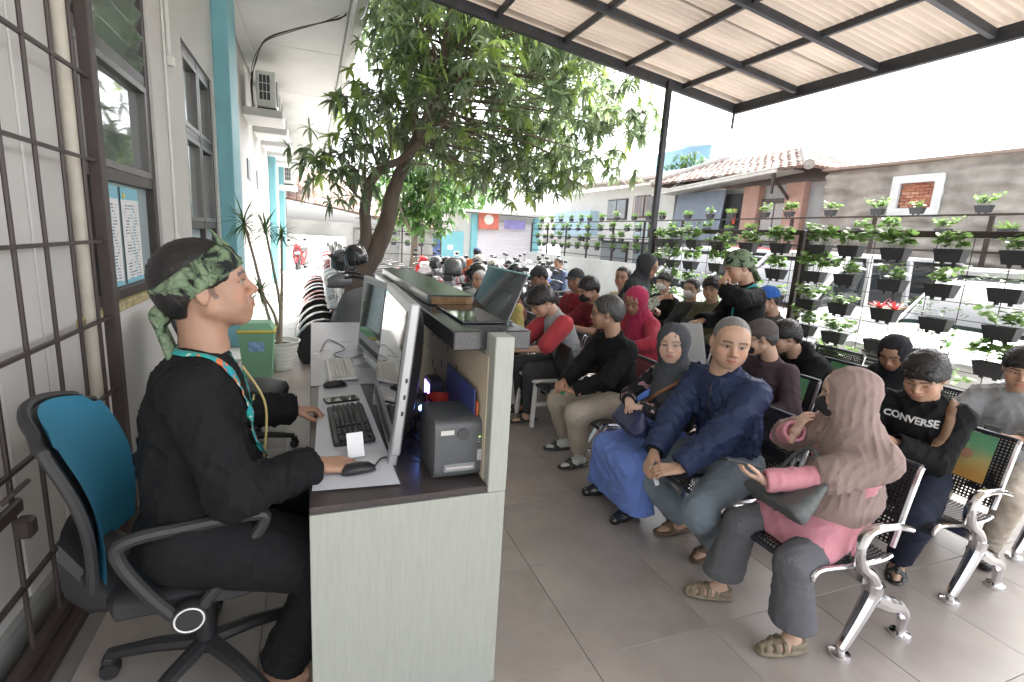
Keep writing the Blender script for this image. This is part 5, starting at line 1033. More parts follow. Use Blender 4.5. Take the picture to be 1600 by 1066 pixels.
def hand_mesh(skin, h_, curl=.5, spread=.0, side=1, thumb=.3, fcurl=None):
    "frame: x fingers, y thumb side*side, z back of hand"
    f = Fld((-.075, -.07, -.10), (.19, .08, .045), h_); ky = (.027, .0095, -.0085, -.026); ln = (.070, .078, .072, .056); f.cone((-.07, 0, 0), (.0, 0, 0), .026, .023, .01, sq=((0, 0, 1), 1.3))
    for i, y in enumerate(ky):
        kx = .084-.005*abs(i-1.2); f.cone((.0, y*.55, -.002), (kx, y, .0), .0145, .0105, .012); p = np.array((kx, y, 0.)); a = 0.; cu = fcurl[i] if fcurl else curl; sp_ = spread*(1.5-i)*.12
        for j, (fr_, am) in enumerate(((.45, 50), (.32, 65), (.23, 40))):
            a -= rad(am)*cu; d = np.array((math.cos(a)*math.cos(sp_), math.cos(a)*math.sin(sp_), math.sin(a))); q = p+d*ln[i]*fr_; f.cone(p, q, .0092-.0009*j, .0084-.0010*j, .0035); p = q
    b0 = np.array((.018, .022, -.008)); d1 = unit((.75, .62-.25*thumb, -.25-.4*thumb)); p1 = b0+d1*.042; d2 = unit((.95, .2-.35*thumb, -.2-.4*thumb)); p2 = p1+d2*.034; d3 = unit((.97, .0-.3*thumb, -.2-.3*thumb)); f.cone((.0, .010, -.005), b0, .015, .015, .012); f.cone(b0, p1, .015, .0108, .01); f.cone(p1, p2, .0105, .0098, .004); f.cone(p2, p2+d3*.024, .0095, .0078, .004)
    V, Q = f.net()
    if side < 0: V = V*np.array((1, -1, 1)); Q = Q[:, ::-1]
    c = np.tile(np.array(skin), (len(V), 1)); c[V[:, 2] < -.008] *= np.array((1.12, 1.05, 1.02)); return V, Q, c
def frame(x, z):
    x = unit(x); z = np.array(z, float); z = unit(z-x*(z@x)); return np.stack([x, np.cross(z, x), z], 1)
def person(lab, pos, yaw, head=None, **o):
    """local frame: x forward, y left, z up; origin on the floor under the pelvis. pos=(x,y[,z]) of the pelvis"""
    s = o.get('s', 1.); seat = o.get('seat', .43); sit = o.get('sit', True); fem = o.get('fem', False); h_ = o.get('h', .012); seed = o.get('seed', 1); fat = o.get('fat', 0.); skin = np.array(o.get('skin', (.36, .205, .135))); G = dict(o.get('face', {})); G['skin'] = skin; hr = o.get('hh', .006)
    hz = (seat+.095) if sit else .87*s; a0, a1 = [rad(v) for v in o.get('lean', (8, 12))]; sd = rad(o.get('side', 0))
    d0 = np.array((math.sin(a0), math.sin(sd), math.cos(a0))); d1 = np.array((math.sin(a1), math.sin(sd), math.cos(a1))); tw = rad(o.get('twist', 0)); lat = np.array((-math.sin(tw), math.cos(tw), 0.)); fw = unit(np.cross(lat, d1)); lat = unit(np.cross(d1, fw))
    hyaw, hpit, hrol = [rad(v) for v in o.get('look', (0, 0, 0))]; HR = Rz(tw+hyaw)@Ry(hpit)@Rx(hrol)
    def spine(s, hz):
        pel = np.array((0, 0, hz)); P1 = pel+d0*.20*s; P2 = P1+d1*.17*s; P3 = P2+d1*.13*s; neck = P3+unit(d1+np.array((.2*math.sin(a1)+.15, 0, 0)))*.06*s; hs_ = (.35+.65*s)*o.get('hs', 1.0); return pel, P1, P2, P3, hs_, neck+HR@np.array((.035, 0, .135))*hs_
    if head is not None:
        for _ in range(8):
            HC = spine(s, hz)[-1]; s = float(np.clip(s*((head[2]-hz)/(HC[2]-hz) if sit else head[2]/HC[2]), .84, 1.15)); hz = hz if sit else .87*s
    pel, P1, P2, P3, hs_, HC = spine(s, hz)
    if head is not None: q = Rz(yaw)@HC; pos = (head[0]-q[0], head[1]-q[1], o.get('z', 0.))
    def loc_(w): return Rz(-yaw)@(np.array(w, float)-np.array((pos[0], pos[1], pos[2] if len(pos) > 2 else 0.)))
    if 'wh' in o: o['hands'] = tuple(loc_(w) for w in o['wh'])
    if 'wf' in o: o['feet'] = tuple(loc_((*w, 0.) if len(w) == 2 else w) for w in o['wf'])
    HSV = hs_*np.array((1.04, 1.09, 1.0))
    sw = (.148 if fem else .168)*s; SH = [P3+lat*k*sw-d1*.06*s for k in (1, -1)]; HP = [pel+np.array((0, k*.09*s, 0)) for k in (1, -1)]
    hands = o.get('hands', ((.30, .12, hz+.12), (.30, -.12, hz+.12))); feet = o.get('feet', ((.42, .12, .0), (.42, -.12, .0)) if sit else ((.04, .1, 0), (-.02, -.1, 0)))
    poles = o.get('poles', ((-.35, .75, -.7), (-.35, -.75, -.7))); EL = []; WR = []
    for i in (0, 1): e, w_ = ik(SH[i], hands[i], .28*s, .25*s, poles[i]); EL.append(e); WR.append(w_)
    KN = []; AN = []; yawf = o.get('toe', (8, -8)); kp = o.get('kpole', ((1, .15, .6), (1, -.15, .6)))
    for i in (0, 1): k_, an = ik(HP[i], np.array(feet[i], float)+np.array((0, 0, .075*s)), .42*s, .40*s, kp[i]); KN.append(k_); AN.append(an)
    pts = np.array([pel, P1, P2, P3, HC, *SH, *EL, *WR, *KN, *AN]); lo = pts.min(0)-.24; hi = pts.max(0)+.24; lo[2] = max(lo[2], -.02)
    root_loc = Vector((pos[0], pos[1], pos[2] if len(pos) > 2 else 0)); sqf = (fw, 1.36 if not fem else 1.3)
    # ---- skin: one body
    f = Fld(lo, hi, .013 if h_ < .012 else .018); b_ = .92
    f.chain([pel, P1, P2], [.125*s*b_+fat*.5, .118*s+fat*.6, .130*s], .04, sq=sqf); f.cone(P2, P3-d1*.05*s, .13*s, .06*s, .03, sq=sqf); f.cone(P3-d1*.08*s, HC+HR@np.array((-.035, 0, -.06)), .05*s, .05*s, .03)
    for i in (0, 1):
        f.cone(P3-d1*.05*s, SH[i], .05*s, .045*s, .03); f.chain([SH[i], EL[i], WR[i]], [.045*s, .037*s, .0235*s], .012); f.chain([HP[i], KN[i], AN[i]], [.08*s, .052*s, .034*s], .02); t_ = rad(yawf[i]); fd = np.array((math.cos(t_), math.sin(t_), 0)); A = AN[i]; f.chain([A+np.array((0, 0, .0))-fd*.035*s-(0, 0, .035*s), A+fd*.06*s-(0, 0, .045*s), A+fd*.15*s-(0, 0, .055*s)], [.034*s, .034*s, .020*s], .02, sq=((0, 0, 1), 1.15)); f.cone(A, A+fd*.03*s-(0, 0, .035*s), .035*s, .036*s, .015)
    V, Q = f.net(); Vs = [V]; Qs = [Q]; Cs = [np.tile(skin, (len(V), 1))]
    if o.get('sock') is not None: m_ = V[:, 2] < AN[0][2]+.12; Cs[0][m_] = o['sock']
    n_ = len(V); Vh, Qh = head_field(hr, G).net(); Vs.append(HC+(Vh*HSV)@HR.T); Qs.append(Qh+n_); Cs.append(head_cols(Vh, G)); n_ += len(Vh)
    hp = o.get('hp', ({}, {})); HF = []
    for i in (0, 1):
        q = hp[i]; fa = unit(WR[i]-EL[i]); FR = frame(q.get('dir', fa+np.array((0, 0, -.1))), q.get('back', (0, (.25, -.25)[i], 1)));
        side = -1 if i == 0 else 1           # thumb: towards the midline when the palm faces down
        Vh, Qh, Ch = hand_mesh(skin*1.02, max(.0042, hr*.8), q.get('curl', .45), q.get('spread', .1), side, q.get('thumb', .4), q.get('fcurl')); sc_ = s*(.9 if fem else .98); Vs.append(WR[i]+(Vh*sc_)@FR.T); Qs.append(Qh+n_); Cs.append(Ch); n_ += len(Vh); HF.append((WR[i], FR, sc_))
    root = link('person', fast_mesh('person', np.concatenate(Vs), np.concatenate(Qs), m_skin, np.concatenate(Cs)), None); root.location = root_loc; root.rotation_euler = (0, 0, yaw); tag(root, lab, 'person', o.get('group'))
    def part(name, fld, m): V, Q = fld.net(); ob_ = link(name, fast_mesh(name, V, Q, m), root); ob_['nv'] = 0; del ob_['nv']; return ob_
    J = dict(root=root, pel=pel, P1=P1, P2=P2, P3=P3, HC=HC, HR=HR, SH=SH, EL=EL, WR=WR, KN=KN, AN=AN, fw=fw, lat=lat, d1=d1, HF=HF, hs=hs_, part=part, s=s)
    # ---- upper garment
    tp = o.get('top'); lz = tp.get('loose', .015); f = Fld(lo, hi, h_); belly = tp.get('belly', fat)
    f.chain([pel-d0*.02, P1, P2], [((.128 if fem else .148)+lz*.7)*s, (.136+lz)*s+belly*.5, (.147+lz*.8)*s], .05, sq=sqf); f.cone(P2, P3-d1*.035*s, (.147+lz*.8)*s, .075*s, .05, sq=sqf)
    if belly > 0: f.ell(P1+fw*(.05+belly*.6)-d0*.04, (.10+belly, .13+belly, .12), .06)
    if fem: f.ell(P2+fw*.075*s+lat*.06*s-d1*.02, (.055*s,)*3, .04); f.ell(P2+fw*.075*s-lat*.06*s-d1*.02, (.055*s,)*3, .04)
    slv = tp.get('sleeve', 'long'); cuts = []
    for i in (0, 1):
        f.cone(P3-d1*.045*s, SH[i], .058*s, (.052+lz*.5)*s, .04)
        if slv == 'long': f.chain([SH[i], EL[i]], [(.052+lz*.75)*s, (.046+lz)*s], .03); f.cone(EL[i], EL[i]+(WR[i]-EL[i])*tp.get('cuff', .96), (.045+lz)*s, (.030+lz*.7)*s*tp.get('cuffw', 1.), .02); ce = EL[i]+(WR[i]-EL[i])*tp.get('cuff', .96); fd_ = unit(WR[i]-EL[i]); cr_ = (.030+lz*.7)*s*tp.get('cuffw', 1.); cuts.append((ce, fd_, cr_))
        elif slv == 'short': f.cone(SH[i], SH[i]+(EL[i]-SH[i])*.8, (.056+lz)*s, (.058+lz)*s, .03); cuts.append((SH[i]+(EL[i]-SH[i])*.85, unit(EL[i]-SH[i]), (.056+lz)*s))
    if tp.get('long'):
        for u in np.linspace(0, 1, 5):
            hpx = HP[0]*(1-u)+HP[1]*u; knx = KN[0]*(1-u)+KN[1]*u; f.cone(hpx+(0, 0, .01), hpx+(knx-hpx)*tp['long']+(0, 0, .01), (.10+lz)*s, (.092+lz)*s, .04)
    if tp.get('collar'):
        ang = np.linspace(0, 2*math.pi, 13); cr_ = .068*s; ringp = [P3+d1*(.0+.03*(math.cos(a) < 0))*s+fw*(math.cos(a)*cr_*1.05+.012)+lat*math.sin(a)*cr_-d1*.012*max(0, math.cos(a)) for a in ang]; f.chain(ringp, [tp['collar']]*13, .012)
        f.chain([p+d1*.022*s for p in ringp], [tp['collar']*.8]*13, .01)
    if tp.get('hood'): ang = np.linspace(.6, 2*math.pi-.6, 11); f.chain([P3+d1*.012*s+fw*(math.cos(a)*.085)*s+lat*math.sin(a)*.095*s-d1*.02*(1+math.cos(a)) for a in ang], [.03*s+.014*s*(1-math.cos(a))/2 for a in ang], .02)
    if tp.get('fold', .007) > 0: f.folds(tp.get('fold', .007), tp.get('wl', .11), seed)
    jn = [(P1+fw*.12*s, d1), (pel+fw*.13*s, d1), (P1-lat*.13*s, unit(d1+lat)), (P1+lat*.13*s, unit(d1-lat)), (P2+fw*.12*s+lat*.1*s, unit(d1+lat*.8)), (P2+fw*.12*s-lat*.1*s, unit(d1-lat*.8))]
    if slv == 'long': jn += [(EL[i], unit(WR[i]-EL[i]+.3*(EL[i]-SH[i]))) for i in (0, 1)]+[((EL[i]+WR[i])/2, unit(WR[i]-EL[i])) for i in (0, 1)]+[((EL[i]+SH[i])/2, unit(EL[i]-SH[i]+.3*fw)) for i in (0, 1)]
    f.creases(jn, tp.get('crease', .008), .05, seed)
    for c_, dd_, rr_ in cuts: f.cut(c_, dd_, rr_)
    J['top'] = part(tp['name'], f, tp['m']); J['topf'] = f
    # ---- lower garment
    bt = o.get('bottom')
    if bt:
        f = Fld(lo, hi, h_); lb = bt.get('loose', .015); f.ell(pel+np.array((-.01, 0, .0)), (.128*s+lb*.4, (.145 if fem else .16)*s+lb*.4, .11*s), .05)
        hc = []
        if bt['kind'] == 'skirt':
            for u in np.linspace(0, 1, 6):
                hpx = HP[0]*(1-u)+HP[1]*u; knx = KN[0]*(1-u)+KN[1]*u; anx = AN[0]*(1-u)+AN[1]*u; f.chain([hpx, knx, anx+np.array((0, (.5-u)*.10, .03))], [(.095+lb*.4)*s, (.072+lb*.3)*s, (.062+lb)*s], .05)
        else:
            wd_ = bt['kind'] == 'wide'
            for i in (0, 1):
                en = AN[i]+np.array((0, 0, bt.get('hem', .01))); f.chain([HP[i], KN[i]], [(.092+lb)*s, (.066+lb*(1.2 if wd_ else 1))*s], .03); f.cone(KN[i], en, (.064+lb)*s, ((.042+lb) if not wd_ else .112)*s, .02)
                if not wd_: hc.append((en, unit(AN[i]-KN[i]), (.042+lb)*s))
        if bt.get('fold', .006) > 0: f.folds(bt.get('fold', .006), bt.get('wl', .12), seed+50)
        f.creases([(KN[i], unit(AN[i]-KN[i]+.4*(KN[i]-HP[i]))) for i in (0, 1)]+[(AN[i]*.8+KN[i]*.2, unit(AN[i]-KN[i])) for i in (0, 1)]+[(HP[i]+(KN[i]-HP[i])*.35, unit(KN[i]-HP[i]+.4*lat)) for i in (0, 1)], bt.get('crease', .010), .05, seed+7)
        for c_, dd_, rr_ in hc: f.cut(c_, dd_, rr_)
        if bt['kind'] in ('wide', 'skirt'): f.plane((0, 0, bt.get('cut', .09)), (0, 0, 1), .004)
        J['bottom'] = part(bt['name'], f, bt['m'])
    # ---- shoes
    shm = o.get('shoe')
    if shm:
        for i in (0, 1):
            t_ = rad(yawf[i]); fd = np.array((math.cos(t_), math.sin(t_), 0)); ld = np.array((-fd[1], fd[0], 0)); A = np.array((AN[i][0], AN[i][1], 0)); f = Fld(A-(.22, .22, .02), A+(.26, .26, .16), .006 if h_ < .012 else .01); z0 = feet[i][2]
            if shm['kind'] == 'shoe': f.chain([A-fd*.05*s+(0, 0, .045*s+z0), A+fd*.07*s+(0, 0, .042*s+z0), A+fd*.165*s+(0, 0, .03*s+z0)], [.046*s, .046*s, .036*s], .03); f.cone(A-fd*.02*s+(0, 0, .05+z0), A+(0, 0, .085*s+z0), .045*s, .046*s, .02); f.plane((0, 0, z0+.004), (0, 0, 1)); 
            else:
                if shm['kind'] == 'strap':   # shell over the foot cut into straps
                    f.chain([A-fd*.04*s+(0, 0, .042*s+z0), A+fd*.07*s+(0, 0, .038*s+z0), A+fd*.15*s+(0, 0, .026*s+z0)], [.043*s, .044*s, .032*s], .02); X, Y, Z = f.ax[0][:, None, None], f.ax[1][None, :, None], f.ax[2][None, None]; u = (X-A[0])*fd[0]+(Y-A[1])*fd[1]; v = (X-A[0])*ld[0]+(Y-A[1])*ld[1]; cutp = np.minimum(np.abs(((u+.02)/.034) % 1-.5)*.034-.0065, .02); f.d = np.where((u > .0) & (u < .15), np.maximum(f.d, -(cutp)+0*Z-np.where(np.abs(v) < .009, .012, 0)*(-1)*-1), np.where(u >= .15, np.maximum(f.d, .01), f.d)); f.d = np.where((Z > .075*s+z0), np.maximum(f.d, .01), f.d); f.d = np.where((u < -.0) & (Z > .05*s+z0), np.maximum(f.d, Z-.062*s-z0), f.d)
                else: f.cone(A+fd*.09*s+ld*.042*s+(0, 0, .02+z0), A+fd*.085*s+(0, 0, .062*s+z0), .013, .012, .01); f.cone(A+fd*.09*s-ld*.042*s+(0, 0, .02+z0), A+fd*.085*s+(0, 0, .062*s+z0), .013, .012, .01); f.cone(A+fd*.06*s+ld*.04*s+(0, 0, .02+z0), A+fd*.115*s+(0, 0, .05*s+z0), .012, .010, .01)
                for q0, q1 in ((-.05, .0), (.0, .09), (.09, .15)): f.cone(A+fd*q0*s+(0, 0, .012+z0), A+fd*q1*s+(0, 0, .012+z0), .044*s, (.050 if q1 < .15 else .04)*s, .01, sq=((0, 0, 1), 4.2))
            part('shoe' if shm['kind'] == 'shoe' else 'sandal', f, shm['m'])
    # ---- head wear and hair (head frame)
    def hpart(name, f, m): V, Q = f.net(); ob_ = link(name, fast_mesh(name, HC+(V*HSV)@HR.T, Q, m), root); return ob_
    hair = o.get('hair')
    if hair:
        ex = hair.get('ex', .012); f = Fld((-.155, -.125, -.13), (.15, .125, .165), max(.0045, hr*.9)); f.ell((-.014, 0, .034), (.098+ex, .077+ex, .09+ex), .02); f.ell((-.045, 0, -.015), (.065+ex*.6, .066+ex, .07), .03)
        rec = hair.get('rec', 0.); f.ell((.125-rec, 0, -.03), (.07, .11, .095), .012, op='-'); f.cone((.06, -.2, -.075), (.06, .2, -.075), .085, .085, .012, op='-'); f.cone((0.005, -.2, -.06), (.005, .2, -.06), .058, .058, .012, op='-'); f.plane((0, 0, hair.get('nape', -.075)), (-.25, 0, 1), .01)
        if hair.get('fringe'): f.ell((.072, .02, .062), (.035, .05, .03), .02); f.ell((.08, -.02, .05), (.022, .035, .02), .02)
        if hair.get('bun'): f.ell((-.12, 0, .03), (.03, .035, .035), .015)
        f.folds(hair.get('n', .007), hair.get('wl', .03), seed+9, 4); J['hair'] = hpart('hair', f, m_hair[hair['c']])
    cv = o.get('cover')
    if cv:
        k = cv['kind']
        if k == 'hijab':
            f = Fld(lo, hi, h_*.8); dr = cv.get('drop', .0); HCs = lambda *p: HC+HR@(np.array(p)*HSV)
            f.ell(HCs(-.014, 0, .026), np.array((.112, .096, .105))*HSV, .02, R=HR); f.ell(HCs(.015, 0, -.04), np.array((.087, .086, .099))*HSV, .03, R=HR); f.cone(HCs(-.03, 0, -.05), P3-d1*.01, .078*s, .088*s, .04)
            f.cone(P3+fw*.02, P2+fw*.05-d1*(.02+dr), .10*s, (.14+dr*.22)*s, .06, sq=(fw, 1.12)); f.cone(P3-fw*.01, P2-fw*.05-d1*dr*.9, .10*s, (.145+dr*.15)*s, .05, sq=(fw, 1.2))
            for i in (0, 1):
                f.cone(P3-d1*.01*s, SH[i]+d1*.005-(SH[i]-P3)*.12, .08*s, .064*s, .05)
                if dr > .05: f.cone(SH[i]+fw*.0, SH[i]+(EL[i]-SH[i])*min(.9, dr*4.), .094*s, .092*s, .05)
            f.folds(cv.get('fold', .008), cv.get('wl', .10), seed+3, 4)
            fo = HCs(.095, 0, -.028); f.ell(fo, np.array((.10, .059, .083))*HSV, .008, R=HR, op='-'); J['cover'] = part('headscarf', f, cv['m'])
            if cv.get('band'): f = Fld((-.13, -.11, -.05), (.13, .11, .13), .006); f.ell((-.010, 0, .022), (.110, .087, .098), .01); f.ell((.11, 0, -.045), (.09, .09, .092), .008, op='-'); f.plane((.02, 0, .02), (1, 0, .3)); hpart('inner_cap', f, cv['band'])
        elif k == 'cap':
            f = Fld((-.14, -.12, -.03), (.2, .12, .165), .006); f.ell((-.012, 0, .04), (.112, .091, .10), .02); f.plane((0, 0, .026), (-.12, 0, 1), .004)
            f.folds(.0025, .06, seed+2, 3)
            if cv.get('visor', True): f.ell((.115, 0, .034), (.072, .072, .007), .006, R=Ry(.18))
            f.ell((-.012, 0, .14), (.008, .008, .006), .004); hpart('cap', f, cv['m'])
        elif k == 'band':
            f = Fld((-.19, -.125, -.19), (.15, .125, .175), .0055); f.ell((-.014, 0, .034), (.1165, .0965, .1105), .02); f.plane((.08, 0, .036), (-.45, 0, 1), .006); None
            if cv.get('open'): f.plane((.06, 0, .112), (.52, 0, -1), .006)
            f.folds(.005, .045, seed+4, 4)
            f.ell((-.118, .0, -.055), (.026, .032, .03), .012); f.cone((-.125, .012, -.06), (-.125, .03, -.14), .018, .028, .01, sq=((1, 0, 0), 1.8)); f.cone((-.13, -.012, -.06), (-.12, -.02, -.17), .018, .026, .01, sq=((1, 0, 0), 1.8)); f.cone((.075, .0, .09), (.045, .01, .155), .016, .004, .012, sq=((1, 0, 0), 1.6)); f.cone((.06, -.02, .09), (.06, -.035, .135), .012, .003, .01); hpart('headband', f, cv['m'])
    if o.get('mask'):
        f = Fld((-.02, -.1, -.13), (.15, .1, .02), .005); f.ell((.05, 0, -.055), (.067, .066, .058), .02); f.ell((.095, 0, -.045), (.034, .034, .034), .02); f.plane((.028, 0, 0), (1, 0, -.1), .004); hpart('mask', f, o['mask'])
        q = MB()
        for s_ in (-1, 1): q.tube(spl([(.04, s_*.058, -.03), (.0, s_*.078, -.012), (-.02, s_*.082, .0)], 6), .002, 5)
        q.xf(HR, HC, HSV); q.build('mask_loop', o['mask'], root)
    if o.get('glasses'):
        q = MB()
        for s_ in (-1, 1): q.tube([(.101-.010*math.cos(a)**2, s_*.033+.022*math.cos(a), .0+.017*math.sin(a)) for a in np.linspace(0, 6.283, 19)[:-1]], .0017, 5, closed=True); q.tube([(.088, s_*.056, .004), (.05, s_*.075, .006), (-.02, s_*.082, .004)], .0018, 5)
        q.tube([(.10, .011, .004), (.105, 0, .006), (.10, -.011, .004)], .0016, 5); q.xf(HR, HC, HSV); q.build('glasses', m_black, root)
    return J
def Wd_(J, p): r = J['root']; return Vector((Matrix.Translation(r.location) @ Matrix.Rotation(r.rotation_euler[2], 4, 'Z')) @ Vector(p))
def wrap_text(J, garment, body, size, at, m, part_name='lettering', fwd=None, up=None, lift=.003, bold=0.):
    "text laid onto the front of a garment: cast along -fwd onto its surface"
    me = text_mesh(body, size, m, part_name, depth=0, bold=bold); gm = garment.data; bv = BVHTree.FromPolygons([v.co for v in gm.vertices], [list(p.vertices) for p in gm.polygons]); fwd = unit(J['fw'] if fwd is None else fwd); up = unit(J['d1'] if up is None else up); right = np.cross(up, fwd); at = np.array(at, float)
    import bmesh
    bm = bmesh.new(); bm.from_mesh(me); bmesh.ops.triangulate(bm, faces=bm.faces); bmesh.ops.subdivide_edges(bm, edges=[e for e in bm.edges if e.calc_length() > size*.18], cuts=1); bm.to_mesh(me); bm.free()
    for v in me.vertices:
        p = at+right*v.co.x+up*v.co.y+fwd*.25; hit = bv.ray_cast(Vector(p), Vector(-fwd)); q = hit[0] if hit[0] is not None else Vector(at+right*v.co.x+up*v.co.y); v.co = q+Vector(fwd)*lift
    return link(part_name, me, J['root'])
# ================================================================== the people
PI = math.pi
def batik():
    m = cloth('batik', (.1, .14, .09), .8, var=0); N, L, b_ = nodes_of(m); tc = N.new('ShaderNodeTexCoord'); vo = N.new('ShaderNodeTexVoronoi'); vo.inputs['Scale'].default_value = 26; vo.feature = 'DISTANCE_TO_EDGE'; nz = N.new('ShaderNodeTexNoise'); nz.inputs['Scale'].default_value = 9; nz.inputs['Detail'].default_value = 6; nz.inputs['Distortion'].default_value = 2.5; L.new(tc.outputs['Object'], nz.inputs['Vector']); L.new(tc.outputs['Object'], vo.inputs['Vector'])
    cr = N.new('ShaderNodeValToRGB'); e = cr.color_ramp.elements; e[0].position = .40; e[0].color = (.012, .014, .014, 1); e[1].position = .47; e[1].color = (.13, .19, .11, 1); x = e.new(.62); x.color = (.20, .26, .17, 1); x = e.new(.7); x.color = (.09, .13, .08, 1)
    L.new(nz.outputs['Fac'], cr.inputs[0]); mr = N.new('ShaderNodeMapRange'); mr.inputs['From Max'].default_value = .06; mr.inputs['To Min'].default_value = .35; L.new(vo.outputs['Distance'], mr.inputs['Value']); mx = N.new('ShaderNodeMix'); mx.data_type = 'RGBA'; mx.blend_type = 'MULTIPLY'; mx.inputs['Factor'].default_value = .8; L.new(cr.outputs[0], mx.inputs['A']); L.new(mr.outputs[0], mx.inputs['B']); L.new(mx.outputs['Result'], b_.inputs['Base Color']); return m
m_batik = batik()
m_blkc = cloth('black', (.0075, .008, .009)); m_navy = cloth('navy', (.022, .034, .085), .55, bump=.1, bs=120); m_jean = cloth('jean', (.18, .225, .265), var=.45, vs=4); m_dkjean = cloth('dkjean', (.018, .022, .040), var=.25); m_khaki = cloth('khaki', (.42, .37, .30)); m_charc = cloth('charcoal', (.05, .052, .056)); m_olive = cloth('olive', (.10, .095, .055)); m_maroon = cloth('maroon', (.16, .02, .03)); m_red = cloth('red', (.36, .035, .06)); m_pink = cloth('pink', (.58, .25, .30)); m_taupe = cloth('taupe', (.28, .205, .185)); m_blue = cloth('skirtblue', (.14, .23, .58)); m_greyh = cloth('greyscarf', (.06, .065, .075)); m_lgrey = cloth('lightgrey', (.30, .31, .32)); m_wht = cloth('white', (.68, .68, .67)); m_maskw = mat('mask_white', (.72, .72, .72), .7); m_maskb = mat('mask_black', (.015, .015, .017), .7); m_brownh = cloth('brownscarf', (.17, .06, .05)); m_yel = cloth('yellowtop', (.42, .36, .12), var=.35, vs=20); m_teals = cloth('tealstrap', (.02, .30, .30), var=.2, vs=60); m_leather = mat('shoe_black', (.015, .015, .016), .25, coat=.3); m_sand = mat('sandal_olive', (.20, .165, .11), .6, var=.15); m_sandb = mat('sandal_brown', (.13, .085, .06), .6); m_capb = cloth('capblue', (.03, .12, .45)); m_capg = cloth('capgrey', (.09, .075, .075)); m_orange = cloth('orange', (.65, .16, .04)); m_bshirt = cloth('blueshirt', (.10, .13, .20)); m_dgrey = cloth('darkgrey', (.085, .08, .078)); m_floral = cloth('floral', (.3, .34, .28), var=.8, vs=30)
def gingham():
    m = cloth('gingham', (.1, .1, .11), var=0); N, L, b_ = nodes_of(m); tc = N.new('ShaderNodeTexCoord'); ck = N.new('ShaderNodeTexChecker'); ck.inputs['Scale'].default_value = 300; ck.inputs['Color1'].default_value = (.08, .082, .09, 1); ck.inputs['Color2'].default_value = (.145, .145, .16, 1); L.new(tc.outputs['Object'], ck.inputs['Vector']); L.new(ck.outputs['Color'], b_.inputs['Base Color']); return m
m_ging = gingham()
def flor():
    m = cloth('flowerblack', (.02, .02, .02), var=0); N, L, b_ = nodes_of(m); tc = N.new('ShaderNodeTexCoord'); nz = N.new('ShaderNodeTexNoise'); nz.inputs['Scale'].default_value = 13; nz.inputs['Detail'].default_value = 2; L.new(tc.outputs['Object'], nz.inputs['Vector']); cr = N.new('ShaderNodeValToRGB'); cr.color_ramp.interpolation = 'CONSTANT'; e = cr.color_ramp.elements; e[0].color = (.015, .015, .018, 1); e[1].position = .58; e[1].color = (.32, .25, .22, 1); x = e.new(.64); x.color = (.4, .14, .26, 1); L.new(nz.outputs['Fac'], cr.inputs[0]); L.new(cr.outputs[0], b_.inputs['Base Color']); return m
m_flor = flor()
SK1, SK2, SK3, SK4 = (.37, .215, .145), (.45, .28, .195), (.35, .205, .135), (.54, .365, .28)
def T(name, m, **k): return dict(name=name, m=m, **k)
def B(kind, m, name='trousers', **k): return dict(kind=kind, m=m, name=name, **k)
ROWH = dict(seat=.39)
# --- desk clerk
off = person('desk clerk in black tunic and green patterned headband working at the keyboard', None, .06, (-.30, 1.76, 1.405), seat=.545, lean=(2, 6), look=(4, -12, 0), skin=SK1, hh=.0042, h=.009, seed=3, fat=.02, hs=1.02, wh=((-.085, 2.27, .83), (-.005, 1.695, .825)), poles=((-.3, .5, -.8), (-.45, -.65, -.6)), wf=((.02, 2.02, .0), (-.12, 1.70, .0)), hp=(dict(curl=.85, dir=(1, .1, -.15), thumb=.6), dict(dir=(1, .0, -.1), curl=.28, thumb=.1, spread=.4)), top=T('tunic', m_blkc, loose=.021, fold=.012, wl=.12, cuffw=1.35, belly=.03, crease=.012), bottom=B('trousers', m_blkc, loose=.032), face=dict(burns=1, stubble=.12, full=.003, mous=.2), hair=dict(c='black', ex=.013, n=.0035, wl=.02, nape=-.085), cover=dict(kind='band', m=m_batik, open=True), shoe=dict(kind='slide', m=m_sandb))
def strap_path(J, garment, pts, w_, t_, m, name, n=40):
    "a flat strap pressed onto a garment along a path of local points (each cast outward-in)"
    gm = garment.data; bv = BVHTree.FromPolygons([v.co for v in gm.vertices], [list(p.vertices) for p in gm.polygons]); P_ = spl(pts, n); C_ = (J['P2']+J['P1'])/2; out = []; nrm = []
    for p in P_:
        h_ = bv.find_nearest(Vector(p)); nv = np.array(h_[1]); nv = nv if nv@(p-C_) > 0 else -nv; out.append(np.array(h_[0])+nv*(.004+t_)); nrm.append(nv)
    out = np.array(out); nrm = np.array(nrm); k = np.ones(5)/5; out[2:-2] = np.stack([np.convolve(out[:, i], k, 'valid') for i in range(3)], 1); tg_ = np.gradient(out, axis=0); G = np.zeros((n, 4, 3))
    for i in range(n): sd_ = unit(np.cross(tg_[i], nrm[i])); G[i] = [out[i]+sd_*w_/2, out[i]+sd_*w_/2+nrm[i]*t_, out[i]-sd_*w_/2+nrm[i]*t_, out[i]-sd_*w_/2]
    mb = MB().grid(G); o = mb.build(name, m, J['root'], ang=180); return o
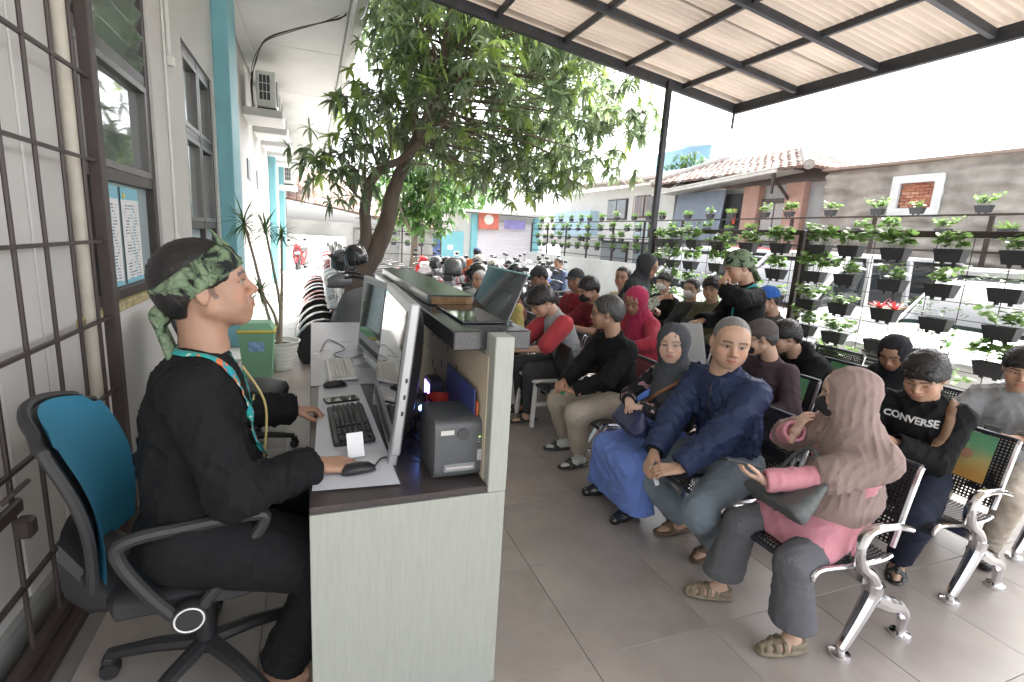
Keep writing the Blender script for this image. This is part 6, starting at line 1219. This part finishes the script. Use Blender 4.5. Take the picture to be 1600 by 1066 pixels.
def lanyard_mat():
    m = cloth('lanyard', (.02, .30, .29), var=0); N, L, b_ = nodes_of(m); tc = N.new('ShaderNodeTexCoord'); vo = N.new('ShaderNodeTexVoronoi'); vo.inputs['Scale'].default_value = 75; L.new(tc.outputs['Object'], vo.inputs['Vector']); cr = N.new('ShaderNodeValToRGB'); cr.color_ramp.interpolation = 'CONSTANT'; e = cr.color_ramp.elements; e[0].color = (.02, .32, .30, 1); e[1].position = .72; e[1].color = (.6, .16, .06, 1); x = e.new(.8); x.color = (.55, .55, .45, 1); x = e.new(.87); x.color = (.03, .25, .35, 1); sp = N.new('ShaderNodeSeparateColor'); L.new(vo.outputs['Color'], sp.inputs[0]); L.new(sp.outputs[0], cr.inputs[0]); L.new(cr.outputs[0], b_.inputs['Base Color']); return m
m_lany = lanyard_mat()
J = off; P3, P2, P1, fw, lt, d1 = J['P3'], J['P2'], J['P1'], J['fw'], J['lat'], J['d1']
strap_path(J, J['top'], [P3-fw*.075+d1*.01, P3-fw*.03-lt*.085+d1*.02, P3+fw*.07-lt*.085-d1*.0, P2+fw*.16-lt*.05, P1+fw*.24-lt*.01+d1*.03], .022, .0016, m_lany, 'lanyard'); strap_path(J, J['top'], [P3-fw*.075+d1*.01, P3-fw*.03+lt*.085+d1*.02, P3+fw*.07+lt*.085, P2+fw*.16+lt*.05, P1+fw*.24+lt*.01+d1*.03], .022, .0016, m_lany, 'lanyard')
q = MB().box((0, 0, 0), (.004, .055, .085), .001); c = q.build('name_card', m_paper, J['root']); c.location = Vector(P1+fw*.215-lt*.01-d1*.05); c.rotation_euler = (0, .1, .15)
q = MB().box((0, 0, 0), (.006, .045, .008), .002); c = q.build('pin', mat('gold_pin', (.6, .5, .25), .3, metal=.9), J['root']); c.location = Vector(P2+fw*.155-lt*.07+d1*.04)
q = MB().tube(spl([P3+fw*.115-lt*.01-d1*.02, P2+fw*.19-lt*.012, P1+fw*.20], 14), .004, 6); q.build('front_edging', mat('gold_braid', (.35, .28, .1), .5), J['root'])
# --- front row, counted from the open end
pink = person('woman in pink tunic and taupe headscarf with a grey handbag on her lap', None, PI-.08, (2.02, 1.345, 1.01), lean=(4, 8), side=11, look=(-48, 8, 0), fem=True, skin=SK4, hh=.0055, h=.0085, seed=11, wh=((1.66, 1.42, .69), (1.955, 1.50, .855)), poles=((-.5, .8, -.6), (.1, -.9, -.5)), wf=((1.82, 1.25), (1.76, 1.60)), toe=(-6, -22), hp=(dict(dir=(.75, -.5, .25), back=(0, .5, -1), curl=.35, thumb=.3), dict(dir=(-.1, .25, .95), back=(1, -.3, .1), curl=.55)), top=T('tunic', m_pink, loose=.010, fold=.005, crease=.007, wl=.10, long=.6, cuffw=1.55), bottom=B('wide', m_ging, loose=.018, fold=.005, crease=.004, cut=.13), sock=(.50, .33, .24), shoe=dict(kind='strap', m=m_sand), mask=m_maskb, cover=dict(kind='hijab', m=m_taupe, drop=.20, fold=.007, wl=.10), **ROWH)
navy = person('man with cropped grey hair in navy zip jacket and faded jeans facing the camera', None, PI+.12, (1.95, 1.93, 1.16), lean=(10, 15), look=(50, 6, -3), skin=SK2, hh=.0045, h=.0085, seed=12, wh=((1.635, 1.83, .56), (1.63, 2.02, .56)), poles=((-.3, .8, -.6), (-.3, -.9, -.5)), wf=((2.0, 1.90), (1.98, 2.13)), toe=(10, -6), kpole=((1, .35, .5), (1, -.65, .45)), hp=(dict(dir=(.8, -.55, -.2), back=(.2, .6, 1), curl=.5, thumb=.6), dict(dir=(.7, .35, -.55), back=(.3, -.6, 1), curl=.55, thumb=.7)), top=T('jacket', m_navy, loose=.034, fold=.013, wl=.12, collar=.013, cuffw=1.15), bottom=B('trousers', m_jean, loose=.026, fold=.008, hem=.0), face=dict(stubble=.16, mous=.3, full=.004, gaze=.001, nose=1.1, jaw=1.05, brow=.0055), hair=dict(c='grey', ex=.003, n=.002, rec=.022, nape=-.07), shoe=dict(kind='slide', m=m_sandb), **ROWH)
skirt = person('woman in dark grey headscarf, flowered black top and long blue skirt with navy bag', None, PI+.1, (1.93, 2.335, 1.0), lean=(4, 6), look=(34, 2, 4), fem=True, skin=SK4, hh=.005, h=.010, seed=13, wh=((1.70, 2.26, .72), (1.70, 2.38, .725)), poles=((-.3, .8, -.5), (-.3, -.8, -.5)), wf=((1.76, 2.32), (1.77, 2.63)), hp=(dict(dir=(.5, -.8, -.1), curl=.6), dict(dir=(.5, .8, -.1), curl=.6)), top=T('blouse', m_flor, loose=.022, fold=.008), bottom=B('skirt', m_blue, 'skirt', loose=.05, fold=.012, wl=.16, cut=.075), face=dict(full=.006, lips=(.40, .13, .12), gaze=-.001, brow=.003), cover=dict(kind='hijab', m=m_greyh, drop=.02, fold=.006), shoe=dict(kind='shoe', m=m_leather), **ROWH)
black = person('man with glasses in black jacket and khaki trousers holding a small green can', None, PI+.05, (1.95, 3.10, 1.13), lean=(8, 12), look=(-38, 6, 0), skin=SK3, hh=.0055, h=.010, seed=14, wh=((1.66, 2.98, .60), (1.64, 3.10, .63)), wf=((1.80, 3.05), (1.84, 3.36)), toe=(4, -8), hp=(dict(dir=(.6, -.7, .1), curl=.6), dict(dir=(.6, .6, .1), curl=.6)), top=T('jacket', m_blkc, loose=.028, fold=.010, collar=.012), bottom=B('trousers', m_khaki, loose=.026, fold=.009, hem=.05), sock=(.55, .55, .53), face=dict(stubble=.1), hair=dict(c='salt', ex=.012, n=.006), glasses=True, shoe=dict(kind='slide', m=m_leather), **ROWH)
boy = person('youth in red and grey short sleeved shirt bending over his lap beside the counter', None, PI+.0, (1.86, 4.04, 1.085), lean=(16, 26), look=(5, 38, 0), skin=SK2, hh=.006, h=.011, seed=15, wh=((1.62, 4.0, .66), (1.60, 4.2, .66)), wf=((1.80, 4.0), (1.83, 4.25)), top=T('shirt', m_lgrey, sleeve='none', loose=.02, fold=.007, collar=.010), bottom=B('trousers', m_charc), face=dict(eyes='down'), hair=dict(c='black', ex=.02, n=.010, fringe=1), shoe=dict(kind='slide', m=m_leather), **ROWH)
f = Fld(np.array(boy['P2'])-.45, np.array(boy['P2'])+.4, .011)
for i in (0, 1): f.cone(boy['SH'][i]-(boy['SH'][i]-boy['P3'])*.1, boy['SH'][i]+(boy['EL'][i]-boy['SH'][i])*.85, .085, .08, .03)
f.folds(.006, .1, 5); boy['part']('sleeves', f, cloth('shirtred', (.42, .05, .06)))
bro = person('woman in brown headscarf and yellow patterned top past the counter end', None, PI+.1, (1.92, 5.05, 1.11), lean=(4, 6), look=(0, 8, 0), fem=True, skin=SK3, hh=.008, h=.014, seed=16, top=T('blouse', m_yel, loose=.02), bottom=B('skirt', m_charc, 'skirt'), cover=dict(kind='hijab', m=m_brownh, drop=.0), shoe=dict(kind='shoe', m=m_leather), **ROWH)
old = person('white haired old man in dark jacket sitting furthest along the front row', None, PI+.15, (1.96, 6.15, 1.08), lean=(6, 8), look=(20, 0, 0), skin=SK2, hh=.007, h=.014, seed=17, top=T('jacket', m_charc, loose=.025, collar=.012), bottom=B('trousers', m_charc), hair=dict(c='white', ex=.006, n=.004), glasses=True, shoe=dict(kind='shoe', m=m_leather), **ROWH)
# --- second row
conv = person('man in black lettered hoodie reading a slip of paper on the second row', None, PI+.38, (2.82, 1.53, 1.06), lean=(8, 14), look=(-6, 26, 0), skin=SK2, hh=.005, h=.009, seed=18, hands=((.31, -.06, .72), (.30, -.12, .66)), poles=((-.4, .7, -.8), (-.4, -.7, -.8)), wf=((2.86, 1.48), (2.78, 1.75)), hp=(dict(dir=(.7, -.6, .15), back=(.5, .6, .4), curl=.55, thumb=.5), dict(curl=.5)), top=T('hoodie', m_blkc, loose=.036, fold=.010, hood=1, cuffw=1.1), bottom=B('trousers', m_dkjean, loose=.024), face=dict(eyes='down', brow=.0052), hair=dict(c='black', ex=.018, n=.007, fringe=1, wl=.03), shoe=dict(kind='slide', m=m_leather), **ROWH)
wrap_text(conv, conv['top'], 'CONVERSE', .047, conv['P2']+conv['fw']*.1+conv['d1']*.045-conv['lat']*.03, m_wht, bold=.0016)
J = conv; strap_path(J, J['top'], [J['P3']-J['lat']*-.10-J['fw']*.02, J['P3']+J['lat']*.12+J['fw']*.08-J['d1']*.04, J['P2']+J['fw']*.15+J['lat']*.11, J['P2']+J['fw']*.17+J['lat']*.05-J['d1']*.09, J['P1']+J['fw']*.18-J['lat']*.08], .038, .003, mat('strap_tan', (.19, .11, .06), .6), 'bag_strap')
cap2 = person('man in dark flat cap and black mask with purple brown jacket behind the navy jacket', None, PI+.1, (2.76, 2.49, 1.06), lean=(8, 12), look=(-45, 16, 0), skin=SK2, hh=.006, h=.012, seed=19, top=T('jacket', cloth('plum', (.06, .042, .05)), loose=.03, collar=.012), bottom=B('trousers', m_charc), cover=dict(kind='cap', m=m_capg, visor=True), hair=dict(c='salt', ex=.006, n=.003), mask=m_maskb, glasses=True, shoe=dict(kind='shoe', m=m_leather), **ROWH)
redh = person('woman in crimson headscarf and crimson top leaning forward with closed eyes', None, PI+.15, (2.76, 3.92, 1.12), lean=(14, 20), look=(16, 22, -6), fem=True, skin=SK3, hh=.0055, h=.011, seed=20, fat=.01, wh=((2.55, 3.72, .72), (2.6, 3.95, .66)), poles=((-.3, .9, -.2), (-.3, -.9, -.4)), top=T('tunic', m_red, loose=.025, fold=.010, long=.6), bottom=B('skirt', m_red, 'skirt'), face=dict(eyes='down', full=.004), cover=dict(kind='hijab', m=cloth('crimson', (.38, .03, .085)), drop=.02, fold=.010, band=m_blkc), shoe=dict(kind='shoe', m=m_leather), **ROWH)
msk = person('man in black mask and maroon shirt looking at his phone on the second row', None, PI+.1, (2.66, 4.63, 1.14), lean=(10, 14), look=(0, 26, 0), skin=SK2, hh=.006, h=.012, seed=21, wh=((2.38, 4.5, .78), (2.38, 4.68, .78)), top=T('shirt', m_maroon, sleeve='short', loose=.02), bottom=B('trousers', m_lgrey), mask=m_maskb, face=dict(eyes='down'), hair=dict(c='black', ex=.016, n=.007), shoe=dict(kind='shoe', m=m_leather), **ROWH)
redj = person('man in black cap and red jacket sitting behind the masked man', None, PI+.2, (2.95, 5.46, 1.17), lean=(2, 4), look=(20, 4, 0), skin=SK3, hh=.007, h=.013, seed=22, top=T('jacket', cloth('redjacket', (.28, .03, .04)), loose=.028, collar=.012), bottom=B('trousers', m_charc), cover=dict(kind='cap', m=m_charc), hair=dict(c='black', ex=.006, n=.003), shoe=dict(kind='shoe', m=m_leather), **ROWH)
capm = person('man in dark cap and dark leather jacket with a black bag beyond the youth', None, PI+.1, (2.70, 5.98, 1.15), lean=(8, 12), look=(-10, 24, 0), skin=SK3, hh=.008, h=.014, seed=23, top=T('jacket', m_dgrey, loose=.03, collar=.014), bottom=B('trousers', m_charc), cover=dict(kind='cap', m=m_charc), hair=dict(c='black', ex=.008, n=.004), shoe=dict(kind='shoe', m=m_leather), **ROWH)
# --- third row
gboy = person('youth in grey hooded sweatshirt and pale trousers holding a phone on the third row', None, PI+.3, (3.62, 1.50, 1.075), lean=(6, 10), look=(6, 14, 0), skin=SK2, hh=.005, h=.010, seed=24, wh=((3.36, 1.38, .74), (3.36, 1.56, .72)), poles=((-.4, .9, -.5), (-.3, -.9, -.5)), wf=((3.5, 1.4), (3.5, 1.7)), hp=(dict(dir=(.75, -.5, .25), curl=.6), dict(curl=.5)), top=T('sweatshirt', m_lgrey, loose=.034, fold=.011, hood=1, cuff=.72), bottom=B('trousers', m_khaki), hair=dict(c='black', ex=.018, n=.008, fringe=1), shoe=dict(kind='shoe', m=m_leather), **ROWH)
bhij = person('woman in black headscarf with pale inner cap looking down on the third row', None, PI+.1, (3.6, 2.16, .985), lean=(14, 20), look=(10, 30, 0), fem=True, skin=SK3, hh=.006, h=.012, seed=25, top=T('blouse', m_blkc, loose=.024), bottom=B('skirt', m_charc, 'skirt'), face=dict(eyes='down'), cover=dict(kind='hijab', m=cloth('blackscarf', (.018, .018, .022)), drop=.05), shoe=dict(kind='shoe', m=m_leather), **ROWH)
bend = person('man in black printed hoodie bending low over his knees before the fence post', None, PI-.3, (3.42, 2.86, .985), lean=(32, 48), look=(-10, 22, 0), skin=SK2, hh=.006, h=.012, seed=26, wh=((3.2, 2.75, .55), (3.2, 2.98, .55)), top=T('hoodie', m_blkc, loose=.03, hood=1), bottom=B('trousers', m_dkjean), hair=dict(c='black', ex=.018, n=.008), face=dict(eyes='down'), shoe=dict(kind='shoe', m=m_leather), **ROWH)
behd = person('man with short hair in a pale shirt partly hidden behind the standing woman', None, PI+.1, (3.6, 5.44, 1.22), lean=(2, 4), look=(30, 5, 0), skin=SK2, hh=.008, h=.014, seed=27, top=T('shirt', cloth('paleshirt', (.5, .47, .33)), sleeve='short'), bottom=B('trousers', m_charc), hair=dict(c='black', ex=.008, n=.004), shoe=dict(kind='shoe', m=m_leather), **ROWH)
# --- along the fence
blc = person('man in bright blue cap and grey brown jacket against the fence', None, PI+.15, (4.2, 3.78, 1.165), lean=(6, 10), look=(-30, 14, 0), skin=SK2, hh=.006, h=.012, seed=28, top=T('jacket', cloth('greybrown', (.085, .078, .07)), loose=.03, collar=.014), bottom=B('trousers', m_charc), cover=dict(kind='cap', m=m_capb), hair=dict(c='black', ex=.006, n=.003), face=dict(eyes='down'), shoe=dict(kind='shoe', m=m_leather), **ROWH)
olv = person('young man with curly hair and glasses in olive jacket over grey shirt', None, PI+.2, (4.25, 4.6, 1.185), lean=(2, 5), look=(16, 4, 0), skin=SK2, hh=.006, h=.012, seed=29, top=T('jacket', m_olive, loose=.03, collar=.012), bottom=B('trousers', m_dkjean), hair=dict(c='black', ex=.024, n=.014, wl=.025, fringe=1), glasses=True, shoe=dict(kind='shoe', m=m_leather), **ROWH)
mk2 = person('woman in white mask and dark cardigan over a pink top near the fence', None, PI+.25, (4.3, 5.0, 1.14), lean=(2, 4), look=(12, 4, 0), fem=True, skin=SK4, hh=.006, h=.013, seed=30, top=T('cardigan', m_charc, loose=.022), bottom=B('trousers', m_charc), mask=m_maskw, hair=dict(c='black', ex=.010, n=.004, bun=1), shoe=dict(kind='shoe', m=m_leather), **ROWH)
mk1 = person('woman in white mask and black jacket with white collar beside the standing woman', None, PI+.25, (4.35, 5.6, 1.17), lean=(2, 4), look=(8, 4, 0), fem=True, skin=SK4, hh=.007, h=.014, seed=31, top=T('jacket', m_blkc, loose=.022, collar=.012), bottom=B('trousers', m_charc), mask=m_maskw, hair=dict(c='black', ex=.016, n=.006, fringe=1), shoe=dict(kind='shoe', m=m_leather), **ROWH)
# --- standing
stw = person('standing woman with glasses, grey headscarf and pale flowered blouse holding a purple phone', None, -.95, (3.15, 4.34, 1.42), sit=False, lean=(4, 8), look=(-4, 14, 0), fem=True, skin=SK3, hh=.0055, h=.011, seed=32, hands=((.2, .16, .98), (.34, -.06, 1.13)), poles=((-.5, .8, -.6), (-.5, -.8, -.6)), hp=(dict(curl=.6), dict(dir=(.9, .2, .2), back=(0, -.8, .4), curl=.55, thumb=.6)), top=T('blouse', m_floral, loose=.03, fold=.010, sleeve='long', cuff=.7), bottom=B('skirt', m_charc, 'skirt', cut=.05), glasses=True, cover=dict(kind='hijab', m=cloth('slatescarf', (.045, .05, .055)), drop=.06, fold=.010), shoe=dict(kind='shoe', m=m_leather))
J = stw; q = strap_path(J, J['top'], [J['P3']+J['fw']*.08-J['lat']*.06, J['P2']+J['fw']*.16-J['lat']*.05, J['P1']+J['fw']*.16-J['lat']*.06, J['pel']+J['fw']*.15-J['lat']*.08], .09, .006, cloth('stripedscarf', (.16, .22, .27), var=.6, vs=40), 'scarf')
stm = person('standing helper in black tunic and green headband raising a hand to his mouth', None, 2.8, (3.2, 3.21, 1.49), sit=False, lean=(4, 8), look=(4, 22, 0), skin=SK2, hh=.005, h=.010, seed=33, hs=1.0, hands=((.27, .10, 1.30), (.36, -.10, 1.02)), poles=((-.2, .9, -.15), (-.5, -.7, -.7)), hp=(dict(dir=(.5, .2, .75), back=(.8, .5, -.2), curl=.75, thumb=.6), dict(dir=(.9, .2, -.1), curl=.5)), top=T('tunic', m_blkc, loose=.03, fold=.010, collar=.010, cuffw=1.4), bottom=B('trousers', m_blkc), face=dict(eyes='down', mous=.4, full=.005), cover=dict(kind='band', m=m_batik), hair=dict(c='black', ex=.006, n=.003), shoe=dict(kind='shoe', m=m_leather))
J = stm; strap_path(J, J['top'], [J['P3']-J['fw']*.06+J['lat']*.02, J['P3']+J['lat']*.09-J['fw']*.0+J['d1']*.01, J['P3']+J['fw']*.09+J['lat']*.09-J['d1']*.03, J['P2']+J['fw']*.16+J['lat']*.06, J['P1']+J['fw']*.17+J['lat']*.03], .022, .002, m_teals, 'lanyard')
org = person('man in orange vest and cap sitting with his back turned before the kiosk', None, 1.2, (3.4, 10.92, 1.10), seat=.6, lean=(6, 10), look=(-20, 20, 0), skin=SK3, hh=.009, h=.018, seed=34, top=T('vest', m_orange, loose=.03), bottom=B('trousers', m_dkjean), cover=dict(kind='cap', m=m_bshirt), hair=dict(c='black', ex=.006, n=.003), feet=((.3, .2, .1), (.3, -.2, .1)))
blu = person('man in blue grey shirt walking through the parked motorbikes', None, PI+.3, (4.9, 9.9, 1.22), sit=False, z=-.15, lean=(3, 5), look=(0, 10, 0), skin=SK3, hh=.009, h=.018, seed=35, hands=((.12, .25, .62), (.05, -.27, .62)), top=T('shirt', m_bshirt, loose=.028), bottom=B('trousers', m_charc), hair=dict(c='black', ex=.008, n=.004), shoe=dict(kind='shoe', m=m_leather))
# ================================================================== things held, worn on laps
def at_hand(J, i, off_): w_, FR, sc_ = J['HF'][i]; return Wd_(J, w_+FR@np.array(off_))
def slip(lab, J, i, off_, size, rot, m=None, name='paper_slip', cat='paper'):
    o = tag(MB().box((0, 0, 0), (size[0], size[1], .0012)).build(name, m or m_paper, smooth=False), lab, cat); o.location = at_hand(J, i, off_); o.rotation_euler = [rad(v) for v in rot]; return o
slip('small folded ticket in the hands of the man in the navy jacket', navy, 1, (.11, .02, -.045), (.05, .10), (60, 10, 30))
slip('white slip of paper held by the man in the lettered hoodie', conv, 0, (.13, -.02, -.02), (.08, .11), (50, -25, 10))
slip('small white paper in the hand of the standing helper', stm, 1, (.12, .02, -.03), (.05, .08), (10, 5, 0))
def phone(lab, J, i, off_, rot, m=None, size=(.072, .15, .009)):
    t = thing('smartphone', lab, 'phone'); MB().box((0, 0, 0), size, .003).build('case', m or m_black, t); MB().box((0, 0, .0052), (size[0]-.006, size[1]-.008, .0008)).build('screen', m_scr, t); t.location = at_hand(J, i, off_); t.rotation_euler = [rad(v) for v in rot]; return t
phone('black phone in the palm of the woman in pink', pink, 0, (.10, .0, -.03), (10, 20, 70)); phone('black phone held by the youth in the grey sweatshirt', gboy, 0, (.10, .0, -.035), (60, 0, -80)); phone('purple phone in the hand of the standing woman', stw, 1, (.12, .0, -.035), (15, 0, 10), mat('phone_purple', (.25, .16, .26), .4)); phone('dark phone held by the man in the black mask', msk, 0, (.1, .0, -.03), (50, 0, -90))
cn_ = thing('drink_can', 'small green and white can in the hands of the man in the black jacket', 'can'); MB().lathe([(.015, 0), (.022, .004), (.022, .07), (.016, .078)], (0, 0, 0), 18).build('body', mat('can_green', (.05, .32, .10), .35), cn_); MB().lathe([(.0225, .022), (.0226, .05)], (0, 0, 0), 18).build('band', m_plast, cn_); cn_.location = at_hand(black, 0, (.085, .0, -.045)); cn_.rotation_euler = (.3, .9, .5)
pp = tag(MB().box((0, 0, 0), (.21, .297, .0015)).build('white_paper', m_paper, smooth=False), 'white sheet of paper held up behind the man in the navy jacket', 'paper'); pp.location = (2.62, 2.95, .93); pp.rotation_euler = (rad(80), rad(8), rad(95))
# handbags
def bag(name, lab, loc, rot, L_, W_, H_, m, handles=True, zip_=True):
    t = thing(name, lab, 'bag', loc); t.rotation_euler = rot
    f = Fld((-L_/2-.05, -W_/2-.05, -.05), (L_/2+.05, W_/2+.05, H_+.05), .007)
    for k in np.linspace(-1, 1, 15): f.cone((k*(L_/2-W_*.3), 0, W_*.3), (k*(L_/2-.03)*.9, 0, H_-.012), W_*.40, .014, .006)
    f.plane((0, 0, .012), (0, 0, 1), .006); f.folds(.004, .14, 8, 3); V, Q = f.net(); link('body', fast_mesh('body', V, Q, m), t)
    if handles:
        for s_ in (-1, 1): MB().tube(spl([(-L_*.25, s_*W_*.2, H_*.75), (-L_*.22, s_*W_*.3, H_+.02), (-L_*.05, s_*W_*.5, H_+.09*(s_ > 0)-.03*(s_ < 0)), (L_*.1, s_*W_*.5, H_+.08*(s_ > 0)-.04*(s_ < 0)), (L_*.24, s_*W_*.3, H_+.02), (L_*.25, s_*W_*.2, H_*.75)], 24), .009, 8).build('handle', m, t)
    MB().box((0, 0, H_+.003), (L_*.75, .012, .008), .002).build('zip', m_black, t); return t
bag('handbag', 'grey leather handbag with loop handles on the lap of the woman in pink', (1.74, 1.40, .585), (rad(48), rad(10), rad(72)), .37, .12, .20, mat('bag_grey', (.085, .095, .095), .45, var=.15, bump=.2, bs=90))
bag('shoulder_bag', 'navy blue zipped bag on the lap of the woman in the blue skirt', (1.70, 2.33, .56), (0, 0, rad(80)), .32, .17, .15, mat('bag_navy', (.025, .03, .09), .42, var=.12, bump=.15, bs=90), False)
bag('shoulder_bag', 'black shoulder bag hanging at the side of the youth in the red sleeved shirt', (2.0, 3.78, .50), (0, 0, rad(85)), .34, .14, .24, mat('bag_black', (.02, .02, .022), .5, var=.2), False)
bag('backpack', 'black backpack on the lap of the man in the dark cap', (2.42, 5.95, .62), (0, 0, rad(90)), .34, .2, .32, mat('bag_black2', (.03, .031, .033), .6, var=.2), True)
bag('shoulder_bag', 'dark bag held against the chest of the masked man in maroon', (2.45, 4.66, .62), (0, 0, rad(90)), .22, .1, .2, MATS['bag_black'], False)
bag('backpack', 'dark navy bag on the lap of the man in the olive jacket', (4.0, 4.6, .62), (0, 0, rad(90)), .3, .16, .22, mat('bag_dknavy', (.03, .035, .05), .6), False)
J = skirt; strap_path(J, J['cover'], [J['P3']-J['lat']*-.13-J['fw']*.03, J['P3']+J['lat']*.10+J['fw']*.07-J['d1']*.04, J['P2']+J['fw']*.15+J['lat']*.03, J['P2']+J['fw']*.15-J['d1']*.10-J['lat']*.07], .022, .003, mat('strap_brown', (.22, .10, .045), .5), 'bag_strap', 30)
c = strap_path(J, J['top'], [J['P3']+J['fw']*.12-J['d1']*.06-J['lat']*.01, J['P2']+J['fw']*.17-J['lat']*.03, J['P1']+J['fw']*.17-J['lat']*.07], .035, .002, cloth('bluetrim', (.10, .2, .6)), 'blue_trim', 20)
# chest emblem of the navy jacket
c = MB().lathe([(0, 0), (.016, 0), (.016, .002), (0, .002)], (0, 0, 0), 18).build('emblem', m_wht, navy['root']); p = navy['P2']+navy['lat']*.085-navy['d1']*.005; bv = BVHTree.FromPolygons([v.co for v in navy['top'].data.vertices], [list(q.vertices) for q in navy['top'].data.polygons]); ht = bv.ray_cast(Vector(p+navy['fw']*.3), Vector(-navy['fw'])); 
c.location = ht[0]+ht[1]*.001; c.rotation_euler = ht[1].to_track_quat('Z', 'Y').to_euler(); c2_ = MB().lathe([(0, 0), (.011, 0), (.011, .003), (0, .003)], (0, 0, 0), 14).build('emblem_centre', m_navy, c)
J = navy; q = MB().tube(spl([J['P3']+J['fw']*.10-J['d1']*.0, J['P3']+J['fw']*.125-J['d1']*.06], 6), .004, 6); q.build('zip', m_black, J['root'])
# white plastic stool under the youth
st_ = thing('plastic_chair', 'white plastic frame bench end under the youth beside the counter', 'chair', (1.95, 4.03, 0))
for x, y in ((-.16, -.16), (.16, -.16), (-.16, .16), (.16, .16)): MB().bar((x*1.15, y*1.15, 0), (x, y, .4), .035, .035, .006).build('leg', m_plast, st_)
MB().box((0, 0, .41), (.40, .40, .03), .01).build('seat', m_plast, st_); MB().box((0, -.165, .2), (.3, .025, .03)).build('stretcher', m_plast, st_)
# dark elastic cuffs and a front zip make the navy jacket read as a jacket
for i in (0, 1):
    w_, e_ = navy['WR'][i], navy['EL'][i]; d_ = unit(w_-e_); navy_c = MB().tube([w_-d_*.035, w_-d_*.012], .036, 14).build('cuff', m_black, navy['root'])
strap_path(navy, navy['top'], [navy['P3']+navy['fw']*.1-navy['d1']*.02, navy['P2']+navy['fw']*.18, navy['P1']+navy['fw']*.2, navy['pel']+navy['fw']*.2+navy['d1']*.05], .012, .0015, m_black, 'zip_line', 30)
